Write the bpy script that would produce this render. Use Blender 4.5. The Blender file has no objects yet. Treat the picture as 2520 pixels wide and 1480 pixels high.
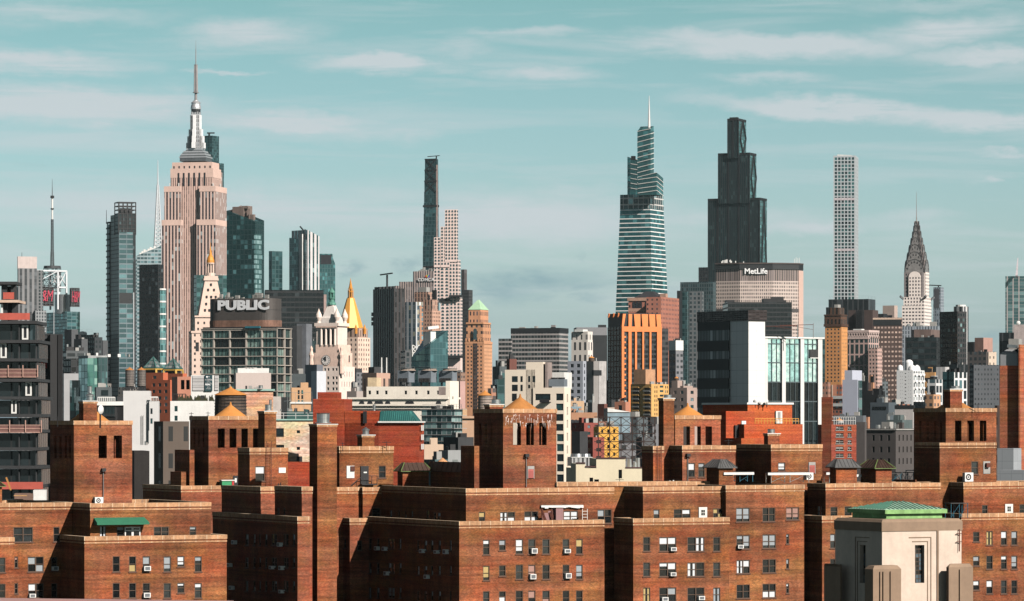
import bpy, math, random
from math import sin, cos, tan, pi, radians
S = bpy.context.scene
COL = S.collection
# ---------------------------------------------------------------- camera
F = 9560.0        # focal length in units of 1/2520 picture width
HY = 1040.0
HZ = 1.0e-5
CH = 66.0         # camera height above ground
cd = bpy.data.cameras.new('camera'); cam = bpy.data.objects.new('camera', cd); COL.objects.link(cam)
cam.location = (0, 0, CH); cam.rotation_euler = (pi/2, 0, 0)
cd.sensor_width = 36; cd.lens = 36*F/2520; cd.shift_y = (HY-740)/2520
cd.clip_start = 0.5; cd.clip_end = 60000
S.camera = cam
# ---------------------------------------------------------------- light
SUN_AZ, SUN_EL = 43.0, 33.5      # degrees right of straight behind the camera, elevation
sd = bpy.data.lights.new('sun', 'SUN'); sun = bpy.data.objects.new('sun', sd); COL.objects.link(sun)
sd.energy = 5.0; sd.angle = radians(0.5); sd.color = (1.0, 0.93, 0.86)
sun.rotation_euler = (radians(90-SUN_EL), 0, radians(SUN_AZ))
S.view_settings.view_transform = 'Standard'; S.view_settings.look = 'None'
S.view_settings.exposure = 0.35; S.view_settings.gamma = 1.0; S.view_settings.use_curve_mapping = False
S.cycles.max_bounces = 5; S.cycles.diffuse_bounces = 0; S.cycles.glossy_bounces = 2
S.cycles.volume_bounces = 0

w = bpy.data.worlds.new('World'); S.world = w; w.use_nodes = True
nt = w.node_tree; nt.nodes.clear()
def N(nt, t, **k):
    n = nt.nodes.new(t)
    for a, v in k.items():
        if a.startswith('i_'):
            key = a[2:]; key = int(key) if key.isdigit() else key
            n.inputs[key].default_value = v
        else: setattr(n, a, v)
    return n
def math_(nt, op, a, b=None, c=None, clamp=False):
    n = nt.nodes.new('ShaderNodeMath'); n.operation = op; n.use_clamp = clamp
    for i, v in enumerate((a, b, c)):
        if v is None: continue
        if isinstance(v, (int, float)): n.inputs[i].default_value = v
        else: nt.links.new(v, n.inputs[i])
    return n.outputs[0]
def mixc(nt, fac, a, b, mode='MIX'):
    n = nt.nodes.new('ShaderNodeMix'); n.data_type = 'RGBA'; n.blend_type = mode
    for i, v in ((0, fac), (6, a), (7, b)):
        if isinstance(v, (int, float)): n.inputs[i].default_value = v
        elif isinstance(v, tuple): n.inputs[i].default_value = v if len(v) == 4 else v+(1,)
        else: nt.links.new(v, n.inputs[i])
    return n.outputs[2]
sky = N(nt, 'ShaderNodeTexSky', sky_type='NISHITA', sun_disc=False, sun_elevation=radians(SUN_EL),
        sun_rotation=radians(180-SUN_AZ), altitude=60, air_density=1.0, dust_density=1.2, ozone_density=1.0)
tc = N(nt, 'ShaderNodeTexCoord'); sx = N(nt, 'ShaderNodeSeparateXYZ'); nt.links.new(tc.outputs['Generated'], sx.inputs[0])
Z = sx.outputs[2]
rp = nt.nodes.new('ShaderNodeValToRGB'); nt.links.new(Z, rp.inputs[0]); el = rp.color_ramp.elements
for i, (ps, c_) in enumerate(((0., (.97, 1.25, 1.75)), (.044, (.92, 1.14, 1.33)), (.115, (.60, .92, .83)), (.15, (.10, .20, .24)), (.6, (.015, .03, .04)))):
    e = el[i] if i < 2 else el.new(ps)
    e.position = ps; e.color = tuple(v/2 for v in c_)+(1,)  # sky above the view darkened on purpose to cut fill light in shadows
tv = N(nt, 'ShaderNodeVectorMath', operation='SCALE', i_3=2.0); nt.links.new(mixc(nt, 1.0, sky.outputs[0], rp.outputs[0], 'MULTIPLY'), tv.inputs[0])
# cloud streaks: direction-space bands broken up by stretched noise
mp = N(nt, 'ShaderNodeMapping'); mp.inputs['Scale'].default_value = (11, 11, 150); nt.links.new(tc.outputs['Generated'], mp.inputs[0])
nz = N(nt, 'ShaderNodeTexNoise', i_Scale=1.4, i_Detail=9.0, i_Roughness=0.68, i_Distortion=0.7); nt.links.new(mp.outputs[0], nz.inputs[0])
mp2 = N(nt, 'ShaderNodeMapping'); mp2.inputs['Scale'].default_value = (22, 22, 60); nt.links.new(tc.outputs['Generated'], mp2.inputs[0])
nz2 = N(nt, 'ShaderNodeTexNoise', i_Scale=2.0, i_Detail=6.0, i_Roughness=0.65); nt.links.new(mp2.outputs[0], nz2.inputs[0])
wob = N(nt, 'ShaderNodeVectorMath', operation='SUBTRACT'); nt.links.new(nz2.outputs['Color'], wob.inputs[0]); wob.inputs[1].default_value = (.5, .5, .5)
wob2 = N(nt, 'ShaderNodeVectorMath', operation='MULTIPLY'); nt.links.new(wob.outputs[0], wob2.inputs[0]); wob2.inputs[1].default_value = (.035, 0, .010)
wpos = N(nt, 'ShaderNodeVectorMath', operation='ADD'); nt.links.new(tc.outputs['Generated'], wpos.inputs[0]); nt.links.new(wob2.outputs[0], wpos.inputs[1])
def band(px, py, rx, ry, a, tilt=0.0):
    m = N(nt, 'ShaderNodeMapping'); m.vector_type = 'TEXTURE'
    m.inputs['Location'].default_value = ((px-1260)/F, 1.0, (HY-py)/F)
    m.inputs['Scale'].default_value = (rx*1.1/F, 1e3, ry*1.35/F); m.inputs['Rotation'].default_value = (0, tilt, 0)
    nt.links.new(wpos.outputs[0], m.inputs[0])
    l = N(nt, 'ShaderNodeVectorMath', operation='LENGTH'); nt.links.new(m.outputs[0], l.inputs[0])
    r = N(nt, 'ShaderNodeMapRange', interpolation_type='SMOOTHSTEP', i_1=0.0, i_2=1.0, i_3=a, i_4=0.0); nt.links.new(l.outputs['Value'], r.inputs[0])
    return r.outputs[0]
def total(bs):
    s = None
    for b in bs:
        o = band(*b); s = o if s is None else math_(nt, 'MAXIMUM', s, o)
    return s
CL = [(150, 268, 560, 62, 1.05, .03), (700, 308, 420, 40, .95, .06), (1000, 322, 160, 22, .5), (60, 163, 420, 32, .9, .02), (930, 162, 260, 26, 1.0, .05),
      (600, 92, 260, 38, .75, -.03), (120, 50, 400, 26, .55), (500, 515, 1100, 70, .75, .0), (1250, 540, 700, 75, .85, .02),
      (1330, 188, 220, 24, .7), (1300, 85, 240, 18, .6), (1130, 118, 160, 34, .5), (1900, 118, 560, 36, .95, .03), (2350, 88, 330, 46, .85, -.1),
      (2430, 150, 300, 30, .8), (2050, 270, 480, 30, 1.0, .05), (2380, 300, 360, 34, 1.05, .06), (2450, 385, 120, 12, .6), (1750, 545, 420, 34, .5),
      (1980, 560, 220, 26, .7), (2300, 20, 300, 24, .5), (1900, 200, 200, 18, .5), (560, 188, 120, 8, .6), (1400, 470, 200, 24, .5), (2250, 540, 160, 20, .4), (2400, 435, 60, 10, .6), (1120, 318, 60, 6, .5)]
DK = [(1330, 692, 240, 34, 1.0, -.03), (1240, 715, 130, 34, .9), (1440, 700, 120, 22, .8), (1310, 735, 70, 16, .7), (1445, 735, 50, 12, .6), (880, 660, 60, 20, .8, -.3), (1020, 655, 50, 28, .7),
      (1400, 632, 14, 18, .5), (60, 412, 60, 8, .35), (2440, 830, 70, 26, .6), (1690, 720, 90, 20, .4)]
mp3 = N(nt, 'ShaderNodeMapping'); mp3.inputs['Scale'].default_value = (5, 5, 60); nt.links.new(tc.outputs['Generated'], mp3.inputs[0])
nz3 = N(nt, 'ShaderNodeTexNoise', i_Scale=2.2, i_Detail=8.0, i_Roughness=0.6, i_Distortion=0.5); nt.links.new(mp3.outputs[0], nz3.inputs[0])
wisp = math_(nt, 'MULTIPLY', math_(nt, 'MULTIPLY_ADD', nz3.outputs[0], 4.5, -2.15, clamp=True), .6)
cm = math_(nt, 'MAXIMUM', wisp, math_(nt, 'MULTIPLY', math_(nt, 'MULTIPLY', total(CL), 1.35), math_(nt, 'MULTIPLY_ADD', nz.outputs[0], 3.6, -0.85, clamp=True), clamp=True))
dm = math_(nt, 'MULTIPLY', total(DK), math_(nt, 'MULTIPLY_ADD', nz2.outputs[0], 3.2, -.8, clamp=True), clamp=True)
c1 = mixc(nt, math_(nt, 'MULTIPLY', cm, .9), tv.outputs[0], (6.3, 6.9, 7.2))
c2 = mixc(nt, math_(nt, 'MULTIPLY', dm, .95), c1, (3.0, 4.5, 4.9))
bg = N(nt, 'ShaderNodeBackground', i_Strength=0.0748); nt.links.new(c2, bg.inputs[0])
ow = N(nt, 'ShaderNodeOutputWorld'); nt.links.new(bg.outputs[0], ow.inputs[0])

# ---------------------------------------------------------------- materials
MATS = {}
def newmat(key):
    m = bpy.data.materials.new(key); m.use_nodes = True; nt = m.node_tree; nt.nodes.clear()
    p = nt.nodes.new('ShaderNodeBsdfPrincipled'); o = nt.nodes.new('ShaderNodeOutputMaterial'); nt.links.new(p.outputs[0], o.inputs[0])
    MATS[key] = m
    return m, nt, p
def onoise(nt, scale, detail=4, coord='Object', stretch=(1, 1, 1)):
    t = nt.nodes.new('ShaderNodeTexCoord'); mp = nt.nodes.new('ShaderNodeMapping'); mp.inputs['Scale'].default_value = stretch
    nt.links.new(t.outputs[coord], mp.inputs[0])
    n = N(nt, 'ShaderNodeTexNoise', i_Scale=scale, i_Detail=detail, i_Roughness=0.65); nt.links.new(mp.outputs[0], n.inputs[0])
    return n.outputs[0]
def ramp(nt, fac, lo, hi, a, b):
    n = N(nt, 'ShaderNodeMapRange', i_1=lo, i_2=hi, i_3=a, i_4=b); nt.links.new(fac, n.inputs[0]); return n.outputs[0]
def scalec(nt, col, fac):
    n = N(nt, 'ShaderNodeVectorMath', operation='SCALE')
    if isinstance(col, tuple): n.inputs[0].default_value = col
    else: nt.links.new(col, n.inputs[0])
    nt.links.new(fac, n.inputs[3]); return n.outputs[0]
def pm(key, col, rough=.8, metal=0., var=.22, sc=.25, fine=2.5, streak=True, spec=.5):
    """plain surface with weather variation (col, soot streaks)"""
    if key in MATS: return MATS[key]
    m, nt, p = newmat(key)
    a = onoise(nt, sc); b = onoise(nt, fine, 3)
    f = math_(nt, 'MULTIPLY', ramp(nt, a, .3, .7, 1-var, 1+var*.6), ramp(nt, b, .3, .7, 1-var*.5, 1+var*.4))
    if streak:
        c = onoise(nt, 1.0, 3, stretch=(1.2, 1.2, .06)); f = math_(nt, 'MULTIPLY', f, ramp(nt, c, .35, .7, 1+var*.3, 1-var*.5))
    nt.links.new(scalec(nt, col, f), p.inputs['Base Color'])
    p.inputs['Roughness'].default_value = rough; p.inputs['Metallic'].default_value = metal
    p.inputs['Specular IOR Level'].default_value = spec
    return m
def uvsep(nt):
    u = nt.nodes.new('ShaderNodeUVMap'); s = nt.nodes.new('ShaderNodeSeparateXYZ'); nt.links.new(u.outputs[0], s.inputs[0])
    return u.outputs[0], s.outputs[0], s.outputs[1]
def brick(key, c1, c2, mortar, bw=.21, bh=.076, ms=.012, var=.3, sc=.18, bands=True, bump=.0):
    if key in MATS: return MATS[key]
    m, nt, p = newmat(key)
    uv, u, v = uvsep(nt)
    b = N(nt, 'ShaderNodeTexBrick', i_Scale=1.0, offset=.5)
    b.inputs['Color1'].default_value = c1+(1,); b.inputs['Color2'].default_value = c2+(1,); b.inputs['Mortar'].default_value = mortar+(1,)
    b.inputs['Mortar Size'].default_value = ms; b.inputs['Brick Width'].default_value = bw; b.inputs['Row Height'].default_value = bh
    b.inputs['Bias'].default_value = -.05; b.inputs['Mortar Smooth'].default_value = .3
    nt.links.new(uv, b.inputs[0])
    # individual dark and pale bricks
    wn = N(nt, 'ShaderNodeTexWhiteNoise', noise_dimensions='2D')
    cb = nt.nodes.new('ShaderNodeCombineXYZ')
    row = math_(nt, 'FLOOR', math_(nt, 'DIVIDE', v, bh))
    nt.links.new(math_(nt, 'FLOOR', math_(nt, 'ADD', math_(nt, 'DIVIDE', u, bw), math_(nt, 'MULTIPLY', row, .5))), cb.inputs[0]); nt.links.new(row, cb.inputs[1])
    nt.links.new(cb.outputs[0], wn.inputs[0])
    a = onoise(nt, sc, 6); h = onoise(nt, 1.0, 5, stretch=(.05, .05, .55)); s = onoise(nt, 1.0, 4, stretch=(.9, .9, .1))
    wr = N(nt, 'ShaderNodeTexWhiteNoise', noise_dimensions='1D'); nt.links.new(math_(nt, 'FLOOR', math_(nt, 'DIVIDE', v, bh*2.6)), wr.inputs['W'])
    f = math_(nt, 'MULTIPLY', ramp(nt, a, .3, .7, 1-var*.8, 1+var*.6), ramp(nt, wn.outputs[0], 0, 1, .78, 1.2))
    f = math_(nt, 'MULTIPLY', f, ramp(nt, wr.outputs[0], 0, 1, .80, 1.17))
    f = math_(nt, 'MULTIPLY', f, ramp(nt, h, .35, .65, 1+var*.5, 1-var*.8))
    f = math_(nt, 'MULTIPLY', f, ramp(nt, s, .4, .75, 1.06, 1-var*.6))
    col = scalec(nt, b.outputs[0], f)
    hue = onoise(nt, .35, 4, stretch=(.5, .5, 1.2))
    col = mixc(nt, ramp(nt, hue, .42, .66, 0, .75), col, mixc(nt, 1.0, col, (1.22, .74, .62), 'MULTIPLY'))
    hue2 = onoise(nt, .22, 4, stretch=(.6, .6, 1.4))
    col = mixc(nt, ramp(nt, hue2, .45, .62, 0, .8), col, mixc(nt, 1.0, col, (1.14, 1.34, .95), 'MULTIPLY'))
    nt.links.new(col, p.inputs['Base Color']); p.inputs['Roughness'].default_value = .9; p.inputs['Specular IOR Level'].default_value = .15
    return m
def gm(key, wall, glass, cw, ch, fw, fh, glass2=None, metal=.35, rough=.22, var=.18, lit=.12, ou=0., ov=0., pv=.2):
    """facade: panes fw x fh of every cw x ch metre cell (storey by storey), panes differ"""
    if key in MATS: return MATS[key]
    m, nt, p = newmat(key)
    uv, u, v = uvsep(nt)
    us = math_(nt, 'ADD', math_(nt, 'DIVIDE', u, cw), ou); vs = math_(nt, 'ADD', math_(nt, 'DIVIDE', v, ch), ov)
    def inside(x, f):
        if f >= 1: return None
        d = math_(nt, 'ABSOLUTE', math_(nt, 'SUBTRACT', math_(nt, 'FRACT', x), .5))
        return math_(nt, 'LESS_THAN', d, f/2)
    a, b = inside(us, fw), inside(vs, fh)
    mask = a if b is None else (b if a is None else math_(nt, 'MULTIPLY', a, b))
    cb = nt.nodes.new('ShaderNodeCombineXYZ'); nt.links.new(math_(nt, 'FLOOR', us), cb.inputs[0]); nt.links.new(math_(nt, 'FLOOR', vs), cb.inputs[1])
    wn = N(nt, 'ShaderNodeTexWhiteNoise', noise_dimensions='2D'); nt.links.new(cb.outputs[0], wn.inputs[0])
    g2 = glass2 or tuple(min(1, c*2.2+.02) for c in glass)
    big = onoise(nt, .05, 3, stretch=(1, 1, .5))
    gf = math_(nt, 'MULTIPLY', ramp(nt, wn.outputs[0], 1-lit*3, 1, 0, 1), 1.0, clamp=True)
    gc = mixc(nt, gf, glass, g2)
    gc = scalec(nt, gc, math_(nt, 'MULTIPLY', ramp(nt, wn.outputs[0], 0, 1, 1-pv, 1+pv*.9), ramp(nt, big, .3, .7, 1-pv*.7, 1+pv*.7)))
    wa = onoise(nt, .06, 5); wb = onoise(nt, 1., 3, stretch=(.5, .5, .03))
    wc = scalec(nt, wall, math_(nt, 'MULTIPLY', ramp(nt, wa, .3, .7, 1-var, 1+var*.6), ramp(nt, wb, .3, .7, 1+var*.3, 1-var*.4)))
    nt.links.new(mixc(nt, mask, wc, gc), p.inputs['Base Color'])
    nt.links.new(math_(nt, 'MULTIPLY_ADD', mask, rough-.75, .75), p.inputs['Roughness'])
    nt.links.new(math_(nt, 'MULTIPLY', mask, metal), p.inputs['Metallic'])
    return m
def glass(key, col, metal=.3, rough=.12):
    if key in MATS: return MATS[key]
    m, nt, p = newmat(key)
    a = onoise(nt, .8, 3, coord='Object')
    nt.links.new(scalec(nt, col, ramp(nt, a, .3, .7, .6, 1.5)), p.inputs['Base Color'])
    p.inputs['Roughness'].default_value = rough; p.inputs['Metallic'].default_value = metal
    return m
# ---------------------------------------------------------------- mesh collector
SPLIT = {k: k[:-1] for k in 'roof_units dormers merlons columns lantern_columns slots eagles top_windows balcony_slabs roof_aerials side_windows clear_panes arched_windows white_panels orange_ribs spandrels splayed_tops tower_slots pergola_posts'.split()}
SPLIT.update({k: k for k in 'ledge urn dormer arched_opening arched_window gold_pinnacle balcony_slab fan eagle arched_top rib pier white_brace'.split()}); SPLIT['urns'] = 'urn'
COUNT = {}
class M:
    def __init__(s): s.v = []; s.f = []; s.uv = []
    def face(s, pts, uvs=None):
        b = len(s.v); s.v += pts; s.f.append(tuple(range(b, b+len(pts)))); s.uv += uvs or [(0, 0)]*len(pts)
    def quad(s, a, b, c, d, u0, u1, v0, v1): s.face([a, b, c, d], [(u0, v0), (u1, v0), (u1, v1), (u0, v1)])
    def prism(s, pts, z0, z1, top=True, bottom=False):
        n = len(pts); z1s = z1 if isinstance(z1, (list, tuple)) else [z1]*n; u = 0.
        for i in range(n):
            a, b = pts[i], pts[(i+1) % n]; L = math.hypot(b[0]-a[0], b[1]-a[1])
            s.face([(a[0], a[1], z0), (b[0], b[1], z0), (b[0], b[1], z1s[(i+1) % n]), (a[0], a[1], z1s[i])],
                   [(u, z0), (u+L, z0), (u+L, z1s[(i+1) % n]), (u, z1s[i])]); u += L
        if top: s.face([(p[0], p[1], z) for p, z in zip(pts, z1s)], [(p[0], p[1]) for p in pts])
        if bottom: s.face([(p[0], p[1], z0) for p in reversed(pts)])
        return s
    def box(s, x0, x1, y0, y1, z0, z1, bottom=True): return s.prism([(x0, y0), (x1, y0), (x1, y1), (x0, y1)], z0, z1, True, bottom)
    def taper(s, x0, x1, y0, y1, z0, z1, ix, iy, base=None):
        if base is None: base = .0
        lo = [(x0, y0), (x1, y0), (x1, y1), (x0, y1)]; hi = [(x0+ix, y0+iy), (x1-ix, y0+iy), (x1-ix, y1-iy), (x0+ix, y1-iy)]
        for i in range(4):
            j = (i+1) % 4; L = math.dist(lo[i], lo[j])
            s.face([lo[i]+(z0,), lo[j]+(z0,), hi[j]+(z1,), hi[i]+(z1,)], [(0, z0), (L, z0), (L, z1), (0, z1)])
        s.face([h+(z1,) for h in hi]); s.face([l+(z0,) for l in reversed(lo)])
        return s
    def cyl(s, x, y, r0, r1, z0, z1, n=16, cap=True, a0=0.):
        P = [(cos(a0+2*pi*i/n), sin(a0+2*pi*i/n)) for i in range(n)]
        for i in range(n):
            a, b = P[i], P[(i+1) % n]; u0, u1 = i*2*pi/n*max(r0, r1), (i+1)*2*pi/n*max(r0, r1)
            q = [(x+a[0]*r0, y+a[1]*r0, z0), (x+b[0]*r0, y+b[1]*r0, z0), (x+b[0]*r1, y+b[1]*r1, z1), (x+a[0]*r1, y+a[1]*r1, z1)]
            if r1 < 1e-4: s.face(q[:3], [(u0, z0), (u1, z0), (u1, z1)])
            else: s.face(q, [(u0, z0), (u1, z0), (u1, z1), (u0, z1)])
        if cap:
            if r1 > 1e-4: s.face([(x+p[0]*r1, y+p[1]*r1, z1) for p in P])
            s.face([(x+p[0]*r0, y+p[1]*r0, z0) for p in reversed(P)])
        return s
    def lathe(s, x, y, prof, n=20):
        for (r0, z0), (r1, z1) in zip(prof, prof[1:]):
            if r0 < 1e-4: r0 = 1e-3
            s.cyl(x, y, r0, r1, z0, z1, n, cap=False)
        return s
    def bar(s, p, q, r, r2=None):
        from mathutils import Vector
        p, q = Vector(p), Vector(q); d = (q-p).normalized(); u = d.cross(Vector((0, 0, 1)))
        if u.length < 1e-3: u = Vector((1, 0, 0))
        u.normalize(); w_ = d.cross(u); r2 = r2 or r
        A = [tuple(p+(u*a+w_*b)*r) for a, b in ((1, 1), (-1, 1), (-1, -1), (1, -1))]
        B = [tuple(q+(u*a+w_*b)*r2) for a, b in ((1, 1), (-1, 1), (-1, -1), (1, -1))]
        for i in range(4): s.face([A[i], A[(i+1) % 4], B[(i+1) % 4], B[i]])
        s.face(A[::-1]); s.face(B); return s
    def mesh(s, name, mat, smooth=False):
        me = bpy.data.meshes.new(name); me.from_pydata(s.v, [], s.f)
        l = me.uv_layers.new(name='UVMap'); l.data.foreach_set('uv', [c for uv in s.uv for c in uv])
        me.materials.append(mat)
        if smooth: me.polygons.foreach_set('use_smooth', [True]*len(me.polygons))
        me.update(); return me
    def islands(s):
        key = {}; par = list(range(len(s.f)))
        def find(i):
            while par[i] != i: par[i] = par[par[i]]; i = par[i]
            return i
        for i, f in enumerate(s.f):
            for v in f:
                k = tuple(round(c, 2) for c in s.v[v]); j = key.setdefault(k, i)
                if j != i: par[find(i)] = find(j)
        g = {}; off = [0]
        for f in s.f: off.append(off[-1]+len(f))
        for i, f in enumerate(s.f):
            m = g.setdefault(find(i), M()); m.face([s.v[v] for v in f], s.uv[off[i]:off[i+1]])
        return list(g.values())
    def build(s, name, mat, parent=None, loc=(0, 0, 0), rz=0, smooth=False):
        if name in SPLIT and parent is not None:
            root = parent
            while root.parent: root = root.parent
            nm = SPLIT[name]; o = None; rest = M()
            for g in s.islands():
                if COUNT.get(root.name, 0) < 95: o = link(nm, g.mesh(nm, mat, smooth), parent, loc, rz); COUNT[root.name] = COUNT.get(root.name, 0)+1
                else:
                    b = len(rest.v); rest.v += g.v; rest.uv += g.uv; rest.f += [tuple(q+b for q in f) for f in g.f]
            if rest.f: o = link(nm, rest.mesh(nm, mat, smooth), parent, loc, rz); o['kind'] = 'stuff'
            return o
        return link(name, s.mesh(name, mat, smooth), parent, loc, rz)
def link(name, me, parent=None, loc=(0, 0, 0), rz=0):
    o = bpy.data.objects.new(name, me); COL.objects.link(o); o.location = loc; o.rotation_euler = (0, 0, rz)
    if parent is not None: o.parent = parent
    return o
def tag(o, label=None, cat=None, group=None, kind=None):
    for k, v in (('label', label), ('category', cat), ('group', group), ('kind', kind)):
        if v: o[k] = v
    return o
def thing(name, label, cat, loc=(0, 0, 0), rz=0, group=None):
    o = bpy.data.objects.new(name, None); COL.objects.link(o); o.location = loc; o.rotation_euler = (0, 0, rz); o.empty_display_size = 1
    return tag(o, label, cat, group)
def copy_tree(o, parent=None):
    c = o.copy(); COL.objects.link(c)
    if parent is not None: c.parent = parent
    for ch in list(o.children): copy_tree(ch, c)
    return c
# tile coordinates (readings of the photograph) to picture units
def TX(k, x): return x if k == 'P' else 630*k+x*.2910 if isinstance(k, int) else 630*int(k[1])+x*.3553
def TY(k, y): return y if k == 'P' else 615.4+y*.2910 if isinstance(k, int) else 953.8+y*.3553
# ---------------------------------------------------------------- building frame
class B:
    """a building at a real distance D: local x runs along its right-going face, local y along its left-going face"""
    def __init__(s, name, label, cat, xc, D, th, group=None, k='P'):
        s.k = k; s.th = radians(th); s.c, s.s = cos(s.th), sin(s.th); s.O = ((TX(k, xc)-1260)/F*D, D); s.n = 0; s.rest = {}; s.rng = random.Random(name+label)
        s.o = thing(name, label, cat, (s.O[0], s.O[1], 0), s.th, group)
    def X(s, px, y=0.):
        k = (TX(s.k, px)-1260)/F; return (k*(s.O[1]+y*s.c)-s.O[0]+y*s.s)/(s.c-k*s.s)
    def Y(s, px, x=0.):
        k = (TX(s.k, px)-1260)/F; return (s.O[0]+x*s.c-k*(s.O[1]+x*s.s))/(s.s+k*s.c)
    def Z(s, py, x=0., y=0.): return CH-(TY(s.k, py)-HY)*(s.O[1]+x*s.s+y*s.c)/F
    def world(s, x, y, z): return (s.O[0]+x*s.c-y*s.s, s.O[1]+x*s.s+y*s.c, z)
    def box(s, name, mat, x0, x1, y0, y1, z0, z1, parent=None): return M().box(x0, x1, y0, y1, z0, z1).build(name, mat, parent or s.o)
    def ext(s, xl, xc, xr, off=0., dep=None, w=None):
        x0 = s.X(xc, off)
        x1 = x0+w if w is not None else s.X(xr, off)
        y1 = off+dep if dep is not None else s.Y(xl, x0)
        return x0, x1, off, y1
    def blk(s, name, mat, xl, xc, xr, yt, off=0., z0=0., dep=None, w=None, R=None, L=None, cop=None, par=0., hole=.3, pane='far', gl='far', parent=None, yb=None):
        """block from picture edges; R/L = list of (u0,u1,z0,z1) window openings in metres"""
        if s.c < .71 and off >= 0 and s.X(xc, off) < -.2: off = s.Y(xc, .3)
        if s.c < .71 and xl is not None: dep = None
        x0, x1, y0, y1 = s.ext(xl, xc, xr, off, dep, w); z1 = s.Z(yt, x0, y0)
        if yb is not None: z0 = s.Z(yb, x0, y0)
        m = M(); R = R or []; L = L or []
        if callable(R): R = R(x0, x1, z0, z1)
        if callable(L): L = L(y0, y1, z0, z1)
        wall(m, 'R', x0, x1, z0, z1, R, y0, hole); wall(m, 'L', y0, y1, z0, z1, L, x0, hole)
        W = x1-x0; d = y1-y0
        m.quad((x1, y0, z0), (x1, y1, z0), (x1, y1, z1), (x1, y0, z1), W, W+d, z0, z1)
        m.quad((x1, y1, z0), (x0, y1, z0), (x0, y1, z1), (x1, y1, z1), W+d, 2*W+d, z0, z1)
        t = .35; zr = z1-par
        if par > 0 and W > 1 and d > 1:
            m.prism([(x0+t, y1-t), (x1-t, y1-t), (x1-t, y0+t), (x0+t, y0+t)], zr, z1, top=False)
            a = [(x0, y0), (x1, y0), (x1, y1), (x0, y1)]; b = [(x0+t, y0+t), (x1-t, y0+t), (x1-t, y1-t), (x0+t, y1-t)]
            for i in range(4):
                j = (i+1) % 4; m.face([a[i]+(z1,), a[j]+(z1,), b[j]+(z1,), b[i]+(z1,)], [(0, 0), (1, 0), (1, .3), (0, .3)])
            m.face([q+(zr,) for q in b], b)
        else: m.face([(x0, y0, z1), (x1, y0, z1), (x1, y1, z1), (x0, y1, z1)], [(x0, y0), (x1, y0), (x1, y1), (x0, y1)])
        o = m.build(name, mat, parent or s.o)
        if pane:
            for (a, b, c, d_) in R: s.pane('R', a, b, c, d_, y0, hole, pane, gl)
            for (a, b, c, d_) in L: s.pane('L', a, b, c, d_, x0, hole, pane, gl)
        if cop:
            h = cop if isinstance(cop, float) else .42
            ring(x0, x1, y0, y1, z1-h, z1+.03, .05, .42).build('coping', MATS['coping'], s.o)
            ring(x0, x1, y0, y1, z1-h-.3, z1-h-.16, .035, .4).build('coping', MATS['coping'], s.o)
        return (x0, x1, y0, y1, z0, z1)
    def pane(s, face, a, b, c, d, plane, hole, kind='far', gl='far'):
        w_, h_ = b-a, d-c
        loc, rz = ((a, plane, c), 0.) if face == 'R' else ((plane, b, c), -pi/2)
        if kind == 'near':
            near_window(s, w_, h_, loc, rz, gl); return
        mat = GL(gl, s.rng)
        if s.n < 100:
            key = ('pane', round(w_, 2), round(h_, 2), round(hole, 2), mat.name)
            me = CACHE.get(key)
            if me is None: me = CACHE[key] = M().box(0, w_, hole*.75, hole*.75+.06, 0, h_).mesh('window', mat)
            link('window', me, s.o, loc, rz)
        else:
            r = s.rest.setdefault(mat.name, M())
            if face == 'R': r.box(a, b, plane+hole*.75, plane+hole*.75+.06, c, d)
            else: r.box(plane+hole*.75, plane+hole*.75+.06, a, b, c, d)
        s.n += 1
    def grid(s, cw, ch, fw, fh, yb=None, top=1.5, side=.8, skip=0.):
        def f(u0, u1, z0, z1):
            zb = s.Z(yb) if yb is not None else z0
            L = u1-u0-2*side
            if L < cw*.6: return []
            n = max(1, round(L/cw)); c = L/n; out = []; z = z1-top
            while z-ch*fh > max(zb, z0+1):
                for i in range(n):
                    if skip and s.rng.random() < skip: continue
                    a = u0+side+c*(i+.5-fw/2); out.append((a, a+c*fw, z-ch*fh, z))
                z -= ch
            return out
        return f
    def rects(s, face, lst, plane, k=None):
        """picture rectangles (tile k) to openings on a face"""
        ok = s.k; out = []
        for r in lst:
            kk = r[4] if len(r) > 4 else (k or ok); s.k = kk
            if face == 'R': a, b = s.X(r[0], plane), s.X(r[2], plane); za, zb = s.Z(r[3], (a+b)/2, plane), s.Z(r[1], (a+b)/2, plane)
            else: b, a = s.Y(r[0], plane), s.Y(r[2], plane); za, zb = s.Z(r[3], plane, (a+b)/2), s.Z(r[1], plane, (a+b)/2)
            out.append((a, b, za, zb))
        s.k = ok
        return out
    def done(s):
        for mn, m in s.rest.items():
            o = m.build('window', bpy.data.materials[mn], s.o); o['kind'] = 'stuff'
        s.rest = {}; return s
CACHE = {}
def ring(x0, x1, y0, y1, z0, z1, o, t):
    m = M(); A = [(x0-o, y0-o), (x1+o, y0-o), (x1+o, y1+o), (x0-o, y1+o)]; Bq = [(x0-o+t, y0-o+t), (x1+o-t, y0-o+t), (x1+o-t, y1+o-t), (x0-o+t, y1+o-t)]
    m.prism(A, z0, z1, top=False); m.prism(Bq[::-1], z0, z1, top=False)
    for i in range(4):
        j = (i+1) % 4
        m.face([A[i]+(z1,), A[j]+(z1,), Bq[j]+(z1,), Bq[i]+(z1,)]); m.face([A[j]+(z0,), A[i]+(z0,), Bq[i]+(z0,), Bq[j]+(z0,)])
    return m
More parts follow.
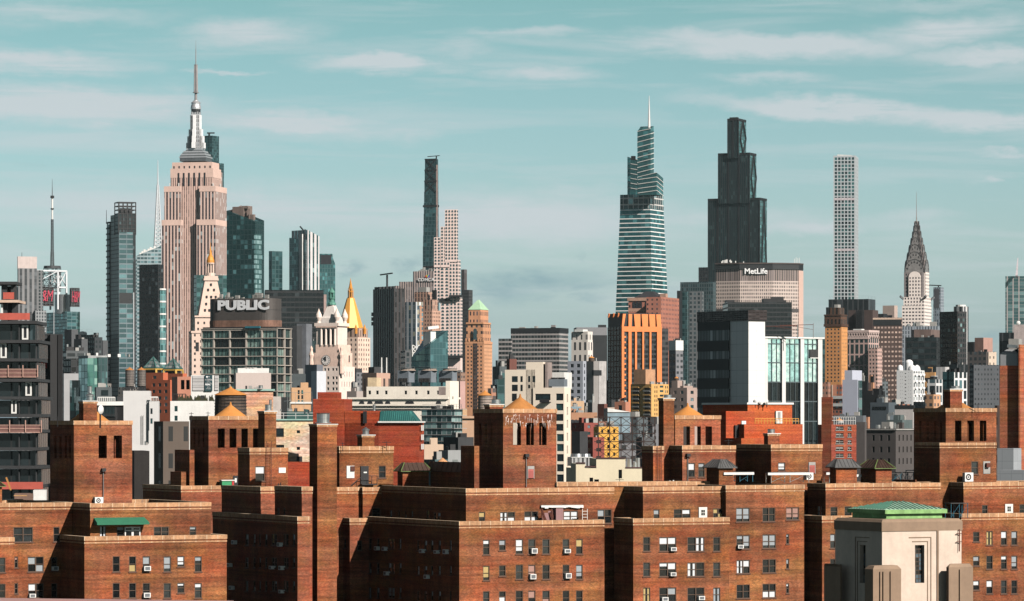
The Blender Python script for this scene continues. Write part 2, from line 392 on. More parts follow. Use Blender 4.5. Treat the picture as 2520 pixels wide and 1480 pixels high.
def wall(m, face, u0, u1, z0, z1, rects, plane, hole):
    def P(u, d, z): return (u, plane+d, z) if face == 'R' else (plane+d, u, z)
    def q(a, b, c, d_):
        if b-a < 1e-4 or d_-c < 1e-4: return
        pts = [P(a, 0, c), P(b, 0, c), P(b, 0, d_), P(a, 0, d_)]; uv = [(a, c), (b, c), (b, d_), (a, d_)]
        if face == 'L': pts, uv = pts[::-1], [(-t[0], t[1]) for t in uv[::-1]]
        m.face(pts, uv)
    R = [(max(a, u0+.02), min(b, u1-.02), max(c, z0+.01), min(d, z1-.02)) for a, b, c, d in rects]
    R = [r for r in R if r[1]-r[0] > .05 and r[3]-r[2] > .05]
    ys = sorted({round(z, 4) for r in R for z in r[2:]} | {round(z0, 4), round(z1, 4)})
    for c, d in zip(ys, ys[1:]):
        mid = (c+d)/2; x = u0
        for r in sorted(r for r in R if r[2] < mid < r[3]):
            if r[0] > x: q(x, r[0], c, d)
            x = max(x, r[1])
        q(x, u1, c, d)
    for a, b, c, d in R:
        for (p0, p1) in (((a, c), (b, c)), ((b, c), (b, d)), ((b, d), (a, d)), ((a, d), (a, c))):
            m.face([P(p0[0], 0, p0[1]), P(p1[0], 0, p1[1]), P(p1[0], hole, p1[1]), P(p0[0], hole, p0[1])],
                   [(p0[0], p0[1]), (p1[0], p1[1]), (p1[0], p1[1]), (p0[0], p0[1])])
PAL = {}
def GL(kind, rng):
    if not isinstance(kind, str): return kind
    mats, wts = PAL[kind]; return rng.choices(mats, wts)[0]
# ---------------------------------------------------------------- palette
BR = brick('brick orange', (.255, .068, .026), (.115, .032, .016), (.33, .17, .095), var=.45)
BRR = brick('brick red', (.27, .062, .028), (.135, .032, .018), (.30, .16, .10), var=.40)
BRT = brick('brick tower', (.285, .069, .031), (.14, .035, .019), (.34, .19, .12), var=.45)
BRM = brick('brick modern red', (.31, .055, .028), (.25, .042, .024), (.33, .10, .06), var=.12, ms=.008)
BRO = brick('brick bright', (.42, .082, .032), (.36, .065, .028), (.42, .13, .07), var=.10, ms=.008)
m_, nt_, p_ = newmat('coping')
uv_, u_, v_ = uvsep(nt_)
j_ = math_(nt_, 'LESS_THAN', math_(nt_, 'FRACT', math_(nt_, 'DIVIDE', u_, 1.25)), .045)
cn = scalec(nt_, (.46, .25, .13), math_(nt_, 'MULTIPLY', ramp(nt_, onoise(nt_, .5, 5), .3, .7, .62, 1.3), ramp(nt_, onoise(nt_, 4, 4), .3, .7, .8, 1.2)))
nt_.links.new(mixc(nt_, j_, cn, (.66, .50, .34)), p_.inputs['Base Color']); p_.inputs['Roughness'].default_value = .85
COP = MATS['coping']
PAL['far'] = ([glass('far glass dark', (.012, .022, .026), .2), glass('far glass teal', (.03, .08, .085), .4), glass('far glass pale', (.18, .25, .27), .3)], (6, 3, 1))
PAL['dark'] = ([glass('far glass dark', (0, 0, 0)), glass('glass black', (.006, .009, .011), .1)], (1, 3))
PAL['teal'] = ([glass('glass teal', (.05, .16, .16), .5, .08), glass('glass deep teal', (.018, .06, .065), .45, .08), glass('far glass dark', (0, 0, 0))], (4, 4, 2))
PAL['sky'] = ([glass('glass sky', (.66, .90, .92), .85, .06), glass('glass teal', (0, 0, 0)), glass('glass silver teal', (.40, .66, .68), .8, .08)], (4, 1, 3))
PAL['near'] = ([glass('near glass dark', (.010, .012, .013), .0, .06), glass('near glass grey', (.03, .035, .036), .1, .08)], (4, 1))
FRM = pm('window frame brown', (.10, .058, .036), .6, var=.15, streak=False)
FRB = pm('frame black', (.015, .016, .018), .5, var=.15, streak=False)
FRW = pm('frame white', (.72, .70, .66), .5, var=.08, streak=False)
SILL = pm('sill brown', (.12, .055, .035), .8, var=.2, streak=False)
BLINDS = [pm('blind white', (.62, .64, .66), .8, var=.08, streak=False), pm('blind grey', (.30, .33, .35), .8, var=.1, streak=False),
          pm('blind ochre', (.46, .34, .14), .8, var=.15, streak=False), pm('curtain rose', (.38, .22, .18), .9, var=.2, streak=False)]
STL = pm('galvanised steel', (.50, .50, .50), .32, .85, var=.2, streak=False)
DKS = pm('dark steel', (.03, .03, .032), .6, .3, var=.2, streak=False)
WHT = pm('white paint', (.74, .73, .70), .6, var=.1)
WST = pm('white steel', (.66, .68, .70), .5, .1, var=.08, streak=False)
RUST = pm('rusty red metal', (.12, .035, .022), .7, .2, var=.3, streak=False)
ORC = pm('orange roofing', (.58, .235, .055), .85, var=.14, sc=.3, fine=1.5)
ORD = pm('ochre roofing', (.46, .19, .05), .85, var=.2, sc=.4, fine=2)
ROOF = pm('dark roof', (.05, .048, .046), .9, var=.3)
CON = pm('concrete', (.34, .33, .31), .85, var=.15)
LST = pm('limestone', (.60, .44, .34), .8, var=.12)
def near_window(b, w_, h_, loc, rz, gl='near'):
    rng = b.rng; double = w_ > 1.25; fr = FRM
    mat = GL('near', rng)
    key = ('nw', round(w_, 2), round(h_, 2), mat.name)
    def cached(key, fn, mt, nm):
        me = CACHE.get(key)
        if me is None: me = CACHE[key] = fn().mesh(nm, mt)
        return me
    o = link('window', cached(key, lambda: M().box(0, w_, .15, .17, 0, h_), mat, 'window'), b.o, loc, rz)
    def frame():
        m = M(); t = .07; y0, y1 = .03, .15
        m.box(0, t, y0, y1, 0, h_); m.box(w_-t, w_, y0, y1, 0, h_); m.box(t, w_-t, y0, y1, 0, t); m.box(t, w_-t, y0, y1, h_-t, h_)
        m.box(t, w_-t, y0+.03, y1, h_/2-.03, h_/2+.03)
        if double: m.box(w_/2-.05, w_/2+.05, y0-.002, y1, t, h_-t)
        return m
    link('frame', cached(key[:3]+('f',), frame, fr, 'frame'), o)
    link('sill', cached(key[:3]+('s',), lambda: M().box(-.08, w_+.08, -.09, .03, -.1, .0), SILL, 'sill'), o)
    r = rng.random
    halves = [(.07, w_/2-.05), (w_/2+.05, w_-.07)] if double else [(.07, w_-.07)]
    bm_ = rng.choices(BLINDS, (5, 4, 1, 1))[0]
    same = r()
    for a, c in halves:
        q = same if r() < .6 else r()
        if q < .36: continue
        if q < .62: z0, z1 = h_/2+.03, h_-.07
        elif q < .74: z0, z1 = h_*.72, h_-.07
        elif q < .84: z0, z1 = h_*.22, h_-.07
        elif q < .93: z0, z1 = .07, h_-.07
        else: z0, z1 = .07, h_*.42
        x0, x1 = a, c
        if .84 <= q < .93:
            link('curtain', cached(('cu', round(c-a, 2), round(h_, 2), bm_.name), lambda: M().box(a, a+(c-a)*.36, .135, .148, .07, h_-.07).box(c-(c-a)*.3, c, .135, .148, .07, h_-.07), bm_, 'curtain'), o)
        else: link('blind', M().box(x0, x1, .135, .148, z0, z1).mesh('blind', bm_), o)
def text_mesh(txt, size, mat, ext=.1, off=.0, spacing=1., name='lettering', shear=0.):
    c = bpy.data.curves.new(name, 'FONT'); c.body = txt; c.size = size; c.extrude = ext; c.offset = off; c.space_character = spacing; c.shear = shear
    c.align_x = 'CENTER'; c.align_y = 'CENTER'; c.resolution_u = 3
    o = bpy.data.objects.new(name, c); COL.objects.link(o); bpy.context.view_layer.update()
    me = bpy.data.meshes.new_from_object(o.evaluated_get(bpy.context.evaluated_depsgraph_get()))
    bpy.data.objects.remove(o); me.name = name; me.materials.clear(); me.materials.append(mat)
    return me
def on_face(b, face, me, name, u, plane, z, sx=1., sz=1.):
    """stand a flat text mesh up on a facade"""
    from mathutils import Matrix
    me.transform(Matrix.Diagonal((sx, sz, 1, 1))); me.transform(Matrix.Rotation(pi/2, 4, 'X'))
    if face == 'R': return link(name, me, b.o, (u, plane-.12, z))
    return link(name, me, b.o, (plane-.12, u, z), -pi/2)
# ---------------------------------------------------------------- small roof things
def at(k, px, py, D):
    """world point seen at a picture position at distance D"""
    return ((TX(k, px)-1260)/F*D, D, CH-(TY(k, py)-HY)*D/F)
def vent(label, k, px, yb, yt, wpx, D, group=None, parent=None, style=0):
    x, y, z0 = at(k, px, yb, D); z1 = at(k, px, yt, D)[2]; r = (TX(k, px+wpx/2)-TX(k, px))*D/F; h = z1-z0
    if parent is None: t = thing('chimney_vent', label, 'vent', (x, y, z0), 0, group)
    if style == 0:
        bod = M().lathe(0, 0, [(r*1.12, 0), (r*1.12, h*.08), (r*.88, h*.1), (r*.88, h*.45), (r*.9, h*.47), (r*.9, h*.9), (r*.95, h)], 20)
        bod.cyl(0, 0, r*.8, r*.8, h*.85, h*.9, 20)
        bod.build('pipe', STL, t, smooth=False)
    else:
        M().lathe(0, 0, [(r*1.1, 0), (r*.8, h*.1), (r*.8, h*.55), (r*1.02, h*.56), (r*1.02, h*.66), (r*.3, h*.9), (r*.1, h)], 20).build('cowl', STL, t)
    return t
def ac_unit(label, k, x0, y0, x1, y1, b, plane, face='R', group='air conditioners in the apartment windows'):
    ok = b.k; b.k = k
    if face == 'R':
        u0, u1 = b.X(x0, plane), b.X(x1, plane); z0, z1 = b.Z(y1, u0, plane), b.Z(y0, u0, plane); p = b.world(u0, plane, z0); rz = b.th
    else:
        u1, u0 = b.Y(x0, plane), b.Y(x1, plane); z0, z1 = b.Z(y1, plane, u1), b.Z(y0, plane, u1); p = b.world(plane, u1, z0); rz = b.th-pi/2
    b.k = ok
    w_ = min(abs(u1-u0), .75); h_ = min(max(z1-z0, .35), .6)
    t = thing('air_conditioner', label, 'air conditioner', p, rz, group)
    for key, fn, mt, nm in ((('acb', round(w_, 1), round(h_, 1)), lambda: M().box(0, w_, -.42, .1, 0, h_), WHT, 'case'),
                            (('acg', round(w_, 1), round(h_, 1)), lambda: M().box(w_*.14, w_*.86, -.435, -.42, h_*.15, h_*.85), pm('grille grey', (.12, .13, .14), .6, streak=False), 'grille')):
        me = CACHE.get(key)
        if me is None: me = CACHE[key] = fn().mesh(nm, mt)
        link(nm, me, t)
    return t
WOODT = pm('tank staves', (.09, .065, .05), .9, var=.5, sc=.6, fine=6)
def water_tank(label, k, xl, xr, ytop, yeave, ybase, D, legs=0., group='rooftop water tanks', roofmat=None, wood=None, apex=0., hoops=6):
    x0, _, z0 = at(k, (xl+xr)/2, ybase, D); r = (TX(k, xr)-TX(k, xl))/2*D/F*.97; ze = at(k, xl, yeave, D)[2]; zt = at(k, xl, ytop, D)[2]
    t = thing('water_tank', label, 'water tank', (x0, D, z0), 0, group)
    h = ze-z0
    M().cyl(0, 0, r*.98, r*.95, 0, h, 24).build('tank_body', wood or WOODT, t)
    m = M().cyl(0, 0, r*1.05, r*.12, h-.02, zt-z0-.15, 24); m.cyl(0, 0, r*.12, r*.04, zt-z0-.15, zt-z0+.1, 8)
    m.build('cone_roof', roofmat or ORC, t)
    for i in range(hoops):
        z = h*(i+.5)/hoops*.98
        M().cyl(0, 0, r*1.0, r*1.0, z-.04, z+.04, 24, cap=False).build('hoop', DKS, t)
    if legs:
        for sx, sy in ((-1, -1), (1, -1), (1, 1), (-1, 1)): M().box(sx*r*.6-.12, sx*r*.6+.12, sy*r*.6-.12, sy*r*.6+.12, -legs, 0).build('leg', DKS, t)
        M().box(-r, r, -.15, .15, -.3, -.02).box(-.15, .15, -r, r, -.301, -.021).build('dunnage', DKS, t)
    return t
def dish(label, k, px, py, wpx, D, rz=0., zpost=1.5, group='rooftop satellite dishes', flat=.35):
    x, y, z = at(k, px, py, D); r = (TX(k, px+wpx/2)-TX(k, px))*D/F
    t = thing('satellite_dish', label, 'dish', (x, y, z-r-zpost), rz, group)
    m = M(); n = 20
    for j in range(4):
        a, b_ = r*j/4, r*(j+1)/4
        for i in range(n):
            A0, A1 = 2*pi*i/n, 2*pi*(i+1)/n
            q = lambda rr, A: (rr*cos(A), (rr/r)**2*r*flat-r*flat-.1, zpost+r+rr*sin(A))
            m.face([q(max(a, .001), A0), q(b_, A0), q(b_, A1), q(max(a, .001), A1)])
    m.build('reflector', WHT, t, smooth=True)
    M().box(-.06, .06, -.06, .06, 0, zpost+r).build('post', DKS, t)
    return t
def mast(b, name, mat, x, y, z0, z1, r0, r1, n=6): return M().cyl(x, y, r0, r1, z0, z1, n).build(name, mat, b.o)
def lattice(m, x, y, hw0, hw1, z0, z1, n, r=.3):
    """square lattice mast tapering from half-width hw0 to hw1"""
    c = lambda i, h: (x+(-1, 1, 1, -1)[i % 4]*h, y+(-1, -1, 1, 1)[i % 4]*h)
    for j in range(n):
        a, b_ = hw0+(hw1-hw0)*j/n, hw0+(hw1-hw0)*(j+1)/n; za, zb = z0+(z1-z0)*j/n, z0+(z1-z0)*(j+1)/n
        for i in range(4):
            p, q = c(i, a), c(i+1, a); P2, Q2 = c(i, b_), c(i+1, b_)
            m.bar(p+(za,), P2+(zb,), r); m.bar(p+(za,), q+(za,), r*.7); m.bar(p+(za,), Q2+(zb,), r*.6); m.bar(q+(za,), P2+(zb,), r*.6)
    return m
def clutter(b, box, n, mats, hmin=1., hmax=4., smin=1.5, smax=6.):
    x0, x1, y0, y1, _, z = box; r = b.rng; q = .4 if b.O[1] < 1150 else 1.; hmin *= q; hmax *= q; smin *= q; smax *= q
    for i in range(n):
        w_ = min(r.uniform(smin, smax), (x1-x0)*.4); d = min(r.uniform(smin, smax), (y1-y0)*.4)
        x = r.uniform(x0+.5, x1-w_-.5); y = r.uniform(y0+.5, max(y0+.6, y1-d-.5)); h = r.uniform(hmin, hmax)
        if i % 3 == 2: M().cyl(x+w_/2, y+d/2, w_*.3, w_*.3, z, z+h, 10).build('roof_vent', STL, b.o)
        else: b.box('roof_unit', r.choice(mats), x, x+w_, y, y+d, z-.4, z+h)
def rail(b, box, mat=None, h=1.1, name='railing', step=2.):
    x0, x1, y0, y1, _, z = box; m = M(); g = .15
    for zz in (z+h, z+h*.55): m.bar((x0+g, y0+g, zz), (x1-g, y0+g, zz), .03); m.bar((x0+g, y0+g, zz), (x0+g, y1-g, zz), .03)
    n = max(2, int((x1-x0)/step))
    for i in range(n+1): x = x0+g+(x1-x0-2*g)*i/n; m.bar((x, y0+g, z-.05), (x, y0+g, z+h), .03)
    return m.build(name, mat or DKS, b.o)
def sb(name, label, k, xl, xc, xr, yt, D, th, mat, w_=None, yb=None, dep=None, cat='building', gl='far', hole=.35, cl=0, par=.9, W=None, grp=None, top=1.5, side=.8, skip=0., wl=None, cmats=None):
    b = B(name, label, cat, xc, D, th, grp, k)
    R = b.grid(*w_, yb, top, side, skip) if w_ else None
    L = b.grid(*(wl or w_), yb, top, side, skip) if (w_ and wl != 0) else None
    if xl is None or xl == xc: L = None
    if xr is None or xr == xc: R = None
    b.bx = b.blk('wall', mat, xl, xc, xr, yt, R=R, L=L, dep=dep, w=W, par=par, hole=hole, gl=gl)
    if not cl and D < 2600 and b.bx[1]-b.bx[0] > 4 and b.bx[3]-b.bx[2] > 4: clutter(b, b.bx, 5, [CON, DKS, mat], .5, 1.8, .6, 2.2)
    if cl: clutter(b, b.bx, cl, cmats or [CON, DKS, mat])
    return b
# ================================================================ FOREGROUND BRICK APARTMENTS
TH = 26.0
def apt(label, xc, D): return B('apartment_building', label, 'apartment building', xc, D, TH, 'brick apartment blocks in the foreground', 's0')
def near_blk(b, k, xl, xc, xr, yt, off, mat=None, R=(), L=(), cop=True, dep=None, w=None, pane='near', name='wing_wall', par=.9, yb=None, xrk=None):
    b.k = k
    if xrk: xr = (TX(xrk, xr)-630*int(k[1]))/.3553
    x0, x1, y0, y1 = b.ext(xl, xc, xr, off, dep, w)
    RR = b.rects('R', R, off); LL = b.rects('L', L, x0)
    return b.blk(name, mat or BR, xl, xc, xr, yt, off=off, dep=dep, w=w, R=RR, L=LL, cop=cop, par=par, hole=.18, pane=pane, gl='near', yb=yb)
def rep(row, ys, k=None):
    return [(a, y0, c, y1)+((k,) if k else ()) for (a, c) in row for (y0, y1) in ys]
def cone(b, k, px, yt, yb, hwpx, x0, off, mat=ORD, name='cone_roof', n=28):
    b.k = k; xx = b.X(px, off); r = 1.2*(TX(k, px+hwpx)-TX(k, px))*(b.O[1]+xx*b.s+off*b.c)/F; z0, z1 = b.Z(yb, xx, off), b.Z(yt, xx, off)
    m = M().cyl(xx, off, r, r*.07, z0-.3, z1-.4, n).cyl(xx, off, r*.07, r*.03, z1-.4, z1, 8); m.build(name, mat, b.o, smooth=False)
    return xx, off, r, z0

# ---- building 1 (left)
b1 = apt('brick apartment block at the bottom left with a green awning and a brick tank tower', 585, 407)
r1 = [(780, 830), (893, 943), (988, 1040), (1133, 1185), (1348, 1398)]
A_ = near_blk(b1, 's0', 427, 585, 1570, 1035, 0, R=rep(r1, [(1170, 1278), (1355, 1460), (1540, 1645)])+rep([(1228, 1278)], [(1168, 1243), (1353, 1425)]), dep=22)
b1.k = 's0'
offB = .35*A_[3]*0+5.2
Bx = near_blk(b1, 's0', 500, 625, 1460, 805, 2.2, R=[(690, 960, 735, 1040), (808, 965, 862, 1045), (1065, 965, 1170, 1038), (1313, 962, 1360, 1035)], dep=18)
yC = 7.6
Cx = near_blk(b1, 's0', -260, -250, 500, 805, yC, R=[(93, 968, 228, 1072), (370, 967, 413, 1070), (192, 1172, 303, 1278), (100, 1172, 125, 1250), (355, 1175, 397, 1270), (195, 1357, 303, 1460), (100, 1357, 125, 1430), (355, 1357, 397, 1455)], dep=14, w=None)
Dx = near_blk(b1, 's0', -260, -250, 98, 1045, 6.6, R=[(-15, 1178, 38, 1283), (-15, 1360, 38, 1460)], dep=1.1)
# french doors and awning on the setback
b1.k = 's0'; u0, u1 = b1.X(862, 2.2), b1.X(970, 2.2); z0, z1 = b1.Z(1042, u0, 2.2), b1.Z(966, u0, 2.2)
m = M(); w2 = (u1-u0)/2
for i in range(2):
    a = u0+w2*i
    m.box(a, a+.12, 2.08, 2.19, z0, z1).box(a+w2-.12, a+w2, 2.08, 2.19, z0, z1).box(a+.12, a+w2-.12, 2.08, 2.19, z1-.14, z1).box(a+.12, a+w2-.12, 2.08, 2.19, z0+.7, z0+.86)
d = m.build('french_door', FRW, b1.o); M().box(u0+.05, u1-.05, 2.1, 2.17, z0, z1-.05).build('door_glass', GL('near', b1.rng), d)
u0, u1 = b1.X(668, 1.4), b1.X(1022, 1.2); z1 = b1.Z(903, u0, 2.2); z0 = b1.Z(950, u0, 1.2)
aw = thing('awning', 'green fabric awning over the white french doors of the left brick block', 'awning', b1.world(u0, 2.2, z0), b1.th)
L_ = u1-u0; h_ = z1-z0; dd = 1.3
m = M(); m.face([(0, 0, h_), (L_, 0, h_), (L_+.1, -dd, .18), (-.1, -dd, .18)]); m.face([(-.1, -dd, .18), (L_+.1, -dd, .18), (L_+.1, -dd, -.05), (-.1, -dd, -.05)])
m.face([(0, 0, h_), (-.1, -dd, .18), (-.1, -dd, -.05), (0, 0, -.05)]); m.face([(L_, 0, h_), (L_+.1, -dd, .18), (L_+.1, -dd, -.05), (L_, 0, -.05)])
m.build('canopy', pm('awning green', (.025, .155, .085), .85, var=.12, sc=.6), aw)
m = M()
for i in range(6): m.bar((L_*i/5, -.02, h_-.1), (L_*i/5, -dd+.03, .1), .02)
m.build('awning_frame', DKS, aw)
# tank tower 1
def tank_tower(b, k, xl, xc, xr, yt, yb_, off, Rh, Lh, mat=None, xrk=None, Rx=(), Lx=()):
    b.k = k
    if xrk: xr = (TX(xrk, xr)-630*int(k[1]))/.3553
    x0, x1, y0, y1 = b.ext(xl, xc, xr, off)
    RR = b.rects('R', Rh, off); LL = b.rects('L', Lh, x0)
    zlo = min([r[2] for r in RR])-.6
    # upper stage: hollow, open slots; lower stage: solid
    t = .45; z1 = b.Z(yt, x0, y0); m = M()
    wall(m, 'R', x0, x1, zlo, z1, RR, y0, t); wall(m, 'L', y0, y1, zlo, z1, LL, x0, t)
    wall(m, 'R', x0+t, x1-t, zlo, z1, RR, y0+t, .001); wall(m, 'L', y0+t, y1-t, zlo, z1, LL, x0+t, .001)
    wall(m, 'R', x0, x1, zlo, z1, RR, y1, -t); wall(m, 'L', y0, y1, zlo, z1, LL, x1, -t)
    m.face([(x0, y0, zlo), (x1, y0, zlo), (x1, y1, zlo), (x0, y1, zlo)])
    m.box(x0+t, x1-t, y0+t, y1-t, z1-.55, z1-.45)
    o = m.build('tank_tower', mat or BRT, b.o)
    h = .42
    ring(x0, x1, y0, y1, z1-h, z1+.03, .06, .5).build('coping', COP, o)
    z0 = b.Z(yb_, x0, y0)-3.
    mm = M(); LR = b.rects('R', Rx, off); wall(mm, 'R', x0, x1, z0, zlo, LR, y0, .18); wall(mm, 'L', y0, y1, z0, zlo, [], x0, .18)
    mm.quad((x1, y0, z0), (x1, y1, z0), (x1, y1, zlo), (x1, y0, zlo), 0, y1-y0, z0, zlo); mm.quad((x1, y1, z0), (x0, y1, z0), (x0, y1, zlo), (x1, y1, zlo), 0, x1-x0, z0, zlo)
    mm.build('tower_base', mat or BRT, b.o)
    for r in LR: b.pane('R', *r, y0, .18, 'near', 'near')
    return x0, x1, y0, y1, z0, z1
T1 = tank_tower(b1, 's0', 347, 512, 915, 232, 805, 9.5, [(683, 333, 740, 490), (787, 333, 845, 490)], [(375, 335, 392, 490), (410, 335, 427, 490), (448, 335, 463, 490), (478, 335, 492, 490)])
def chimney(b, k, xl, xc, xr, yt, yb_, off, mat=None, cap=WHT, name='chimney', band_=True):
    b.k = k; x0, x1, y0, y1 = b.ext(xl, xc, xr, off); z1 = b.Z(yt, x0, y0); z0 = b.Z(yb_, x0, y0)
    m = M(); m.box(x0, x1, y0, y1, z0, z1-.3)
    o = m.build(name, mat or BR, b.o); M().box(x0-.06, x1+.06, y0-.06, y1+.06, z1-.3, z1-.08).build('corbel', COP if band_ else BR, o)
    M().box(x0-.12, x1+.12, y0-.12, y1+.12, z1-.08, z1).build('cap', cap, o)
    return x0, x1, y0, y1, z0, z1
c1_ = chimney(b1, 's0', 547, 578, 672, 92, 250, 11.5)
cone(b1, 's0', 620, 110, 236, 140, 0, 14.5, ORD)
vent('squat steel cowl on the chimney of the leftmost tank tower', 's0', 622, 90, 35, 62, 413.5, style=1, group='steel vents on the brick chimneys')
vent('slim white flue pipe behind the leftmost chimney cowl', 's0', 622, 40, -8, 36, 420)
dish('white satellite dish beside the leftmost chimney', 's0', 694, 154, 62, 412, rz=radians(58))
# pole light on the tank tower
def pole_light(b, k, px, yt, yb_, off, label):
    b.k = k; u = b.X(px, off); z0, z1 = b.Z(yb_, u, off), b.Z(yt, u, off)
    t = thing('floodlight', label, 'light', b.world(u, off-.12, z0), b.th, 'floodlights on brick walls')
    M().cyl(0, 0, .05, .05, 0, z1-z0-.3, 8).build('conduit', STL, t); M().box(-.22, .22, -.3, .1, z1-z0-.35, z1-z0-.0).build('lamp_head', DKS, t)
    M().box(-.35, .35, -.05, .12, z1-z0-.5, z1-z0-.42).build('bracket', RUST, t)
pole_light(b1, 's0', 713, 560, 790, 9.5, 'floodlight on a white conduit on the leftmost tank tower')
def wall_ac(b, k, x0, y0, x1, y1, off, label):
    b.k = k; a, c = b.X(x0, off), b.X(x1, off); z0, z1 = b.Z(y1, a, off), b.Z(y0, a, off)
    t = thing('condenser_unit', label, 'air conditioner', b.world(a, off, z0), b.th)
    W, H = c-a, z1-z0
    M().box(0, W, -.6, -.05, 0, H).build('case', WHT, t)
    m = M(); r = min(W, H)*.36
    for i in range(20):
        A0, A1 = 2*pi*i/20, 2*pi*(i+1)/20
        f = lambda R_, A_: (W*.42+R_*cos(A_), -.615, H/2+R_*sin(A_))
        m.face([f(r, A0), f(r, A1), f(r*.55, A1), f(r*.55, A0)]); m.face([f(r*.28, A0), f(r*.28, A1), f(0.001, A1), f(0.001, A0)])
    m.build('fan_guard', DKS, t)
wall_ac(b1, 's0', 645, 760, 702, 806, 9.5, 'white condenser unit with a round fan at the foot of the leftmost tank tower')

# ---- building 2 (behind the dark court)
b2 = B('apartment_building', 'brick apartment block behind the shaded court, left of the tall chimney', 'apartment building', 288, 417, TH, 'brick apartment blocks in the foreground', 's1')
b2.k = 's1'
lw = [(60, 78), (107, 145), (190, 225), (252, 270), (-75, -52), (-20, -4), (20, 34)]
near_blk(b2, 's1', -300, 288, 372, 897, 0, L=rep(lw, [(1015, 1095), (1178, 1250), (1340, 1412)]), mat=BRR)
b2.k = 's1'; Y2 = [b2.Y(q, 1.2) for q in (318, 33, -518)]
U2 = near_blk(b2, 's1', 130, 318, 390, 690, Y2[0], L=[(148, 835, 162, 880), (190, 835, 202, 880)], mat=BRR)
near_blk(b2, 's1', -238, 33, 140, 690, Y2[1], mat=BRR)
near_blk(b2, 's1', -783, -518, -225, 683, Y2[2], mat=BRR)
T2 = tank_tower(b2, 's0', 1315, 1445, 1815, 200, 690, Y2[2]+.8, [(1508, 285, 1557, 418), (1590, 285, 1638, 418), (1672, 285, 1717, 418), (1752, 285, 1790, 418)],
                [(1340, 285, 1352, 415), (1370, 285, 1383, 415), (1403, 285, 1415, 415)])
near_blk(b2, 's0', 1210, 1313, 1330, 433, Y2[2]+2.5, mat=BRR, cop=False, par=0, w=.6)
near_blk(b2, 's0', 1180, 1255, 1280, 585, Y2[2]+2., mat=BRR, cop=False, par=0, w=.6)
b2.k = 's0'
cone(b2, 's0', 1597, 100, 200, 112, 0, Y2[2]+5, ORC)
H2 = near_blk(b2, 's0', 1648, 1730, 1994, 420, 20.2, R=[(1768, 545, 1835, 650)], mat=BR, pane='near', name='bulkhead')
chimney(b2, 's1', 15, 60, 140, 163, 420, 20.6, mat=BR)
vent('steel vent on the chimney right of the second tank tower', 's1', 85, 160, 118, 50, 424, group='steel vents on the brick chimneys')
vent('tall thin silver pipe standing behind the second tank tower vent', 's1', 100, 125, 85, 20, 430)
water_tank('dark wooden water tank with an orange cone roof behind the second tank tower', 's0', 1480, 1714, -2, 52, 210, 520, hoops=7)
# ladder, sign, dumpster by bulkhead
def ladder(b, k, xa, xb, yt, yb_, off, label):
    b.k = k; a, c = b.X(xa, off), b.X(xb, off); z0, z1 = b.Z(yb_, a, off), b.Z(yt, a, off)
    t = thing('ladder', label, 'ladder', b.world(a, off-.25, z0), b.th, 'ladders on the roof walls'); W = c-a; H = z1-z0
    M().box(0, .05, 0, .05, 0, H).box(W-.05, W, 0, .05, 0, H).build('rails', RUST, t); m = M(); n = int(H/.3)
    for i in range(n): m.box(.05, W-.05, .01, .04, .2+i*.3, .23+i*.3)
    m.build('rungs', RUST, t)
ladder(b2, 's1', 68, 103, 370, 680, 20.2, 'rusty ladder on the low brick bulkhead right of the second tank tower')
b2.k = 's1'; a, c = b2.X(157, 20.2), b2.X(205, 20.2); za, zb = b2.Z(592, a, 20.2), b2.Z(556, a, 20.2)
b2.box('wall_panel', WHT, a, c, 20.14, 20.19, za, zb)
b2.k = 's0'; yd_ = Y2[2]+.8; a, c = b2.X(1613, yd_), b2.X(1648, yd_); za, zb = b2.Z(682, a, yd_), b2.Z(612, a, yd_)
d = b2.box('roof_door', DKS, a, c, yd_-.1, yd_-.01, za, zb); M().box(a+.2, c-.2, yd_-.12, yd_-.1, za+.4, za+.9).build('notice', WHT, d)
u0, z0 = b2.X(1536, yd_-1), b2.Z(680, b2.X(1536, yd_-1), yd_-1)
cr = thing('roof_bin', 'green and white roof bin at the foot of the second tank tower', 'bin', b2.world(u0, yd_-1.1, z0), b2.th)
M().box(0, 1.2, 0, .7, 0, .55).build('bin_body', pm('bin green', (.03, .30, .12), .6, streak=False), cr); M().box(-.1, 1.6, -.1, .8, .55, .66).build('lid', FRW, cr)
M().box(1.25, 1.5, .0, .6, 0, .5).build('crate', pm('crate red', (.5, .03, .03), .6, streak=False), cr)

# ---- building 3 (centre), tall chimney, tank tower 3
b3 = B('apartment_building', 'brick apartment block in the centre with a long shaded side wing and white-stained tank tower', 'apartment building', 1408, 419, TH, 'brick apartment blocks in the foreground', 's1')
yy = [(1055, 1160), (1235, 1338), (1412, 1515)]
r3 = [(1572, yy[0][0], 1618, yy[0][1], 's1'), (1683, 1055, 1730, 1130, 's1'), (1572, 1235, 1618, 1338, 's1'), (1683, 1233, 1730, 1308, 's1'), (1572, 1412, 1618, 1515, 's1'), (1683, 1412, 1730, 1488, 's1')]
r3 += rep([(25, 77), (112, 163), (210, 262), (350, 398), (443, 490)], [(1050, 1155), (1228, 1330), (1407, 1510)], 's2')
l3 = rep([(1115, 1135), (1165, 1185), (1210, 1227), (1262, 1280), (1340, 1354)], [(1058, 1132), (1235, 1300), (1410, 1480)])+rep([(780, 800), (835, 855), (915, 960), (990, 1007)], [(1045, 1120), (1215, 1290), (1385, 1460)])
W3 = near_blk(b3, 's1', 770, 1408, 640, 930, 0, R=r3, L=l3, xrk='s2')
W3b = near_blk(b3, 's1', 545, 650, 800, 908, W3[3]-.4, L=[(600, 1050, 625, 1115)], R=[(700, 1060, 735, 1130)], mat=BRR)
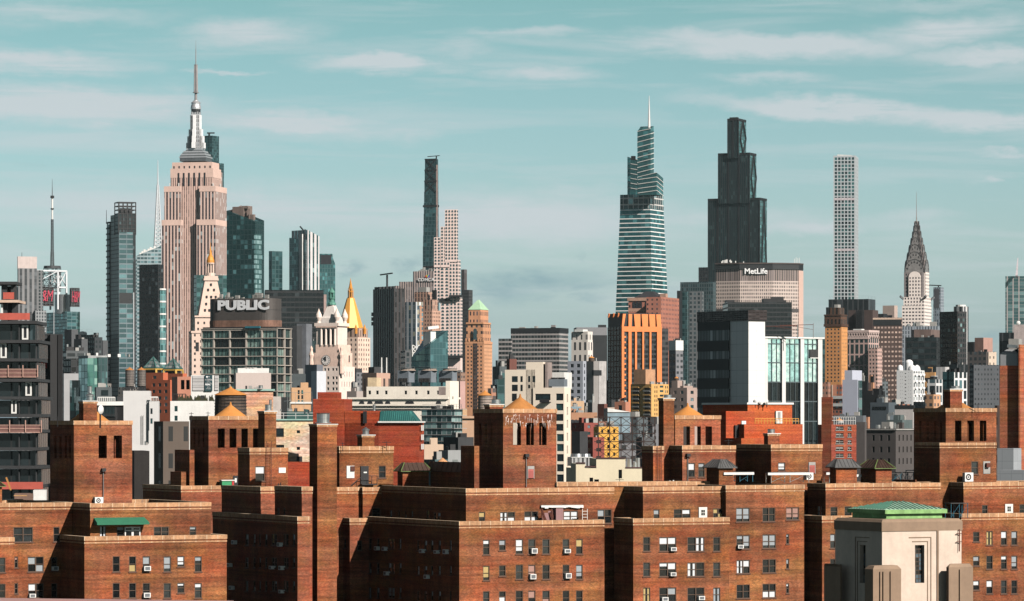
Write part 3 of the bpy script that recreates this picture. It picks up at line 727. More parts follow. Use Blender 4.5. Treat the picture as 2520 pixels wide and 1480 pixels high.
ur = [(1543, 862, 1588, 935, 's1'), (1690, 862, 1795, 935, 's1'), (85, 858, 182, 930, 's2'), (357, 855, 457, 930, 's2'), (592, 845, 690, 942, 's2')]
U3 = near_blk(b3, 's1', 870, 1455, 705, 702, 2.6, R=ur, L=[(1180, 850, 1200, 915), (1232, 865, 1278, 920), (925, 850, 942, 905), (985, 850, 997, 905), (1030, 855, 1042, 905), (1075, 855, 1087, 905)], xrk='s2')
near_blk(b3, 's1', 740-110, 740, 872, 694, U3[3]+.2, L=[(683, 850, 715, 900)], R=[(805, 835, 862, 903)], mat=BR)
near_blk(b3, 's1', 420, 430, 750, 694, 26, mat=BR, dep=5)
# wall beyond lower wing
b3.k = 's2'
near_blk(b3, 's2', 630, 640, 780, 690, 3.0, mat=BR, dep=9, cop=False)
chm = chimney(b3, 's1', 370, 425, 560, 253, 1600, 22, mat=BR, cap=FRW)
vent('big round steel vent on top of the tall brick chimney', 's1', 465, 248, 178, 100, 428, group='steel vents on the brick chimneys')
BH = near_blk(b3, 's1', 562, 578, 952, 410, 27, R=[(850, 543, 900, 628)], name='bulkhead', dep=5)
chimney(b3, 's1', 702, 735, 820, 328, 430, 28.5, mat=BR)
vent('domed steel cowl on the small chimney of the central bulkhead', 's1', 760, 326, 275, 54, 446, style=1, group='steel vents on the brick chimneys')
b3.k = 's1'
a, c = b3.X(722, 27), b3.X(777, 27); za, zb = b3.Z(668, a, 27), b3.Z(545, a, 27)
d = b3.box('roof_door', DKS, a, c, 26.85, 26.98, za, zb); M().box(a+.35, a+.75, 26.82, 26.85, zb-.8, zb-.65).build('notice', WHT, d)
m = M(); m.box(a-.2, c+.7, 26.0, 26.8, za-.12, za)
for q in (a-.2, c, c+.65): m.box(q, q+.05, 26.0, 26.05, za, za+.9)
m.box(a-.2, c+.7, 26.0, 26.05, za+.9, za+.95); m.bar((a-.2, 26.02, za+.9), (a-1.6, 26.02, za-.2), .03); m.build('door_landing', DKS, b3.o)
a, c = b3.X(627, 27), b3.X(680, 27); za, zb = b3.Z(628, a, 27), b3.Z(543, a, 27)
d = b3.box('wall_panel', WHT, a, c, 26.93, 26.99, za, zb); M().box(a+.45, a+.95, 26.8, 26.93, za+.8, za+1.35).build('exhaust', RUST, d)
T3 = tank_tower(b3, 's1', 1510, 1712, 308, 150, 700, 4.5, [(8, 245, 62, 400, 's2'), (98, 245, 152, 400, 's2'), (188, 245, 240, 400, 's2')],
                [(1545, 250, 1562, 400), (1583, 250, 1602, 400), (1620, 250, 1638, 400)], xrk='s2', mat=BRT)
near_blk(b3, 's1', 1418, 1512, 1530, 405, 6.0, mat=BRT, cop=False, par=0, w=.6, name='tower_annex')
cone(b3, 's2', 57, 45, 150, 122, 0, 10.5, ORD)
chimney(b3, 's1', 1583, 1620, 1712, 116, 180, 8.5, mat=BRR)
vent('steel vent on the dark chimney behind the white-stained tank tower', 's1', 1662, 114, 82, 68, 428, group='steel vents on the brick chimneys')
pole_light(b3, 's2', 96, 460, 690, 4.5, 'floodlight on a pale conduit beside the red louvre of the central tank tower')
def louvre(b, k, x0, y0, x1, y1, off, label=None):
    b.k = k; a, c = b.X(x0, off), b.X(x1, off); za, zb = b.Z(y1, a, off), b.Z(y0, a, off)
    o = b.box('louvre', pm('louvre pink', (.50, .13, .11), .6, var=.12), a+.08, c-.08, off-.06, off-.01, za+.05, zb-.35)
    m = M(); n = 8
    for i in range(n): z = za+.08+(zb-za-.5)*i/n; m.box(a+.08, c-.08, off-.12, off-.06, z, z+.07)
    m.build('slats', MATS['louvre pink'], o)
    M().box(a, a+.07, off-.1, off-.01, za, zb).box(c-.07, c, off-.1, off-.01, za, zb).box(a+.07, c-.07, off-.1, off-.011, zb-.34, zb).build('surround', CON, o)
louvre(b3, 's2', 105, 545, 152, 632, 4.5)
# white mineral streaks on the tower (real lime run-off, a shape of its own)
m = M(); rg = random.Random(4); x0, x1, y0, y1, z0, z1 = T3
for i in range(60):
    u = rg.uniform(x0+.2, x1-.4); z = z1-.5-rg.uniform(0, 1.3); h = rg.uniform(.15, .8); w_ = rg.uniform(.03, .12)
    if i % 3 == 0: w_ *= 2.2; h *= .4
    m.face([(u, y0-.004, z), (u+w_, y0-.004, z), (u+w_*.5, y0-.004, z-h)])
m.build('lime_stain', pm('lime stain', (.62, .50, .45), .9), b3.o)
m = M(); x0, x1, y0, y1, z0, z1 = T1
for i in range(90):
    u = rg.uniform(x0+.1, x0+4.8); z = z1-11.3-abs(rg.gauss(0, .5))+.6; h = rg.uniform(.05, .22); w_ = rg.uniform(.1, .45)
    m.face([(u, y0-.004, z), (u+w_, y0-.004, z+.03), (u+w_*.8, y0-.004, z-h), (u+w_*.1, y0-.004, z-h*.7)])
m.build('lime_stain', MATS['lime stain'], b1.o)
# hip roofed roof huts
def hip_hut(b, k, xl, xc, xr, yr, ye, yb_, off, label_mat, trim=None, name='roof_hut'):
    b.k = k; x0, x1, y0, y1 = b.ext(xl, xc, xr, off); ze, zt, z0 = b.Z(ye, x0, y0), b.Z(yr, x0, y0), b.Z(yb_, x0, y0)
    o = b.box(name, BR, x0+.35, x1-.35, y0+.35, y1-.35, z0, ze+.05)
    i = min(x1-x0, y1-y0)*.36
    M().taper(x0, x1, y0, y1, ze, zt, i, i).build('hip_roof', label_mat, o)
    m = M(); m2 = M()
    for (sx, sy, ex, ey) in ((x0, y0, x0+i, y0+i), (x1, y0, x1-i, y0+i), (x0, y1, x0+i, y1-i)): m.bar((sx, sy, ze+.03), (ex, ey, zt+.03), .035)
    for q in range(1, 7):
        xx = x0+(x1-x0)*q/7; xt = min(max(xx, x0+i), x1-i); m2.bar((xx, y0, ze+.03), (xt, y0+i, zt+.03), .03)
        yy_ = y0+(y1-y0)*q/7; yt = min(max(yy_, y0+i), y1-i); m2.bar((x0, yy_, ze+.03), (x0+i, yt, zt+.03), .03)
    m2.build('roof_seams', label_mat, o); m.build('hip_ridges', trim or label_mat, o)
    M().box(x0-.02, x1+.02, y0-.02, y1+.02, ze-.07, ze-.005).build('gutter', trim or label_mat, o)
RBR = pm('brown copper', (.055, .028, .018), .55, .3, var=.35); GRN = pm('verdigris trim', (.15, .22, .07), .7, var=.3); LEAD = pm('grey lead roof', (.10, .10, .10), .6, .2, var=.2)
hip_hut(b3, 's1', 952, 1005, 1225, 522, 580, 700, 22, RBR, GRN)
hip_hut(b3, 's1', 1180, 1420, 1470, 518, 585, 705, 14, RBR, RBR)
hip_hut(b1, 's0', -90, -60, 42, 655, 685, 800, 12, RBR, GRN)

# ---- building 4
b4 = B('apartment_building', 'long brick apartment block right of centre with rooftop scaffolding and two bulkheads', 'apartment building', 840, 424, TH, 'brick apartment blocks in the foreground', 's2')
yw = [(1036, 1136), (1212, 1310), (1386, 1485)]
r4 = rep([(908, 958), (1020, 1138), (1215, 1333), (1393, 1443)], yw)
W4 = near_blk(b4, 's2', 705, 840, 1505, 910, 0, R=r4, L=[])
U4 = near_blk(b4, 's2', 822, 908, 1475, 690, 2.4, R=[(980, 845, 1022, 915), (1120, 843, 1237, 912), (1393, 838, 1462, 905)], dep=13)
r5 = [(1552, 833, 1647, 932), (1733, 832, 1913, 930)]
r5 = [(1552, 833, 1647, 932), (1735, 832, 1823, 930), (1555, 1023, 1648, 1120), (1735, 1018, 1828, 1115), (1555, 1195, 1648, 1290), (1735, 1190, 1828, 1285), (1555, 1365, 1648, 1462), (1735, 1360, 1828, 1457),
      (125, 830, 215, 918, 's3'), (125, 1015, 147, 1085, 's3'), (125, 1187, 147, 1257, 's3'), (125, 1357, 147, 1427, 's3')]
W5 = near_blk(b4, 's2', 1470, 1482, 250, 680, 1.6, R=r5, dep=16, xrk='s3')
# french window, white, on setback
def white_door(b, k, x0, y0, x1, y1, off):
    b.k = k; a, c = b.X(x0, off), b.X(x1, off); za, zb = b.Z(y1, a, off), b.Z(y0, a, off)
    d = b.box('terrace_door', FRW, a, c, off-.1, off-.01, za, zb)
    m = M(); W, H = c-a, zb-za
    for i in range(2):
        for j in range(2): m.box(a+W*(.28+.24*i), a+W*(.28+.24*i)+W*.2, off-.115, off-.1, za+H*(.25+.27*j), za+H*(.25+.27*j)+H*.23)
    m.build('door_glass', GL('near', b.rng), d)
white_door(b4, 's2', 1292, 830, 1349, 905, 2.4)
T4c = chimney(b4, 's2', 1015, 1050, 1123, 73, 660, 15, mat=BRR)
vent('steel vent on the chimney of the fourth tank tower', 's2', 1078, 72, 50, 60, 438, group='steel vents on the brick chimneys')
T4 = tank_tower(b4, 's2', 1105, 1130, 1445, 195, 560, 16.5, [(1187, 270, 1233, 400), (1265, 270, 1308, 400), (1340, 270, 1385, 400)], [], mat=BRT)
cone(b4, 's2', 1217, 108, 198, 118, 0, 21, ORC)
near_blk(b4, 's2', 1060, 1180, 1548, 405, 12, R=[(1220, 523, 1268, 622), (1290, 523, 1335, 622)], name='bulkhead', mat=BRT)
near_blk(b4, 's2', 900, 978, 1052, 408, 13.6, R=[], name='bulkhead', mat=BRT)
ladder(b4, 's2', 1000, 1030, 408, 650, 13.6, 'rusty ladder on the brick wall left of the fourth tank tower chimney')
pole_light(b4, 's2', 1214, 458, 650, 12, 'floodlight on a dark conduit on the bulkhead under the fourth tank tower')
near_blk(b4, 's3', -60, 22, 375, 397, 9, R=[(70, 520, 120, 580)], name='bulkhead', mat=BR, dep=8)
louvre(b4, 's3', 280, 518, 326, 598, 9)
chimney(b4, 's3', -28, 0, 80, 318, 410, 12, mat=BRR, cap=WHT)
vent('steel vent on the chimney left of the white-columned glass building', 's3', 22, 316, 288, 56, 456, group='steel vents on the brick chimneys')
hip_hut(b4, 's2', 1318, 1425, 1560, 500, 556, 700, 5.5, LEAD, LEAD)
hip_hut(b4, 's3', 398, 464, 645, 497, 553, 700, 2.5, LEAD, LEAD)
hip_hut(b4, 's3', 612, 740, 886, 502, 560, 700, 4.5, RBR, GRN)
b4.k = 's2'
near_blk(b4, 's2', 300, 312, 1480, 660, 8, mat=BR, dep=3, cop=True)

# ---- building 5 (right)
b5 = B('apartment_building', 'brick apartment block at the right edge behind the copper-roofed stone tower', 'apartment building', 375, 434, TH, 'brick apartment blocks in the foreground', 's3')
near_blk(b5, 's3', 220, 375, 800, 892, 0, R=[(430, 1015, 468, 1115), (430, 1187, 468, 1285)])
U6 = near_blk(b5, 's3', 275, 400, 1195, 668, 2.6, R=[(432, 827, 482, 895), (530, 823, 580, 890)], L=[(340, 820, 372, 895)])
r7 = rep([(1512, 1557), (1613, 1655), (1685, 1727), (1790, 1835)], [(995, 1093), (1165, 1260), (1335, 1430)])+rep([(1420, 1465)], [(1000, 1070), (1168, 1237), (1337, 1405)])
near_blk(b5, 's3', 1150, 1340, 1900, 876, 2.0, R=r7)
near_blk(b5, 's3', 1185, 1355, 1900, 660, 4.6, R=[(1482, 815, 1522, 880), (1742, 810, 1800, 878)])
white_door(b5, 's3', 1640, 808, 1694, 876, 4.6)
T5 = tank_tower(b5, 's3', 1010, 1232, 1582, 145, 560, 8.5, [(1295, 230, 1340, 372), (1380, 230, 1427, 372), (1467, 230, 1513, 372)], [(1045, 235, 1062, 375), (1098, 235, 1114, 375), (1150, 235, 1166, 375), (1190, 235, 1204, 375)], mat=BR)
near_blk(b5, 's3', 1020, 1190, 1581, 385, 7.6, R=[(1408, 512, 1457, 602)], name='tower_base', mat=BR, cop=.3, par=0)
near_blk(b5, 's3', 1008, 1020, 1030, 640, 7.7, dep=10, mat=BR, cop=False, par=0, name='tower_annex')
chimney(b5, 's3', 1218, 1262, 1345, 10, 150, 11, mat=BRR)
vent('steel vent on the chimney of the rightmost tank tower', 's3', 1300, 8, -10, 66, 450, group='steel vents on the brick chimneys')
cone(b5, 's3', 1290, 55, 150, 135, 0, 13, ORD)
b5.k = 's3'; a, c = b5.X(1490, 7.6), b5.X(1537, 7.6); za, zb = b5.Z(598, a, 7.6), b5.Z(512, a, 7.6)
d = b5.box('wall_panel', CON, a, c, 7.53, 7.59, za, zb); M().box(a+.25, c-.2, 7.2, 7.53, za+.75, za+1.25).build('exhaust', RUST, d)
wall_ac(b5, 's3', 1345, 590, 1403, 652, 7.0, 'white condenser unit at the foot of the rightmost tank tower')
near_blk(b5, 's3', 385, 400, 1900, 661, 9, mat=BR, dep=3)

def pole(k, px, yt, yb_, D, label, arm=0.):
    x, y, z0 = at(k, px, yb_, D); h = at(k, px, yt, D)[2]-z0; t = thing('roof_pole', label, 'pole', (x, y, z0-.5), 0); M().cyl(0, 0, .035, .03, 0, h+.5, 6).build('pole', DKS, t); m = M(); m.bar((-.25-arm, 0, h+.35), (.25+arm, 0, h+.35), .025).bar((-.15, 0, h+.1), (.15, 0, h+.1), .02); m.build('cross_bar', DKS, t)
for q in (('s0', 1325, 172, 205, 424, 'thin pole at the left corner of the second tank tower roof'), ('s0', 1441, 168, 205, 424, 'thin pole at the front corner of the second tank tower roof'), ('s0', 400, 200, 240, 411, 'thin pole on the left corner of the leftmost tank tower'),
          ('s1', 600, 380, 410, 442, 'small aerial on the left end of the central bulkhead'), ('s1', 905, 372, 410, 444, 'small aerial on the right end of the central bulkhead', .3), ('s2', 745, 630, 662, 436, 'small aerial on the long roof left of the fourth chimney', .2),
          ('s3', 1455, 112, 148, 452, 'small aerial on the rightmost tank tower', .3), ('s3', 980, 610, 665, 452, 'bare pole at the foot of the rightmost tank tower'), ('s1', 1320, 640, 700, 440, 'bare pole on the dark roof in front of the stained tank tower'), ('s2', 1500, 360, 405, 446, 'small aerial on the bulkhead below the fourth tank tower', .2)): pole(*q[:5], q[5], *(q[6:]))
for i, (k, x0, x1, y0, y1, D, lb) in enumerate((('s2', 1085, 1125, 640, 660, 440, 'low white cowl on the long roof beside the fourth tank tower'), ('s1', 150, 176, 655, 685, 436, 'pair of short black pipes at the foot of the bulkhead'), ('s0', 980, 992, 775, 800, 423, 'small grey cowl behind the setback with the green awning'))):
    p = at(k, x0, y1, D); t = thing('roof_cowl', lb, 'vent', p, 0); w_ = (TX(k, x1)-TX(k, x0))*D/F; h = (TY(k, y1)-TY(k, y0))*D/F; mt = (WHT, DKS, STL)[i]
    for j in range(2): M().cyl(w_*(.2+.6*j), 0, w_*.14, w_*.14, -.3, h*(.7+.2*j), 10).build('pipe', mt, t)
# ---- window air conditioners
acs = [(b1, 's0', 990, 1238, 1042, 1270, 0, 'white air conditioner in the third window of the upper row, bottom left block'),
 (b1, 's0', 988, 1425, 1036, 1455, 0, 'white air conditioner in the third window of the lower row, bottom left block'),
 (b1, 's0', 197, 1430, 240, 1455, yC, 'white air conditioner in the bottom left corner window pair'),
 (b1, 's0', 357, 1240, 397, 1268, yC, 'grey shaded air conditioner in the window beside the bottom left block'),
 (b3, 's2', 126, 1115, 166, 1150, 0, 'white air conditioner in the fourth window of the top row of the central wing'),
 (b3, 's2', 354, 1120, 398, 1147, 0, 'white air conditioner in the sixth window of the top row of the central wing'),
 (b3, 's2', 117, 1298, 158, 1328, 0, 'white air conditioner in the fourth window of the middle row of the central wing'),
 (b3, 's2', 362, 1292, 402, 1322, 0, 'white air conditioner in the sixth window of the middle row of the central wing'),
 (b4, 's2', 1090, 1105, 1130, 1132, 0, 'white air conditioner in the wide top row window right of the deep shaded recess'),
 (b4, 's2', 1088, 1280, 1128, 1306, 0, 'white air conditioner in the wide middle row window right of the deep shaded recess'),
 (b4, 's2', 1030, 1455, 1072, 1480, 0, 'white air conditioner in the wide bottom row window right of the deep shaded recess'),
 (b4, 's2', 1283, 1445, 1330, 1472, 0, 'white air conditioner under the pale curtained window of the bottom row'),
 (b4, 's2', 1555, 1090, 1594, 1115, 1.6, 'white air conditioner in the left half of the ochre-blind window')]
for q in acs: ac_unit(q[7], q[1], q[2], q[3], q[4], q[5], q[0], q[6])
x3 = W3[0]
sh = [(b3, 's1', 840, 1103, 872, 1127, x3), (b3, 's1', 893, 1105, 937, 1130, x3), (b3, 's1', 905, 1275, 940, 1300, x3), (b3, 's1', 1152, 1122, 1184, 1146, x3), (b3, 's1', 1253, 1128, 1278, 1150, x3),
      (b3, 's1', 1316, 1123, 1354, 1153, x3), (b3, 's1', 1184, 1297, 1224, 1324, x3), (b2, 's1', 168, 1077, 205, 1101, 0.), (b2, 's1', 112, 1236, 143, 1258, 0.), (b2, 's1', 178, 1240, 207, 1263, 0.),
      (b2, 's1', 178, 1402, 207, 1424, 0.), (b2, 's1', -148, 1062, -120, 1085, 0.), (b2, 's1', -180, 1216, -138, 1243, 0.), (b2, 's1', -165, 1378, -140, 1400, 0.)]
shl = ['left of the adjacent upper pair on the central dark wall', 'right of the adjacent upper pair on the central dark wall', 'alone in the middle row under the pair on the central dark wall', 'leftmost of the upper three by the lit corner of the central wing', 'middle of the upper three by the lit corner of the central wing',
 'rightmost of the upper three by the lit corner of the central wing', 'below the three near the lit corner of the central wing', 'upper one nearest the chimney on the dark court wall', 'left one of the middle pair on the dark court wall', 'right one of the middle pair on the dark court wall',
 'lowest one nearest the chimney on the dark court wall', 'topmost one at the far left of the dark court wall', 'middle one at the far left of the dark court wall', 'lowest one at the far left of the dark court wall']
for (b, k, x0, y0, x1, y1, pl), lb in zip(sh, shl): ac_unit('shaded air conditioner '+lb, k, x0, y0, x1, y1, b, pl, 'L')

# ---- copper roofed stone tower in front
bc = B('stone_tower', 'pale stone tower with a green copper hip roof in the lower right foreground', 'tower', 790, 330, 27, None, 's3')
CRM = pm('cream stone', (.62, .50, .41), .85, var=.12, sc=.5); BND = pm('brown stone', (.27, .185, .125), .85, var=.12, sc=.5)
x0, x1, y0, y1 = bc.ext(465, 790, 1340, 0.)
zt, zb, zc = bc.Z(915), bc.Z(998), bc.Z(900)
RR = bc.rects('R', [(1018, 1092, 1083, 1355)], 0.); LL = bc.rects('L', [(635, 1092, 676, 1355)], x0)
m = M(); wall(m, 'R', x0, x1, 0, zb, RR, y0, .5); wall(m, 'L', y0, y1, 0, zb, LL, x0, .5)
W, d_ = x1-x0, y1-y0
m.quad((x1, y0, 0), (x1, y1, 0), (x1, y1, zb), (x1, y0, zb), 0, d_, 0, zb); m.quad((x1, y1, 0), (x0, y1, 0), (x0, y1, zb), (x1, y1, zb), 0, W, 0, zb)
m.build('wall', CRM, bc.o)
def cham(o, c=.9): return [(x0-o+c, y0-o), (x1+o-c, y0-o), (x1+o, y0-o+c), (x1+o, y1+o-c), (x1+o-c, y1+o), (x0-o+c, y1+o), (x0-o, y1+o-c), (x0-o, y0-o+c)]
m = M().prism([(x0-.07, y0-.07), (x1+.07, y0-.07), (x1+.07, y1+.07), (x0-.07, y1+.07)], zb, zt-.25).build('parapet_band', BND, bc.o)
M().taper(x0-.07, x1+.07, y0-.07, y1+.07, zt-.25, zt, .22, .22).build('parapet_cap', BND, bc.o)
for face, lst, pl in (('R', RR, y0), ('L', LL, x0)):
    for (a, b_, c, d) in lst:
        me = M().box(0, b_-a, .4, .45, 0, d-c).mesh('window', GL('near', bc.rng)); loc, rz = ((a, pl, c), 0) if face == 'R' else ((pl, b_, c), -pi/2)
        o = link('window', me, bc.o, loc, rz); m = M()
        for i in range(1, 3): m.box((b_-a)*i/3-.02, (b_-a)*i/3+.02, .36, .4, 0, d-c)
        for i in range(1, 9): m.box(0, b_-a, .355, .395, (d-c)*i/9-.02, (d-c)*i/9+.02)
        link('glazing_bars', m.mesh('glazing_bars', FRM), o); m = M(); rr = bc.rng
        for i in range(3):
            for j in range(9):
                if rr.random() < .45: m.box((b_-a)*i/3+.03, (b_-a)*(i+1)/3-.03, .385, .399, (d-c)*j/9+.03, (d-c)*(j+1)/9-.03)
        link('clear_panes', m.mesh('clear_panes', glass('pane blue grey', (.10, .14, .17), .2, .2)), o)
        # stepped frame lines round the window
        m = M()
        for e, t in ((.28, .06), (.62, .07)):
            zt_ = d+e; q = lambda u0_, u1_, za, zb_: (m.box(u0_, u1_, pl-.05, pl, za, zb_) if face == 'R' else m.box(pl-.05, pl, u0_, u1_, za, zb_))
            if face == 'R': q(b_+e, b_+e+t, c-6, zt_+t); q(a-e, b_+e, zt_, zt_+t)
            else: q(b_+e, b_+e+t, c-6, zt_+t); q(a-e, b_+e, zt_, zt_+t)
        m.build('moulding', BND, bc.o)
# corner pilaster strip
for px in (1176,):
    u = bc.X(px, 0.); bc.box('pilaster', BND, u-.12, u+.02, -.10, 0, 0, zb); 
bc.box('pilaster', CRM, bc.X(1178, 0.)+.03, x1-.4, -.06, .0, 0, zb-.002)
# buttresses
def butt(off, xl, xc, xr, yt, ribs):
    bc.k = 's3'; a0, a1, b0, b1_ = bc.ext(xl, xc, xr, off); z1 = bc.Z(yt, a0, off)
    o = bc.box('buttress', BND, a0, a1, b0, b1_, 0, z1-.3); M().taper(a0, a1, b0, b1_, z1-.3, z1, .25, .2).build('buttress_cap', BND, o)
    for r in ribs:
        u = a0+(a1-a0)*r; M().box(u-.07, u+.07, off-.14, off, 0, z1-.5).build('rib', BND, o)
butt(-2.6, 670, 728, 922, 1236, (.25, .36, .62))
bc.k = 's3'; xr_ = bc.X(1250, -.1)
butt(-1.2, 1235, 1252, 1420, 1222, (.45,))
butt(5.2, 388, 500, 512, 1226, ())
# pipes and brackets
u = bc.X(752, -.0); m = M()
pz = thing('conduit_bracket', 'rusty vertical bracket on the right corner of the pale stone tower', 'bracket', bc.world(bc.X(1320, -.1), -.1, bc.Z(1145)), bc.th)
M().box(-.04, .04, -.15, -.07, 0, 1.9).build('upright', RUST, pz); M().box(-.3, .3, -.15, -.08, 1.5, 1.56).box(-.3, .3, -.15, -.08, .8, .86).build('cross_arm', RUST, pz)
# copper roof
VER = pm('verdigris copper', (.36, .56, .43), .7, .1, var=.32, sc=.35, fine=2.2)
VERY = pm('verdigris fascia', (.26, .47, .17), .7, .1, var=.4, sc=.5, fine=1.8)
bc.k = 's3'; offr = 1.5; a0, a1, b0, b1_ = bc.ext(562, 815, 1228, offr); zs, ze, zr = bc.Z(916, a0, offr)-.8, bc.Z(848, a0, offr), bc.Z(797, a0, offr)
rf = M().box(a0+.2, a1-.2, b0+.2, b1_-.2, zs, ze-.25).build('roof_base', VERY, bc.o)
ring(a0, a1, b0, b1_, ze-1.05, ze-.75, .0, .5).build('moulding', VERY, rf); ring(a0, a1, b0, b1_, ze-.35, ze, .12, .6).build('cornice', VERY, rf)
ii = (b1_-b0)/2*.92
M().taper(a0-.1, a1+.1, b0-.1, b1_+.1, ze, zr, min(ii, (a1-a0)*.42), ii).build('hip_roof', VER, rf)
m = M(); i_ = min(ii, (a1-a0)*.42)
for q in range(1, 14):
    xx = a0+(a1-a0)*q/14; xt = min(max(xx, a0+i_), a1-i_); f = min(1, min(xx-a0, a1-xx)/i_) 
    m.bar((xx, b0, ze+.03), (xx, b0+ii*f, ze+(zr-ze)*f+.03), .05)
    yy_ = b0+(b1_-b0)*q/14; f = min(1, min(yy_-b0, b1_-yy_)/ii); m.bar((a0, yy_, ze+.03), (a0+i_*f, yy_, ze+(zr-ze)*f+.03), .05)
m.build('standing_seams', pm('dark verdigris', (.05, .16, .11), .7), rf)

# ---- roof scaffolds with white beams
def scaffold(k, x0, x1, y0, yb_, D, label, blue=True, beams=1):
    X0, _, Z0 = at(k, x0, yb_, D); X1, _, Z1 = at(k, x1, y0, D)
    t = thing('scaffold', label, 'scaffold', (X0, D, Z0), radians(TH), 'scaffolding on the long roof'); W = (X1-X0)/cos(radians(TH)); H = Z1-Z0; n = max(2, round(W/2)); dd = 1.2
    m = M()
    for i in range(n+1):
        for y in (0, dd): m.box(W*i/n-.03, W*i/n+.03, y-.03, y+.03, 0, H)
    for i in range(n):
        m.bar((W*i/n, 0, .1), (W*(i+1)/n, 0, H-.1), .02); m.bar((W*i/n, dd, H-.1), (W*(i+1)/n, dd, .1), .02)
    m.build('tubes', pm('scaffold blue', (.02, .11, .16), .5, .3, streak=False) if blue else STL, t)
    M().box(-.1, W+.1, -.1, dd+.1, H, H+.08).build('deck', pm('deck dark', (.05, .05, .05), .8), t)
    for j in range(beams):
        M().box(-.6+j*W*.2, W*(.78 if j == 0 and beams > 1 else 1.0)+.5*j, -.35-.1*j, -.22-.1*j, H-.25-.25*j, H+.02-.25*j).build('white_beam', WHT, t)
scaffold('s2', 1490, 1672, 590, 655, 436, 'blue scaffold with a short white deck beside the grey hip-roofed hut')
scaffold('s3', 22, 292, 592, 662, 438, 'scaffold under a long white beam in front of the bulkhead', False)
scaffold('s3', 425, 615, 590, 662, 444, 'scaffold with two white beams before the grey hip-roofed hut', False, 2)
scaffold('s3', 760, 925, 600, 665, 450, 'blue scaffold in front of the brown hip-roofed hut', True, 0)
scaffold('s3', 925, 1012, 592, 665, 454, 'blue scaffold at the foot of the rightmost tank tower', True, 0)
scaffold('s3', 1268, 1390, 806, 905, 437, 'blue scaffold with a dark deck on the terrace behind the copper roof', True, 0)
wall_ac(b4, 's3', 247, 590, 296, 640, 6.5, 'white condenser unit on the roof between two scaffolds')
# street lamp behind
X, Y, Zz = at('s3', 955, 665, 460)
t = thing('street_lamp', 'tall grey lamp with one arm rising above the roof near the rightmost tank tower', 'lamp', (X, Y, 0), 0)
zl = at('s3', 955, 572, 460)[2]; M().cyl(0, 0, .13, .08, 0, zl, 8).build('pole', STL, t); M().box(0, 1.5, -.06, .06, zl-.1, zl).box(.9, 1.8, -.15, .15, zl-.12, zl+.04).build('lamp_head', WST, t)
# retractable awning and clutter on the terraces
b3.k = 's2'; a, c = b3.X(195, 2.6), b3.X(487, 2.6); z = b3.Z(832, a, 2.6)
t = thing('awning', 'rolled white awning above the terrace of the central wing', 'awning', b3.world(a, 2.6, z), b3.th)
m = M(); n = 24; rg = random.Random(2)
for i in range(n): m.box((c-a)*i/n, (c-a)*(i+1)/n, -.3, -.02, -.02+rg.uniform(-.1, .04), .2)
m.build('canopy', WHT, t); M().box(0, c-a, -.2, -.02, .2, .26).build('housing', STL, t)
b3.k = 's2'; zt3 = W3[5]
for (x0, x1, h, nm, lb, mt) in ((305, 355, 1.2, 'terrace_cabinet', 'mauve cabinet on the terrace of the central wing', pm('mauve board', (.28, .15, .15), .7)),):
    a, c = b3.X(x0, 1.3), b3.X(x1, 1.3); t = thing(nm, lb, 'cabinet', b3.world(a, 1.3, zt3-.9), b3.th); M().box(0, c-a, 0, .6, 0, 1.0+h).build('cabinet_body', mt, t); M().box(-.05, c-a+.05, -.03, .63, 1.0+h, 1.06+h).build('cabinet_top', DKS, t)
rg = random.Random(9)
t = thing('folded_furniture', 'heap of dark folded garden chairs on the terrace of the central wing', 'garden furniture', b3.world(b3.X(215, 1.5), 1.5, zt3-.9), b3.th)
for i in range(7): M().bar((i*.28, 0, .4), (i*.28+rg.uniform(-.5, .7), .3, 1.4+rg.uniform(0, .9)), .09).build('chair_frame', RUST, t)
for i in range(3): M().box(.3+i*.5, .75+i*.5, .25+i*.1, .29+i*.1, .8, 1.7+.2*i).build('chair_seat', MATS['mauve board'], t)
t = thing('shelf_rack', 'white wire rack on the terrace of the central wing', 'rack', b3.world(b3.X(487, 1.2), 1.2, zt3-.9), b3.th)
m = M()
for q in (0, .6): m.box(q, q+.05, 0, .05, 0, 2.1)
M_ = m.build('uprights', FRW, t); m = M()
for i in range(5): m.box(.05, .6, 0, .3, .5+i*.33, .54+i*.33)
m.build('shelves', FRW, t)
# pinkish ledge of the viewer's own roof, bottom left
p0 = at('P', -40, 1471.5, 4.3); p1 = at('P', 575, 1478.5, 4.3)
lg = M(); lg.face([(p0[0], 4, p0[2]), (p1[0], 4, p1[2]), (p1[0], 4.3, p1[2]), (p0[0], 4.3, p0[2])]); lg.face([(p0[0], 4, p0[2]-1.5), (p1[0], 4, p1[2]-1.5), (p1[0], 4, p1[2]), (p0[0], 4, p0[2])])
lg.face([(p0[0], 4.3, p0[2]-1.5), (p1[0], 4.3, p1[2]-1.5), (p1[0], 4.3, p1[2]), (p0[0], 4.3, p0[2])]); lg.face([(p1[0], 4, p1[2]-1.5), (p1[0], 4.3, p1[2]-1.5), (p1[0], 4.3, p1[2]), (p1[0], 4, p1[2])])
tag(lg.build('ledge', pm('pink ledge', (.42, .24, .22), .8), None), 'pinkish stone ledge right in front of the camera at the bottom left', 'ledge')
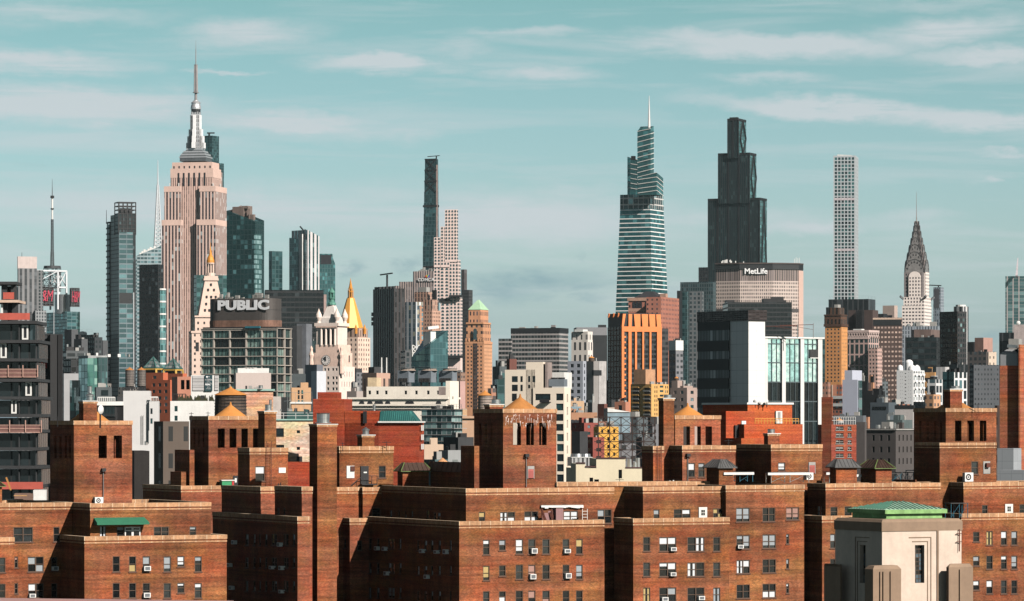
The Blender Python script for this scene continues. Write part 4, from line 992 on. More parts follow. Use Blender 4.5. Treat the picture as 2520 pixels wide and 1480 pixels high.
# ================================================================ SKYLINE
def sym(b, px):
    s = 0.
    for _ in range(30): s = s+.5*(b.X(px, s)-s) if abs(b.X(px, s)-s) > 1e-3 else s
    # solve x(px, s) = s by bisection
    lo, hi = -60., 60.
    f = lambda q: b.X(px, q)-q
    fl = f(lo)
    for _ in range(60):
        m = (lo+hi)/2
        if (f(m) > 0) == (fl > 0): lo = m
        else: hi = m
    return (lo+hi)/2
def frus(m, lo, hi, z0, z1, u0=0.):
    n = len(lo); z1s = z1 if isinstance(z1, (list, tuple)) else [z1]*n; u = u0
    for i in range(n):
        j = (i+1) % n; L = math.dist(lo[i], lo[j]); m.face([lo[i]+(z0,), lo[j]+(z0,), hi[j]+(z1s[j],), hi[i]+(z1s[i],)], [(u, z0), (u+L, z0), (u+L, z1s[j]), (u, z1s[i])]); u += L
    m.face([h+(z,) for h, z in zip(hi, z1s)]); return m
# ---- tower with mast and red letter signs (far left)
g1 = gm('grey striped facade', (.22, .22, .225), (.05, .055, .06), 5.5, 3.6, .5, .98, metal=.2, rough=.35)
b = B('office_tower', 'grey striped high-rise with a pale boxy top at the far left', 'tower', 156, 4250, 22, 'high-rise towers on the skyline', 0)
bx = b.blk('wall', g1, 147, 156, 313, 155); b.blk('crown', pm('pale louvre', (.55, .46, .43), .8, var=.1), 146, 150, 313, 55, off=1., z0=bx[5]-1)
b.blk('side_slab', gm('grey side', (.16, .165, .17), (.03, .04, .045), 4, 3.6, .5, .7), 300, 312, 366, 172, off=8, dep=20); b.blk('lower_slab', gm('grey lower', (.30, .31, .32), (.08, .09, .1), 3, 3.6, .6, .7), 285, 300, 392, 512, off=-6, dep=20)
k_ = b.X(205); mast(b, 'flagpole', DKS, k_, 10, b.Z(60), b.Z(18), .3, .2)
b = B('broadcast_tower', 'glass tower with a tall broadcast mast, lattice cage and red letter signs at the left', 'tower', 566, 4570, 30, 'high-rise towers on the skyline', 0)
gt = gm('teal bands', (.10, .17, .18), (.05, .13, .14), 6, 3.9, .9, .8, metal=.5, rough=.15)
gd = gm('dark teal bands', (.03, .045, .05), (.018, .032, .036), 5, 3.9, .9, .8, metal=.3, rough=.2)
bx = b.blk('wall', gt, 392, 566, 676, 522)
x0, x1, y0, y1, z0, z1 = bx
cx_, cy_ = b.X(528, 22), 22.; r = 67*.291*4570/F
M().cyl(cx_, cy_, r, r, z1-2, b.Z(378, cx_, cy_), 28).build('drum', pm('drum metal', (.30, .30, .31), .3, .7, var=.12), b.o)
zc0, zc1 = b.Z(320, cx_, cy_), b.Z(182, cx_, cy_)
m = M(); xa, xb = b.X(460, 22), b.X(533, 22)
for x, y in ((xa, 12), (xb, 12), (xa, 34), (xb, 34)): m.bar((x, y, zc0-26), (x, y, zc1), .9)
for a, c in (((xa, 12), (xb, 12)), ((xb, 12), (xb, 34)), ((xa, 34), (xb, 34)), ((xa, 12), (xa, 34))): m.bar(a+(zc1,), c+(zc1,), .9); m.bar(a+(zc0,), c+(zc0,), .9); m.bar(a+(zc0,), c+(zc1,), .5)
m.bar((xa-40, 12, zc1), (xb, 12, zc1), .8); m.bar((xa-38, 12, zc0), (xa, 12, zc1), .4)
m.build('white_truss', WST, b.o)
mx, my = b.X(442, 20), 20.
za, zb, zc, zd, ze, zf = [b.Z(TYv, mx, my) for TYv in (310, 175, 40, -200, -260, -570)]
za = b.Z(310, mx, my); zb = b.Z(150, mx, my)
kk = lambda P_: CH-(P_-HY)*(b.O[1]+mx*b.s+my*b.c)/F
lattice(M(), mx, my, 7.6, 7.6, za-6, zb, 4, .3).build('antenna_cage', pm('lattice steel', (.08, .085, .09), .6, .3), b.o)
M().cyl(mx, my, 10, 10, zb-1, zb+2, 12).build('platform', pm('lattice steel', (0, 0, 0)), b.o)
lattice(M(), mx, my, 1.7, 1.4, zb, kk(620), 9, .2).build('mast_lattice', MATS['lattice steel'], b.o)
lattice(M(), mx, my, 1.25, 1.0, kk(620), kk(540), 10, .2).build('mast_lattice', MATS['lattice steel'], b.o)
M().cyl(mx, my, 1.1, 1.1, kk(540), kk(484), 8).build('mast_tube', WHT, b.o); M().cyl(mx, my, 2.1, 2.1, kk(516), kk(513), 8).cyl(mx, my, 2.4, 2.4, kk(488), kk(482), 8).build('mast_collar', DKS, b.o)
M().cyl(mx, my, .55, .15, kk(482), kk(441), 6).build('mast_tip', pm('lattice steel', (0, 0, 0)), b.o)
RED = pm('sign red', (.50, .04, .08), .5, var=.05, streak=False)
for fl, fr, ft, fb, tx, sc_ in ((285, 455, 310, 472, 'H&M', 1.0), (603, 672, 322, 480, 'H&M', .8)):
    m = M(); yo = 4. if fl < 500 else -2.
    xa, xb = b.X(fl, yo), b.X(fr, yo); zt, zb_ = b.Z(ft, xa, yo), b.Z(fb, xa, yo)
    for i in range(6): m.box(xa+(xb-xa)*i/5-.3, xa+(xb-xa)*i/5+.3, yo, yo+.6, zb_, zt); 
    for i in range(9): m.box(xa, xb, yo-.01, yo+.61, zb_+(zt-zb_)*i/8-.3, zb_+(zt-zb_)*i/8+.3)
    for i in range(4): m.bar((xa, yo, zb_+(zt-zb_)*i/4), (xb, yo, zb_+(zt-zb_)*(i+1)/4), .25)
    o = m.build('sign_frame', pm('lattice steel', (0, 0, 0)), b.o); b.box('sign_back', pm('sign back', (.05, .035, .035), .8), xa, xb, yo+1.5, yo+5, zb_, zt)
    me = text_mesh(tx, 15, RED, .3, .0, .9, 'sign_letters', .25); on_face(b, 'R', me, 'sign_letters', (xa+xb)/2, yo-.6, (zt+zb_)/2, (xb-xa)/(36 if fl < 500 else 30), 1.25)
b.box('corner_fin', WST, b.X(452), b.X(455), -1, 0, 60, b.Z(475))
# ---- dark skeletal tower with unfinished top
gn = gm('grey blue bands', (.16, .20, .22), (.055, .11, .125), 7, 4.4, .93, .74, metal=.45, rough=.15, lit=.1, pv=.12)
b = B('skeletal_tower', 'slim dark tower with an open unfinished top and blue glass front', 'tower', 292, 3450, 20, 'high-rise towers on the skyline')
BLK = gm('black cladding', (.013, .016, .018), (.02, .035, .04), 3, 3.6, .5, .8, rough=.3); NOT = pm('soft black', (.014, .016, .018), .6)
b.blk('core', BLK, 272, 292, 334, 527); b.blk('upper_core', BLK, 293, 295, 334, 560, off=4, dep=14); x0, x1 = b.X(292), b.X(334)
zt, z5 = b.Z(498), b.Z(572); m = M()
for i in range(5):
    for y in (0, 14): m.box(x0+(x1-x0)*i/4-.4, x0+(x1-x0)*i/4+.4, y-.4, y+.4, z5-2, zt)
for i in range(9):
    z = z5+(zt-z5)*i/8; m.box(x0, x1, -.35, .35, z-.4, z+.4).box(x0, x1, 13.65, 14.35, z-.4, z+.4).box(x0-.35, x0+.35, .36, 13.64, z-.4, z+.4).box(x1-.35, x1+.35, .36, 13.64, z-.4, z+.4)
m.box(x0+3, x1-2, 4, 10, z5-2, zt-5); m.build('open_frame', DKS, b.o)
b.box('glass_front', gn, b.X(293, -1.2), b.X(327, -1.2), -1.2, 5, 0, z5); 
b.box('silver_fin', WST, b.X(328.5, -1.5), b.X(330, -1.5), -1.5, 0, 0, b.Z(720)); b.box('louvred_floor', NOT, b.X(294, -1.4), b.X(326, -1.4), -1.45, -1.2, b.Z(747), b.Z(721))
yA, yB = b.Y(271, x0), b.Y(264, x0); m = M(); z6 = b.Z(545)
for y in (yA, yB): m.box(x0-.4, x0+.4, y-.4, y+.4, 0, z6)
z = 20.
while z < z6: m.box(x0-1.2, x0+1.2, yA, yB, z, z+1.4); z += 5.1
m.build('hoist_tower', DKS, b.o); M().box(x0-.6, x0+.6, yA+.5, yB-.5, 0, b.Z(548)).build('hoist_glass', pm('pale sheeting', (.16, .24, .26), .5), b.o)
mast(b, 'antenna', DKS, x0-1, yB-1, z6, z6+12, .3, .2)
# ---- slanted glass tower with white spire
b = B('spired_glass_tower', 'pale slanted glass tower with a white lattice spire left of the tallest limestone tower', 'tower', 337, 4450, 8, 'high-rise towers on the skyline')
gp = gm('pale glass bands', (.30, .37, .39), (.13, .22, .24), 4, 4.2, .85, .6, metal=.5, rough=.15)
x0, x1 = b.X(337), b.X(410); zl, zr = b.Z(629), b.Z(600)
m = M(); m.prism([(x0, 0), (x1, 0), (x1, 40), (x0, 40)], 0, [zl, zr, zr, zl-6]); m.build('wall', gp, b.o)
m = M(); xs = b.X(388.5, 20); z0 = b.Z(612, xs, 20); lattice(m, xs, 20, 4.2, .6, z0, b.Z(455, xs, 20), 16, .55); m.cyl(xs, 20, .9, .25, b.Z(458, xs, 20), b.Z(394, xs, 20), 6); m.build('spire', WST, b.o)
m = M()
for i in range(8): xx = x0+3+(x1-x0)*.55*i/8; z = zl+(zr-zl)*(xx-x0)/(x1-x0); m.box(xx, xx+2.5, 4, 9, z-3, z+2+i % 3)
m.build('roof_units', pm('white paint', (0, 0, 0)), b.o)
# ---- dark teal slab behind tallest tower and further one
gk = gm('deep teal glass', (.03, .075, .08), (.02, .06, .065), 4, 4, .8, .85, metal=.45, rough=.15)
b = sb('glass_tower', 'dark teal slab tower peeking from behind the tallest limestone tower', 'P', 500, 522, 539, 334, 5600, 62, gk, cat='tower', grp='high-rise towers on the skyline')
M().bar((b.X(522), 5, b.Z(334)), (b.X(522), 5, b.Z(328)), 1.).bar((b.X(518), 5, b.Z(328)), (b.X(534), 5, b.Z(326)), 1.).build('roof_crane', DKS, b.o)
sb('glass_tower', 'low teal glass tower behind the right shoulder of the tallest tower', 'P', 524, 541, 551, 402, 5700, 62, gk, cat='tower', grp='high-rise towers on the skyline')
# ---- tallest limestone tower
b = B('limestone_skyscraper', 'tallest pinkish limestone skyscraper with setbacks, silver mast base and long antenna', 'skyscraper', 530, 3846, 78, 'high-rise towers on the skyline')
es = gm('limestone piers', (.70, .50, .43), (.06, .05, .055), 3.4, 3.75, .52, .99, glass2=(.40, .47, .48), metal=.1, rough=.4, var=.08, lit=.10)
es2 = gm('limestone narrow', (.72, .50, .42), (.16, .10, .09), 2.3, 3.75, .4, .97, metal=.1, rough=.4, var=.08)
esp = pm('limestone plain', (.72, .51, .43), .8, var=.1, sc=.06, fine=.4)
x1 = b.X(558); Y = lambda px, x=0.: b.Y(px, x)
def eb(nm, mt, xa, xb, ya, yb, P_): return b.box(nm, mt, xa, xb, ya, yb, 0, b.Z(P_, xa, ya))
zT = {}
eb('centre_bay', es, 7, x1-2, Y(520), Y(415), 420); eb('wing', es, 0, x1, 0, Y(491), 459); eb('wing', es, 0.01, x1, Y(444), Y(404), 459)
eb('lower_wing', es, -2.2, x1+.5, -1, Y(485.5), 542); eb('lower_wing', es, -2.21, x1+.4, Y(447.5), Y(399.5), 542)
for (ya, yb, P_, xx) in ((0, Y(491), 459, -.25), (Y(444), Y(404), 459, -.24), (-1, Y(485.5), 542, -2.45), (Y(447.5), Y(399.5), 542, -2.44)):
    z = b.Z(P_); b.box('parapet', esp, xx, xx+.6, ya-.15, yb+.15, z-5, z+.6)
    b.box('parapet', esp, xx+.61, x1+.2, ya-.16, ya+.3, z-5, z+.61)
s = sym(b, 524); xr = b.X(543.5, s); ye = Y(419.8, s)
z1 = b.Z(415, s, s); b.box('upper_block', es2, s, xr, s, ye, 0, z1)
b.box('parapet', esp, s-.2, xr, s-.2, ye+.2, b.Z(437, s, s), z1+.4)
s2 = s+1.2; xr2, ye2 = b.X(539.4, s2), Y(423.5, s2); z2 = b.Z(399, s2, s2); b.box('upper_block', esp, s2, xr2, s2, ye2, z1-1, z2)
m = M()
for i in range(8):
    y = s2+2+(ye2-s2-4)*i/7.; m.box(s2-.12, s2+.2, y-.7, y+.7, b.Z(414, s2, s2), b.Z(408, s2, s2))
    y = s+3+(ye-s-6)*i/7.; m.box(s-.5, s-.21, y-.8, y+.8, b.Z(457, s, s), b.Z(425, s, s)) if 0 < i < 7 else None
m.build('top_windows', pm('window dark', (.03, .03, .035), .3), b.o)
SIL = pm('silver cladding', (.62, .62, .64), .35, .55, var=.08, sc=.2, fine=1, streak=False); SILD = pm('silver dark', (.16, .17, .18), .4, .5, var=.2, streak=False)
cx_ = (s2+xr2)/2; cy_ = Y(482, cx_)
pxm = 3846/F
zz = lambda P_: CH-(P_-HY)*(b.O[1]+cx_*b.s+cy_*b.c)/F
for w0, P0, P1, mt in ((43, 399, 390, SILD), (44.5, 390, 387, SIL), (42, 387, 384, SILD), (40, 384, 380, SIL), (36, 380, 377, SILD), (33, 377, 373, SIL), (27, 373, 370.5, SILD), (25, 370.5, 366, SIL)):
    a = w0*pxm*.78; M().box(cx_-a*.8, cx_+a*.8, cy_-a, cy_+a, zz(P0), zz(P1)).build('mast_tier', mt, b.o)
r = 11.*pxm
M().box(cx_-r*.9, cx_+r*.9, cy_-r*.9, cy_+r*.9, zz(366), zz(276)).build('mast_shaft', gm('mast glazing', (.55, .56, .58), (.08, .09, .10), 1.7, 4., .5, .75, metal=.3, rough=.3), b.o)
for hw, P0 in ((24, 352), (21, 336), (17.5, 319), (13.5, 284)):
    a = hw*pxm
    M().box(cx_-1.6, cx_+1.6, cy_-a, cy_+a, zz(366), zz(P0)).box(cx_-a, cx_+a, cy_-1.61, cy_+1.61, zz(366), zz(P0)+.01).build('fin', pm('bright aluminium', (.97, .97, .98), .5, .0, var=.05), b.o)
M().lathe(cx_, cy_, [(11.5*pxm, zz(276)), (11.5*pxm, zz(270)), (12.9*pxm, zz(269.5)), (12.9*pxm, zz(265)), (11*pxm, zz(258)), (11*pxm, zz(255)), (12*pxm, zz(254.5)), (12*pxm, zz(253.5)), (6*pxm, zz(249)), (5*pxm, zz(247))], 20).build('dome', SIL, b.o, smooth=False)
M().cyl(cx_, cy_, 11.7*pxm, 11.7*pxm, zz(276), zz(269.8), 20).build('lantern_windows', pm('window dark', (0, 0, 0)), b.o)
AN = pm('antenna steel', (.30, .28, .28), .6, .3, var=.2, streak=False)
m = M(); m.cyl(cx_, cy_, 3.6*pxm, 3.4*pxm, zz(248), zz(229), 8).cyl(cx_, cy_, 8*pxm, 8*pxm, zz(229.2), zz(228), 12).cyl(cx_, cy_, 12*pxm, 12*pxm, zz(254.2), zz(253), 12)
lattice(m, cx_, cy_, 3.0*pxm, 2.2*pxm, zz(229), zz(160), 16, .45); m.cyl(cx_, cy_, .9*pxm, .9*pxm, zz(229), zz(160), 6).cyl(cx_, cy_, 4.4*pxm, 4.4*pxm, zz(160.5), zz(159.4), 10)
for P_ in (166, 172, 180, 186, 206, 214): m.cyl(cx_, cy_, 3.3*pxm, 3.3*pxm, zz(P_+1), zz(P_), 8)
m.build('antenna_lower', AN, b.o); M().cyl(cx_, cy_, 1.25*pxm, .95*pxm, zz(160), zz(122), 6).cyl(cx_, cy_, .6*pxm, .3*pxm, zz(122), zz(100), 6).build('antenna_tip', AN, b.o)
m = M(); rg = random.Random(5)
for i in range(26):
    x, y = rg.uniform(0, x1), rg.choice([rg.uniform(0, Y(495)), rg.uniform(Y(440), Y(405))]); z = b.Z(459); m.box(x, x+rg.uniform(.6, 1.6), y, y+rg.uniform(.6, 1.6), z, z+rg.uniform(1, 4))
m.build('roof_aerials', WHT, b.o)
# ---- teal tower right of it
b = B('glass_tower', 'broad dark teal glass tower with a slanted top right of the tallest skyscraper', 'tower', 628, 3070, 66, 'high-rise towers on the skyline')
gq = gm('teal tower glass', (.012, .04, .042), (.012, .048, .05), 3.4, 3.9, .82, .8, glass2=(.10, .22, .23), metal=.45, rough=.12, lit=.07)
gq2 = gm('teal bright glass', (.03, .085, .085), (.08, .21, .21), 3., 3.9, .85, .7, glass2=(.45, .62, .62), metal=.6, rough=.1, lit=.3)
x1 = b.X(650); ye = b.Y(558); zc = b.Z(546); zl = b.Z(517)
m = M().prism([(0, 0), (x1, 0), (x1, ye), (0, ye)], 0, [zc, b.Z(541), b.Z(517)+2, zl]); m.build('wall', gq, b.o)
b.box('bright_bay', gq2, -.2, b.X(643), -.3, 1, 0, b.Z(576))
m = M(); z = zl-6
m.box(2, 14, ye-14, ye-4, z-10, zl+3).box(4, 12, ye*.35, ye*.55, zc-2, zc+13).box(3, 6, 3, 8, zc-3, zc+6); m.bar((3, ye-2, zl), (8, ye-9, zl+4), .5).bar((3, ye*.3, zl+2), (3, ye*.8, zl+2.5), .6); m.bar((2, ye*.25, zc), (2, ye*.25, zl+1), .4)
m.build('roof_plant', pm('plant brown', (.20, .15, .13), .8), b.o)
# ---- white striped tower and curved glass tower
b = B('office_tower', 'white and teal striped tower with a broken angular top', 'tower', 757, 3500, 40, 'high-rise towers on the skyline')
gw = gm('white piers', (.64, .60, .60), (.035, .09, .095), 4.4, 3.8, .42, .99, glass2=(.3, .42, .42), metal=.4, rough=.15, lit=.1)
gw2 = gm('teal with white lines', (.50, .52, .53), (.028, .08, .085), 3.1, 3.8, .84, .97, glass2=(.16, .3, .3), metal=.4, rough=.15, lit=.1)
x1 = b.X(786); ye = b.Y(714); m = M().prism([(0, 0), (x1, 0), (x1, 24), (0, 24)], 0, [b.Z(566), b.Z(581), b.Z(581), b.Z(566)]); m.build('wall', gw, b.o)
m = M().prism([(-1, 1.), (6, 1.), (6, ye), (-1, ye)], 0, [b.Z(590), b.Z(590), b.Z(583), b.Z(583)]); m.build('side_wing', gw2, b.o)
b.box('corner_column', WHT, -2, -1, b.Y(748), b.Y(740), 0, b.Z(576)); b.box('roof_plant', DKS, 3, x1-4, 6, 18, b.Z(600), b.Z(573))
M().bar((4, 8, b.Z(573)), (2, 14, b.Z(556)), .5).bar((4, 8, b.Z(570)), (6, 12, b.Z(564)), .5).build('roof_crane', DKS, b.o)
b.box('low_wing', gk, b.X(714)-4, b.X(714)+8, ye-4, ye+.5, 0, b.Z(618))
b = B('glass_tower', 'teal glass tower with a curved slanted shoulder beside the striped tower', 'tower', 786, 3700, 6, 'high-rise towers on the skyline')
x1, xm = b.X(825), b.X(818); m = M(); zt = b.Z(625); P = [(0, zt)]+[(xm, zt)]+[(xm+.4, b.Z(635)), (x1-.6, b.Z(646)), (x1, b.Z(652)), (x1, 0), (0, 0)]
m.face([(x, 0, z) for x, z in P][::-1], [(x, z) for x, z in P][::-1]); m.face([(x, 30, z) for x, z in P], [(x, z) for x, z in P])
for (a, c) in zip(P, P[1:]): m.face([(a[0], 0, a[1]), (a[0], 30, a[1]), (c[0], 30, c[1]), (c[0], 0, c[1])], [(0, a[1]), (30, a[1]), (30, c[1]), (0, c[1])])
m.build('wall', gm('teal verticals', (.04, .10, .105), (.045, .13, .14), 2.6, 3.8, .7, .8, metal=.5, rough=.12), b.o)
b.box('crown_grille', pm('window dark', (0, 0, 0)), 1, xm-1, -.3, 0, b.Z(650), zt-1)
# ---- black slab
gb = gm('black slab', (.022, .024, .026), (.012, .016, .018), 3.2, 3.8, .95, .7, metal=.2, rough=.2, pv=.12, lit=.02)
b = sb('office_tower', 'wide black slab office tower behind the letter-topped hotel', 1, None, 75, 572, 338, 2900, 4, gb, cat='tower', dep=40, grp='high-rise towers on the skyline')
b.box('end_wall', pm('pink stone', (.42, .30, .27), .8), b.X(574), b.X(596), 2, 40, 0, b.Z(375))
# ---- gold topped clock tower (white, conical) : Madison Square
b = B('campanile', 'pale stone campanile with a tapering roof, arched loggia and golden cupola', 'tower', 482, 2900, 10, 'spired towers of the middle distance')
WS = gm('campanile wall', (.70, .53, .44), (.06, .05, .05), 4.6, 4.6, .3, .42, var=.07, lit=.02)
WSP = pm('campanile stone', (.72, .54, .45), .8, var=.08)
x0, x1 = b.X(472), b.X(548); yd = 20.
b.box('shaft', WS, x0, x1, 0, yd, 0, b.Z(815)); b.box('belfry', WS, b.X(480, 1), b.X(542, 1), 1, yd-1, b.Z(815), b.Z(779))
b.box('cornice', WSP, x0-.6, x1+.6, -.6, yd+.6, b.Z(820), b.Z(815)); b.box('cornice', WSP, b.X(479), b.X(544), 0, yd, b.Z(781), b.Z(777))
m = M(); u = b.X(485.5); za = b.Z(865)
for i, px in enumerate((485.5, 505, 525)):
    u = b.X(px); m.prism([(u-1.2, -.12), (u+1.2, -.12), (u+1.2, .0), (u-1.2, .0)], za, b.Z(843)); m.cyl(u, .0, 1.2, 1.2, b.Z(843)-.2, b.Z(843), 12)
    M().face([(u+1.2*cos(a), -.13, b.Z(843)+1.2*sin(a)) for a in [pi*j/8 for j in range(9)]])
m.build('arched_opening', pm('window dark', (0, 0, 0)), b.o)
a0, a1 = b.X(480.5, 1), b.X(543, 1); t0, t1 = b.X(501.5, 9), b.X(536.5, 9); zb_, zt = b.Z(777), b.Z(690)
cxx = b.X(518, 9)
m = M(); hx = 9.; lo = [(cxx-hx*1.08, 9-hx), (cxx+hx*1.08, 9-hx), (cxx+hx*1.08, 9+hx), (cxx-hx*1.08, 9+hx)]; hw = 4.6; hi = [(cxx-hw, 9-hw), (cxx+hw, 9-hw), (cxx+hw, 9+hw), (cxx-hw, 9+hw)]
frus(m, lo, hi, zb_, zt); m.build('spire_roof', WSP, b.o)
m = M(); L = zt-zb_
for j, cnt in ((.12, 4), (.3, 3), (.5, 3), (.7, 2), (.85, 1)):
    for i in range(cnt):
        f = j; half = hx+(hw-hx)*f; x = cxx+((i+.5)/cnt*2-1)*half*.75; y = 9-half-.1; z = zb_+L*f; m.box(x-.6, x+.6, y-.5, y+.6, z, z+1.8)
m.build('dormer', pm('window dark', (0, 0, 0)), b.o)
M().box(cxx-hw-1, cxx+hw+1, 9-hw-1, 9+hw+1, zt, zt+1.5).box(cxx-hw-.6, cxx+hw+.6, 9-hw-.6, 9+hw+.6, zt+1.5, b.Z(680, cxx, 9)).build('balcony', WSP, b.o)
zz = lambda P_: b.Z(P_, cxx, 9)
M().cyl(cxx, 9, 3.2, 3., zz(680), zz(672), 12).build('lantern_base', WSP, b.o)
m = M()
for i in range(8): a = 2*pi*i/8; m.cyl(cxx+2.4*cos(a), 9+2.4*sin(a), .4, .4, zz(672), zz(650), 6)
m.cyl(cxx, 9, 1.2, 1.2, zz(672), zz(650), 8).cyl(cxx, 9, 3., 3., zz(650), zz(647), 12); m.build('lantern_columns', WSP, b.o)
GOLD = pm('gold leaf', (.70, .29, .045), .45, .2, var=.12, sc=.3, fine=2, streak=False)
M().lathe(cxx, 9, [(3., zz(647)), (2.9, zz(641)), (2.3, zz(634)), (1.1, zz(627)), (.9, zz(622)), (.7, zz(616)), (.3, zz(608)), (.1, zz(597))], 14).build('gold_cupola', GOLD, b.o)
# small teal tower behind the campanile
sb('glass_tower', 'short teal glass block between the campanile and the tallest skyscraper', 0, 1640, 1660, 1920, 212, 3400, 20, gk, cat='tower', grp='high-rise towers on the skyline')
# ---- black tower with white balconies
b = B('apartment_tower', 'black apartment tower with a strip of white curved balconies down its corner', 'tower', 1337, 3100, 56, 'high-rise towers on the skyline', 0)
gz = gm('black grid', (.016, .018, .02), (.012, .017, .02), 3.4, 3.5, .6, .7, glass2=(.1, .12, .13), metal=.2, lit=.04)
b.blk('wall', gz, 1177, 1337, 1385, 122); b.blk('side', gm('steel grid', (.05, .06, .065), (.035, .06, .065), 3., 3.5, .8, .7, metal=.4), 1337, 1340, 1410, 330, off=1, dep=12); m = M(); zt = b.Z(325)
for i in range(21):
    z = zt-i*9.9; m.cyl(b.X(1374), 1, 3.7, 3.7, z-1.3, z, 16)
m.build('balcony_slabs', WHT, b.o); M().cyl(b.X(1374), 1, 3.3, 3.3, zt-21*9.9, zt-1, 16).build('balcony_glass', gm('balcony glass', (.12, .3, .3), (.05, .14, .14), 2, 9.88, .7, .9, glass2=(.5, .7, .7), metal=.5, lit=.2), b.o)
# ---- slim 1428 ft tower
b = B('supertall_tower', 'very slim dark bronze supertall with cross-braced open top', 'tower', 1075, 5430, 68, 'high-rise towers on the skyline')
gs = gm('slim teal', (.035, .075, .08), (.022, .065, .072), 5, 5.2, .8, .85, glass2=(.06, .15, .16), metal=.5, rough=.12)
zt, z3, z5 = b.Z(392), b.Z(480), b.Z(560); xr = b.X(1080); ylo, yhi = b.Y(1040.5), b.Y(1047)
n = 10
for i in range(n):
    za, zb_ = b.Z(720) if i == 0 else b.Z(660-(660-392)*i/n), b.Z(660-(660-392)*(i+1)/n)
    ye = ylo+(yhi-ylo)*max(0, i-1)/n
    mt = gs if i < 6 else gm('slim dark', (.025, .06, .065), (.02, .06, .065), 3, 5.2, .7, .9, metal=.5, pv=.1)
    b.box('stage', mt, 0, xr-.3*i, -.01*i, ye, 0 if i == 0 else za, zb_)
    if i >= 7: M().bar((-.4, 1, za), (-.4, ye-1, zb_), .7).bar((-.4, ye-1, za), (-.4, 1, zb_), .7).bar((-.4, 0, zb_), (-.4, ye, zb_), .8).build('cross_brace', NOT, b.o)
b.box('pale_edge', pm('pink stone', (0, 0, 0)), -.2, 1.2, -.5, .9, 0, zt-8)
for P_ in (505+2, 657): b.box('dark_band', NOT, -.35, xr, -.35, ylo-.2, b.Z(P_+3.), b.Z(P_-2.5))
M().bar((3, 2, zt), (3, 2, zt+5), .7).bar((3, -3, zt+5), (3, yhi-2, zt+4), .5).build('roof_crane', DKS, b.o)
# ---- arched window tower
b = B('arched_tower', 'stepped pale tower covered in rows of arched dark windows', 'tower', 1745, 4100, 79, 'high-rise towers on the skyline', 1)
AR = pm('arched stone', (.84, .66, .60), .8, var=.08)
dk = pm('arch glass', (.07, .12, .13), .15, .3)
def arches(b, y0, y1, x0, z0, z1, face, n, rows, fw=.58, fh=.66):
    """arched openings as one part: head curve + jambs, standing in a recess"""
    m = M(); W = (y1-y0)/n; H = (z1-z0)/rows
    for j in range(rows):
        for i in range(n):
            u = y0+W*(i+.5); r = W*fw/2; zb_ = z0+H*j+H*(1-fh)/2; zs = zb_+H*fh-r*.8
            pts = [(u-r, zb_), (u+r, zb_), (u+r, zs)]+[(u+r*cos(a), zs+r*.8*sin(a)) for a in (pi/6, pi/3, pi/2, 2*pi/3, 5*pi/6)]+[(u-r, zs)]
            q = [((x0, -0.0+p[0], p[1]) if face == 'L' else (p[0], x0, p[1])) for p in pts]
            m.face(q)
    return m
TB = [(1505, 1633, 1715, 18, 7), (1550, 1640, 1740, 330, 6)]
spec = [(1597, 1698, 1708, -341, 85, 4, 15), (1561, 1639, 1643, -197, 130, 3, 12), (1505, 1561, 1566, -106, 130, 2, 9), (1633, 1712, 1730, 85, 385, 3, 10), (1555, 1633, 1640, 120, 425, 2, 11), (1505, 1558, 1562, 140, 430, 2, 10), (1638, 1728, 1746, 388, 900, 3, 18), (1560, 1638, 1644, 420, 900, 2, 17), (1600, 1700, 1722, 900, 1120, 3, 7)]
for (xl, xc, xr, ya, yb_, n, rows) in spec:
    o = 2. if ya < 0 else 0.
    b.k = 1; s0 = b.X(xc, 0.); x0, x1, y0, y1 = b.ext(xl, xc, xr, b.Y(xc, .3+.25*spec.index((xl, xc, xr, ya, yb_, n, rows))))
    z1 = b.Z(ya, x0, y0); z0 = b.Z(yb_, x0, y0)
    st = b.box('stage', AR, x0, max(x1, x0+6), y0, y1, 0 if yb_ >= 900 else z0-2, z1)
    arches(b, y0, y1, x0-.15, z0, z1, 'L', n, rows).build('arched_windows', dk, st)
    if xr-xc > 8: arches(b, x0, x1, y0-.15, z0, z1, 'R', 4, rows).build('arched_windows', dk, st)
b.box('terrace_gap', NOT, -.2, b.X(1738), -.2, b.Y(1640), b.Z(400), b.Z(383)); b.box('terrace_gap', NOT, -.25, 10, b.Y(1640), b.Y(1558), b.Z(432), b.Z(410)); b.box('terrace_gap', NOT, -.3, b.X(1735), -.3, b.Y(1620), b.Z(915), b.Z(893))
# dark wing to the right of it
gdk = gm('dark brown slab', (.12, .095, .09), (.03, .035, .04), 2.6, 3.8, .5, .98, metal=.1)  # dark brown wall with narrow vertical window strips
b = sb('office_tower', 'thin brown-grey tower just right of the arched-window tower', 1, 1735, 1760, 1784, 165, 4700, 55, gdk, cat='tower', grp='high-rise towers on the skyline')
sb('office_tower', 'dark lower block leaning on the thin brown-grey tower', 1, 1740, 1800, 1832, 338, 4600, 60, gm('dark slab r', (.05, .05, .05), (.03, .035, .04), 2.6, 3.8, .5, .6), cat='tower', grp='high-rise towers on the skyline')
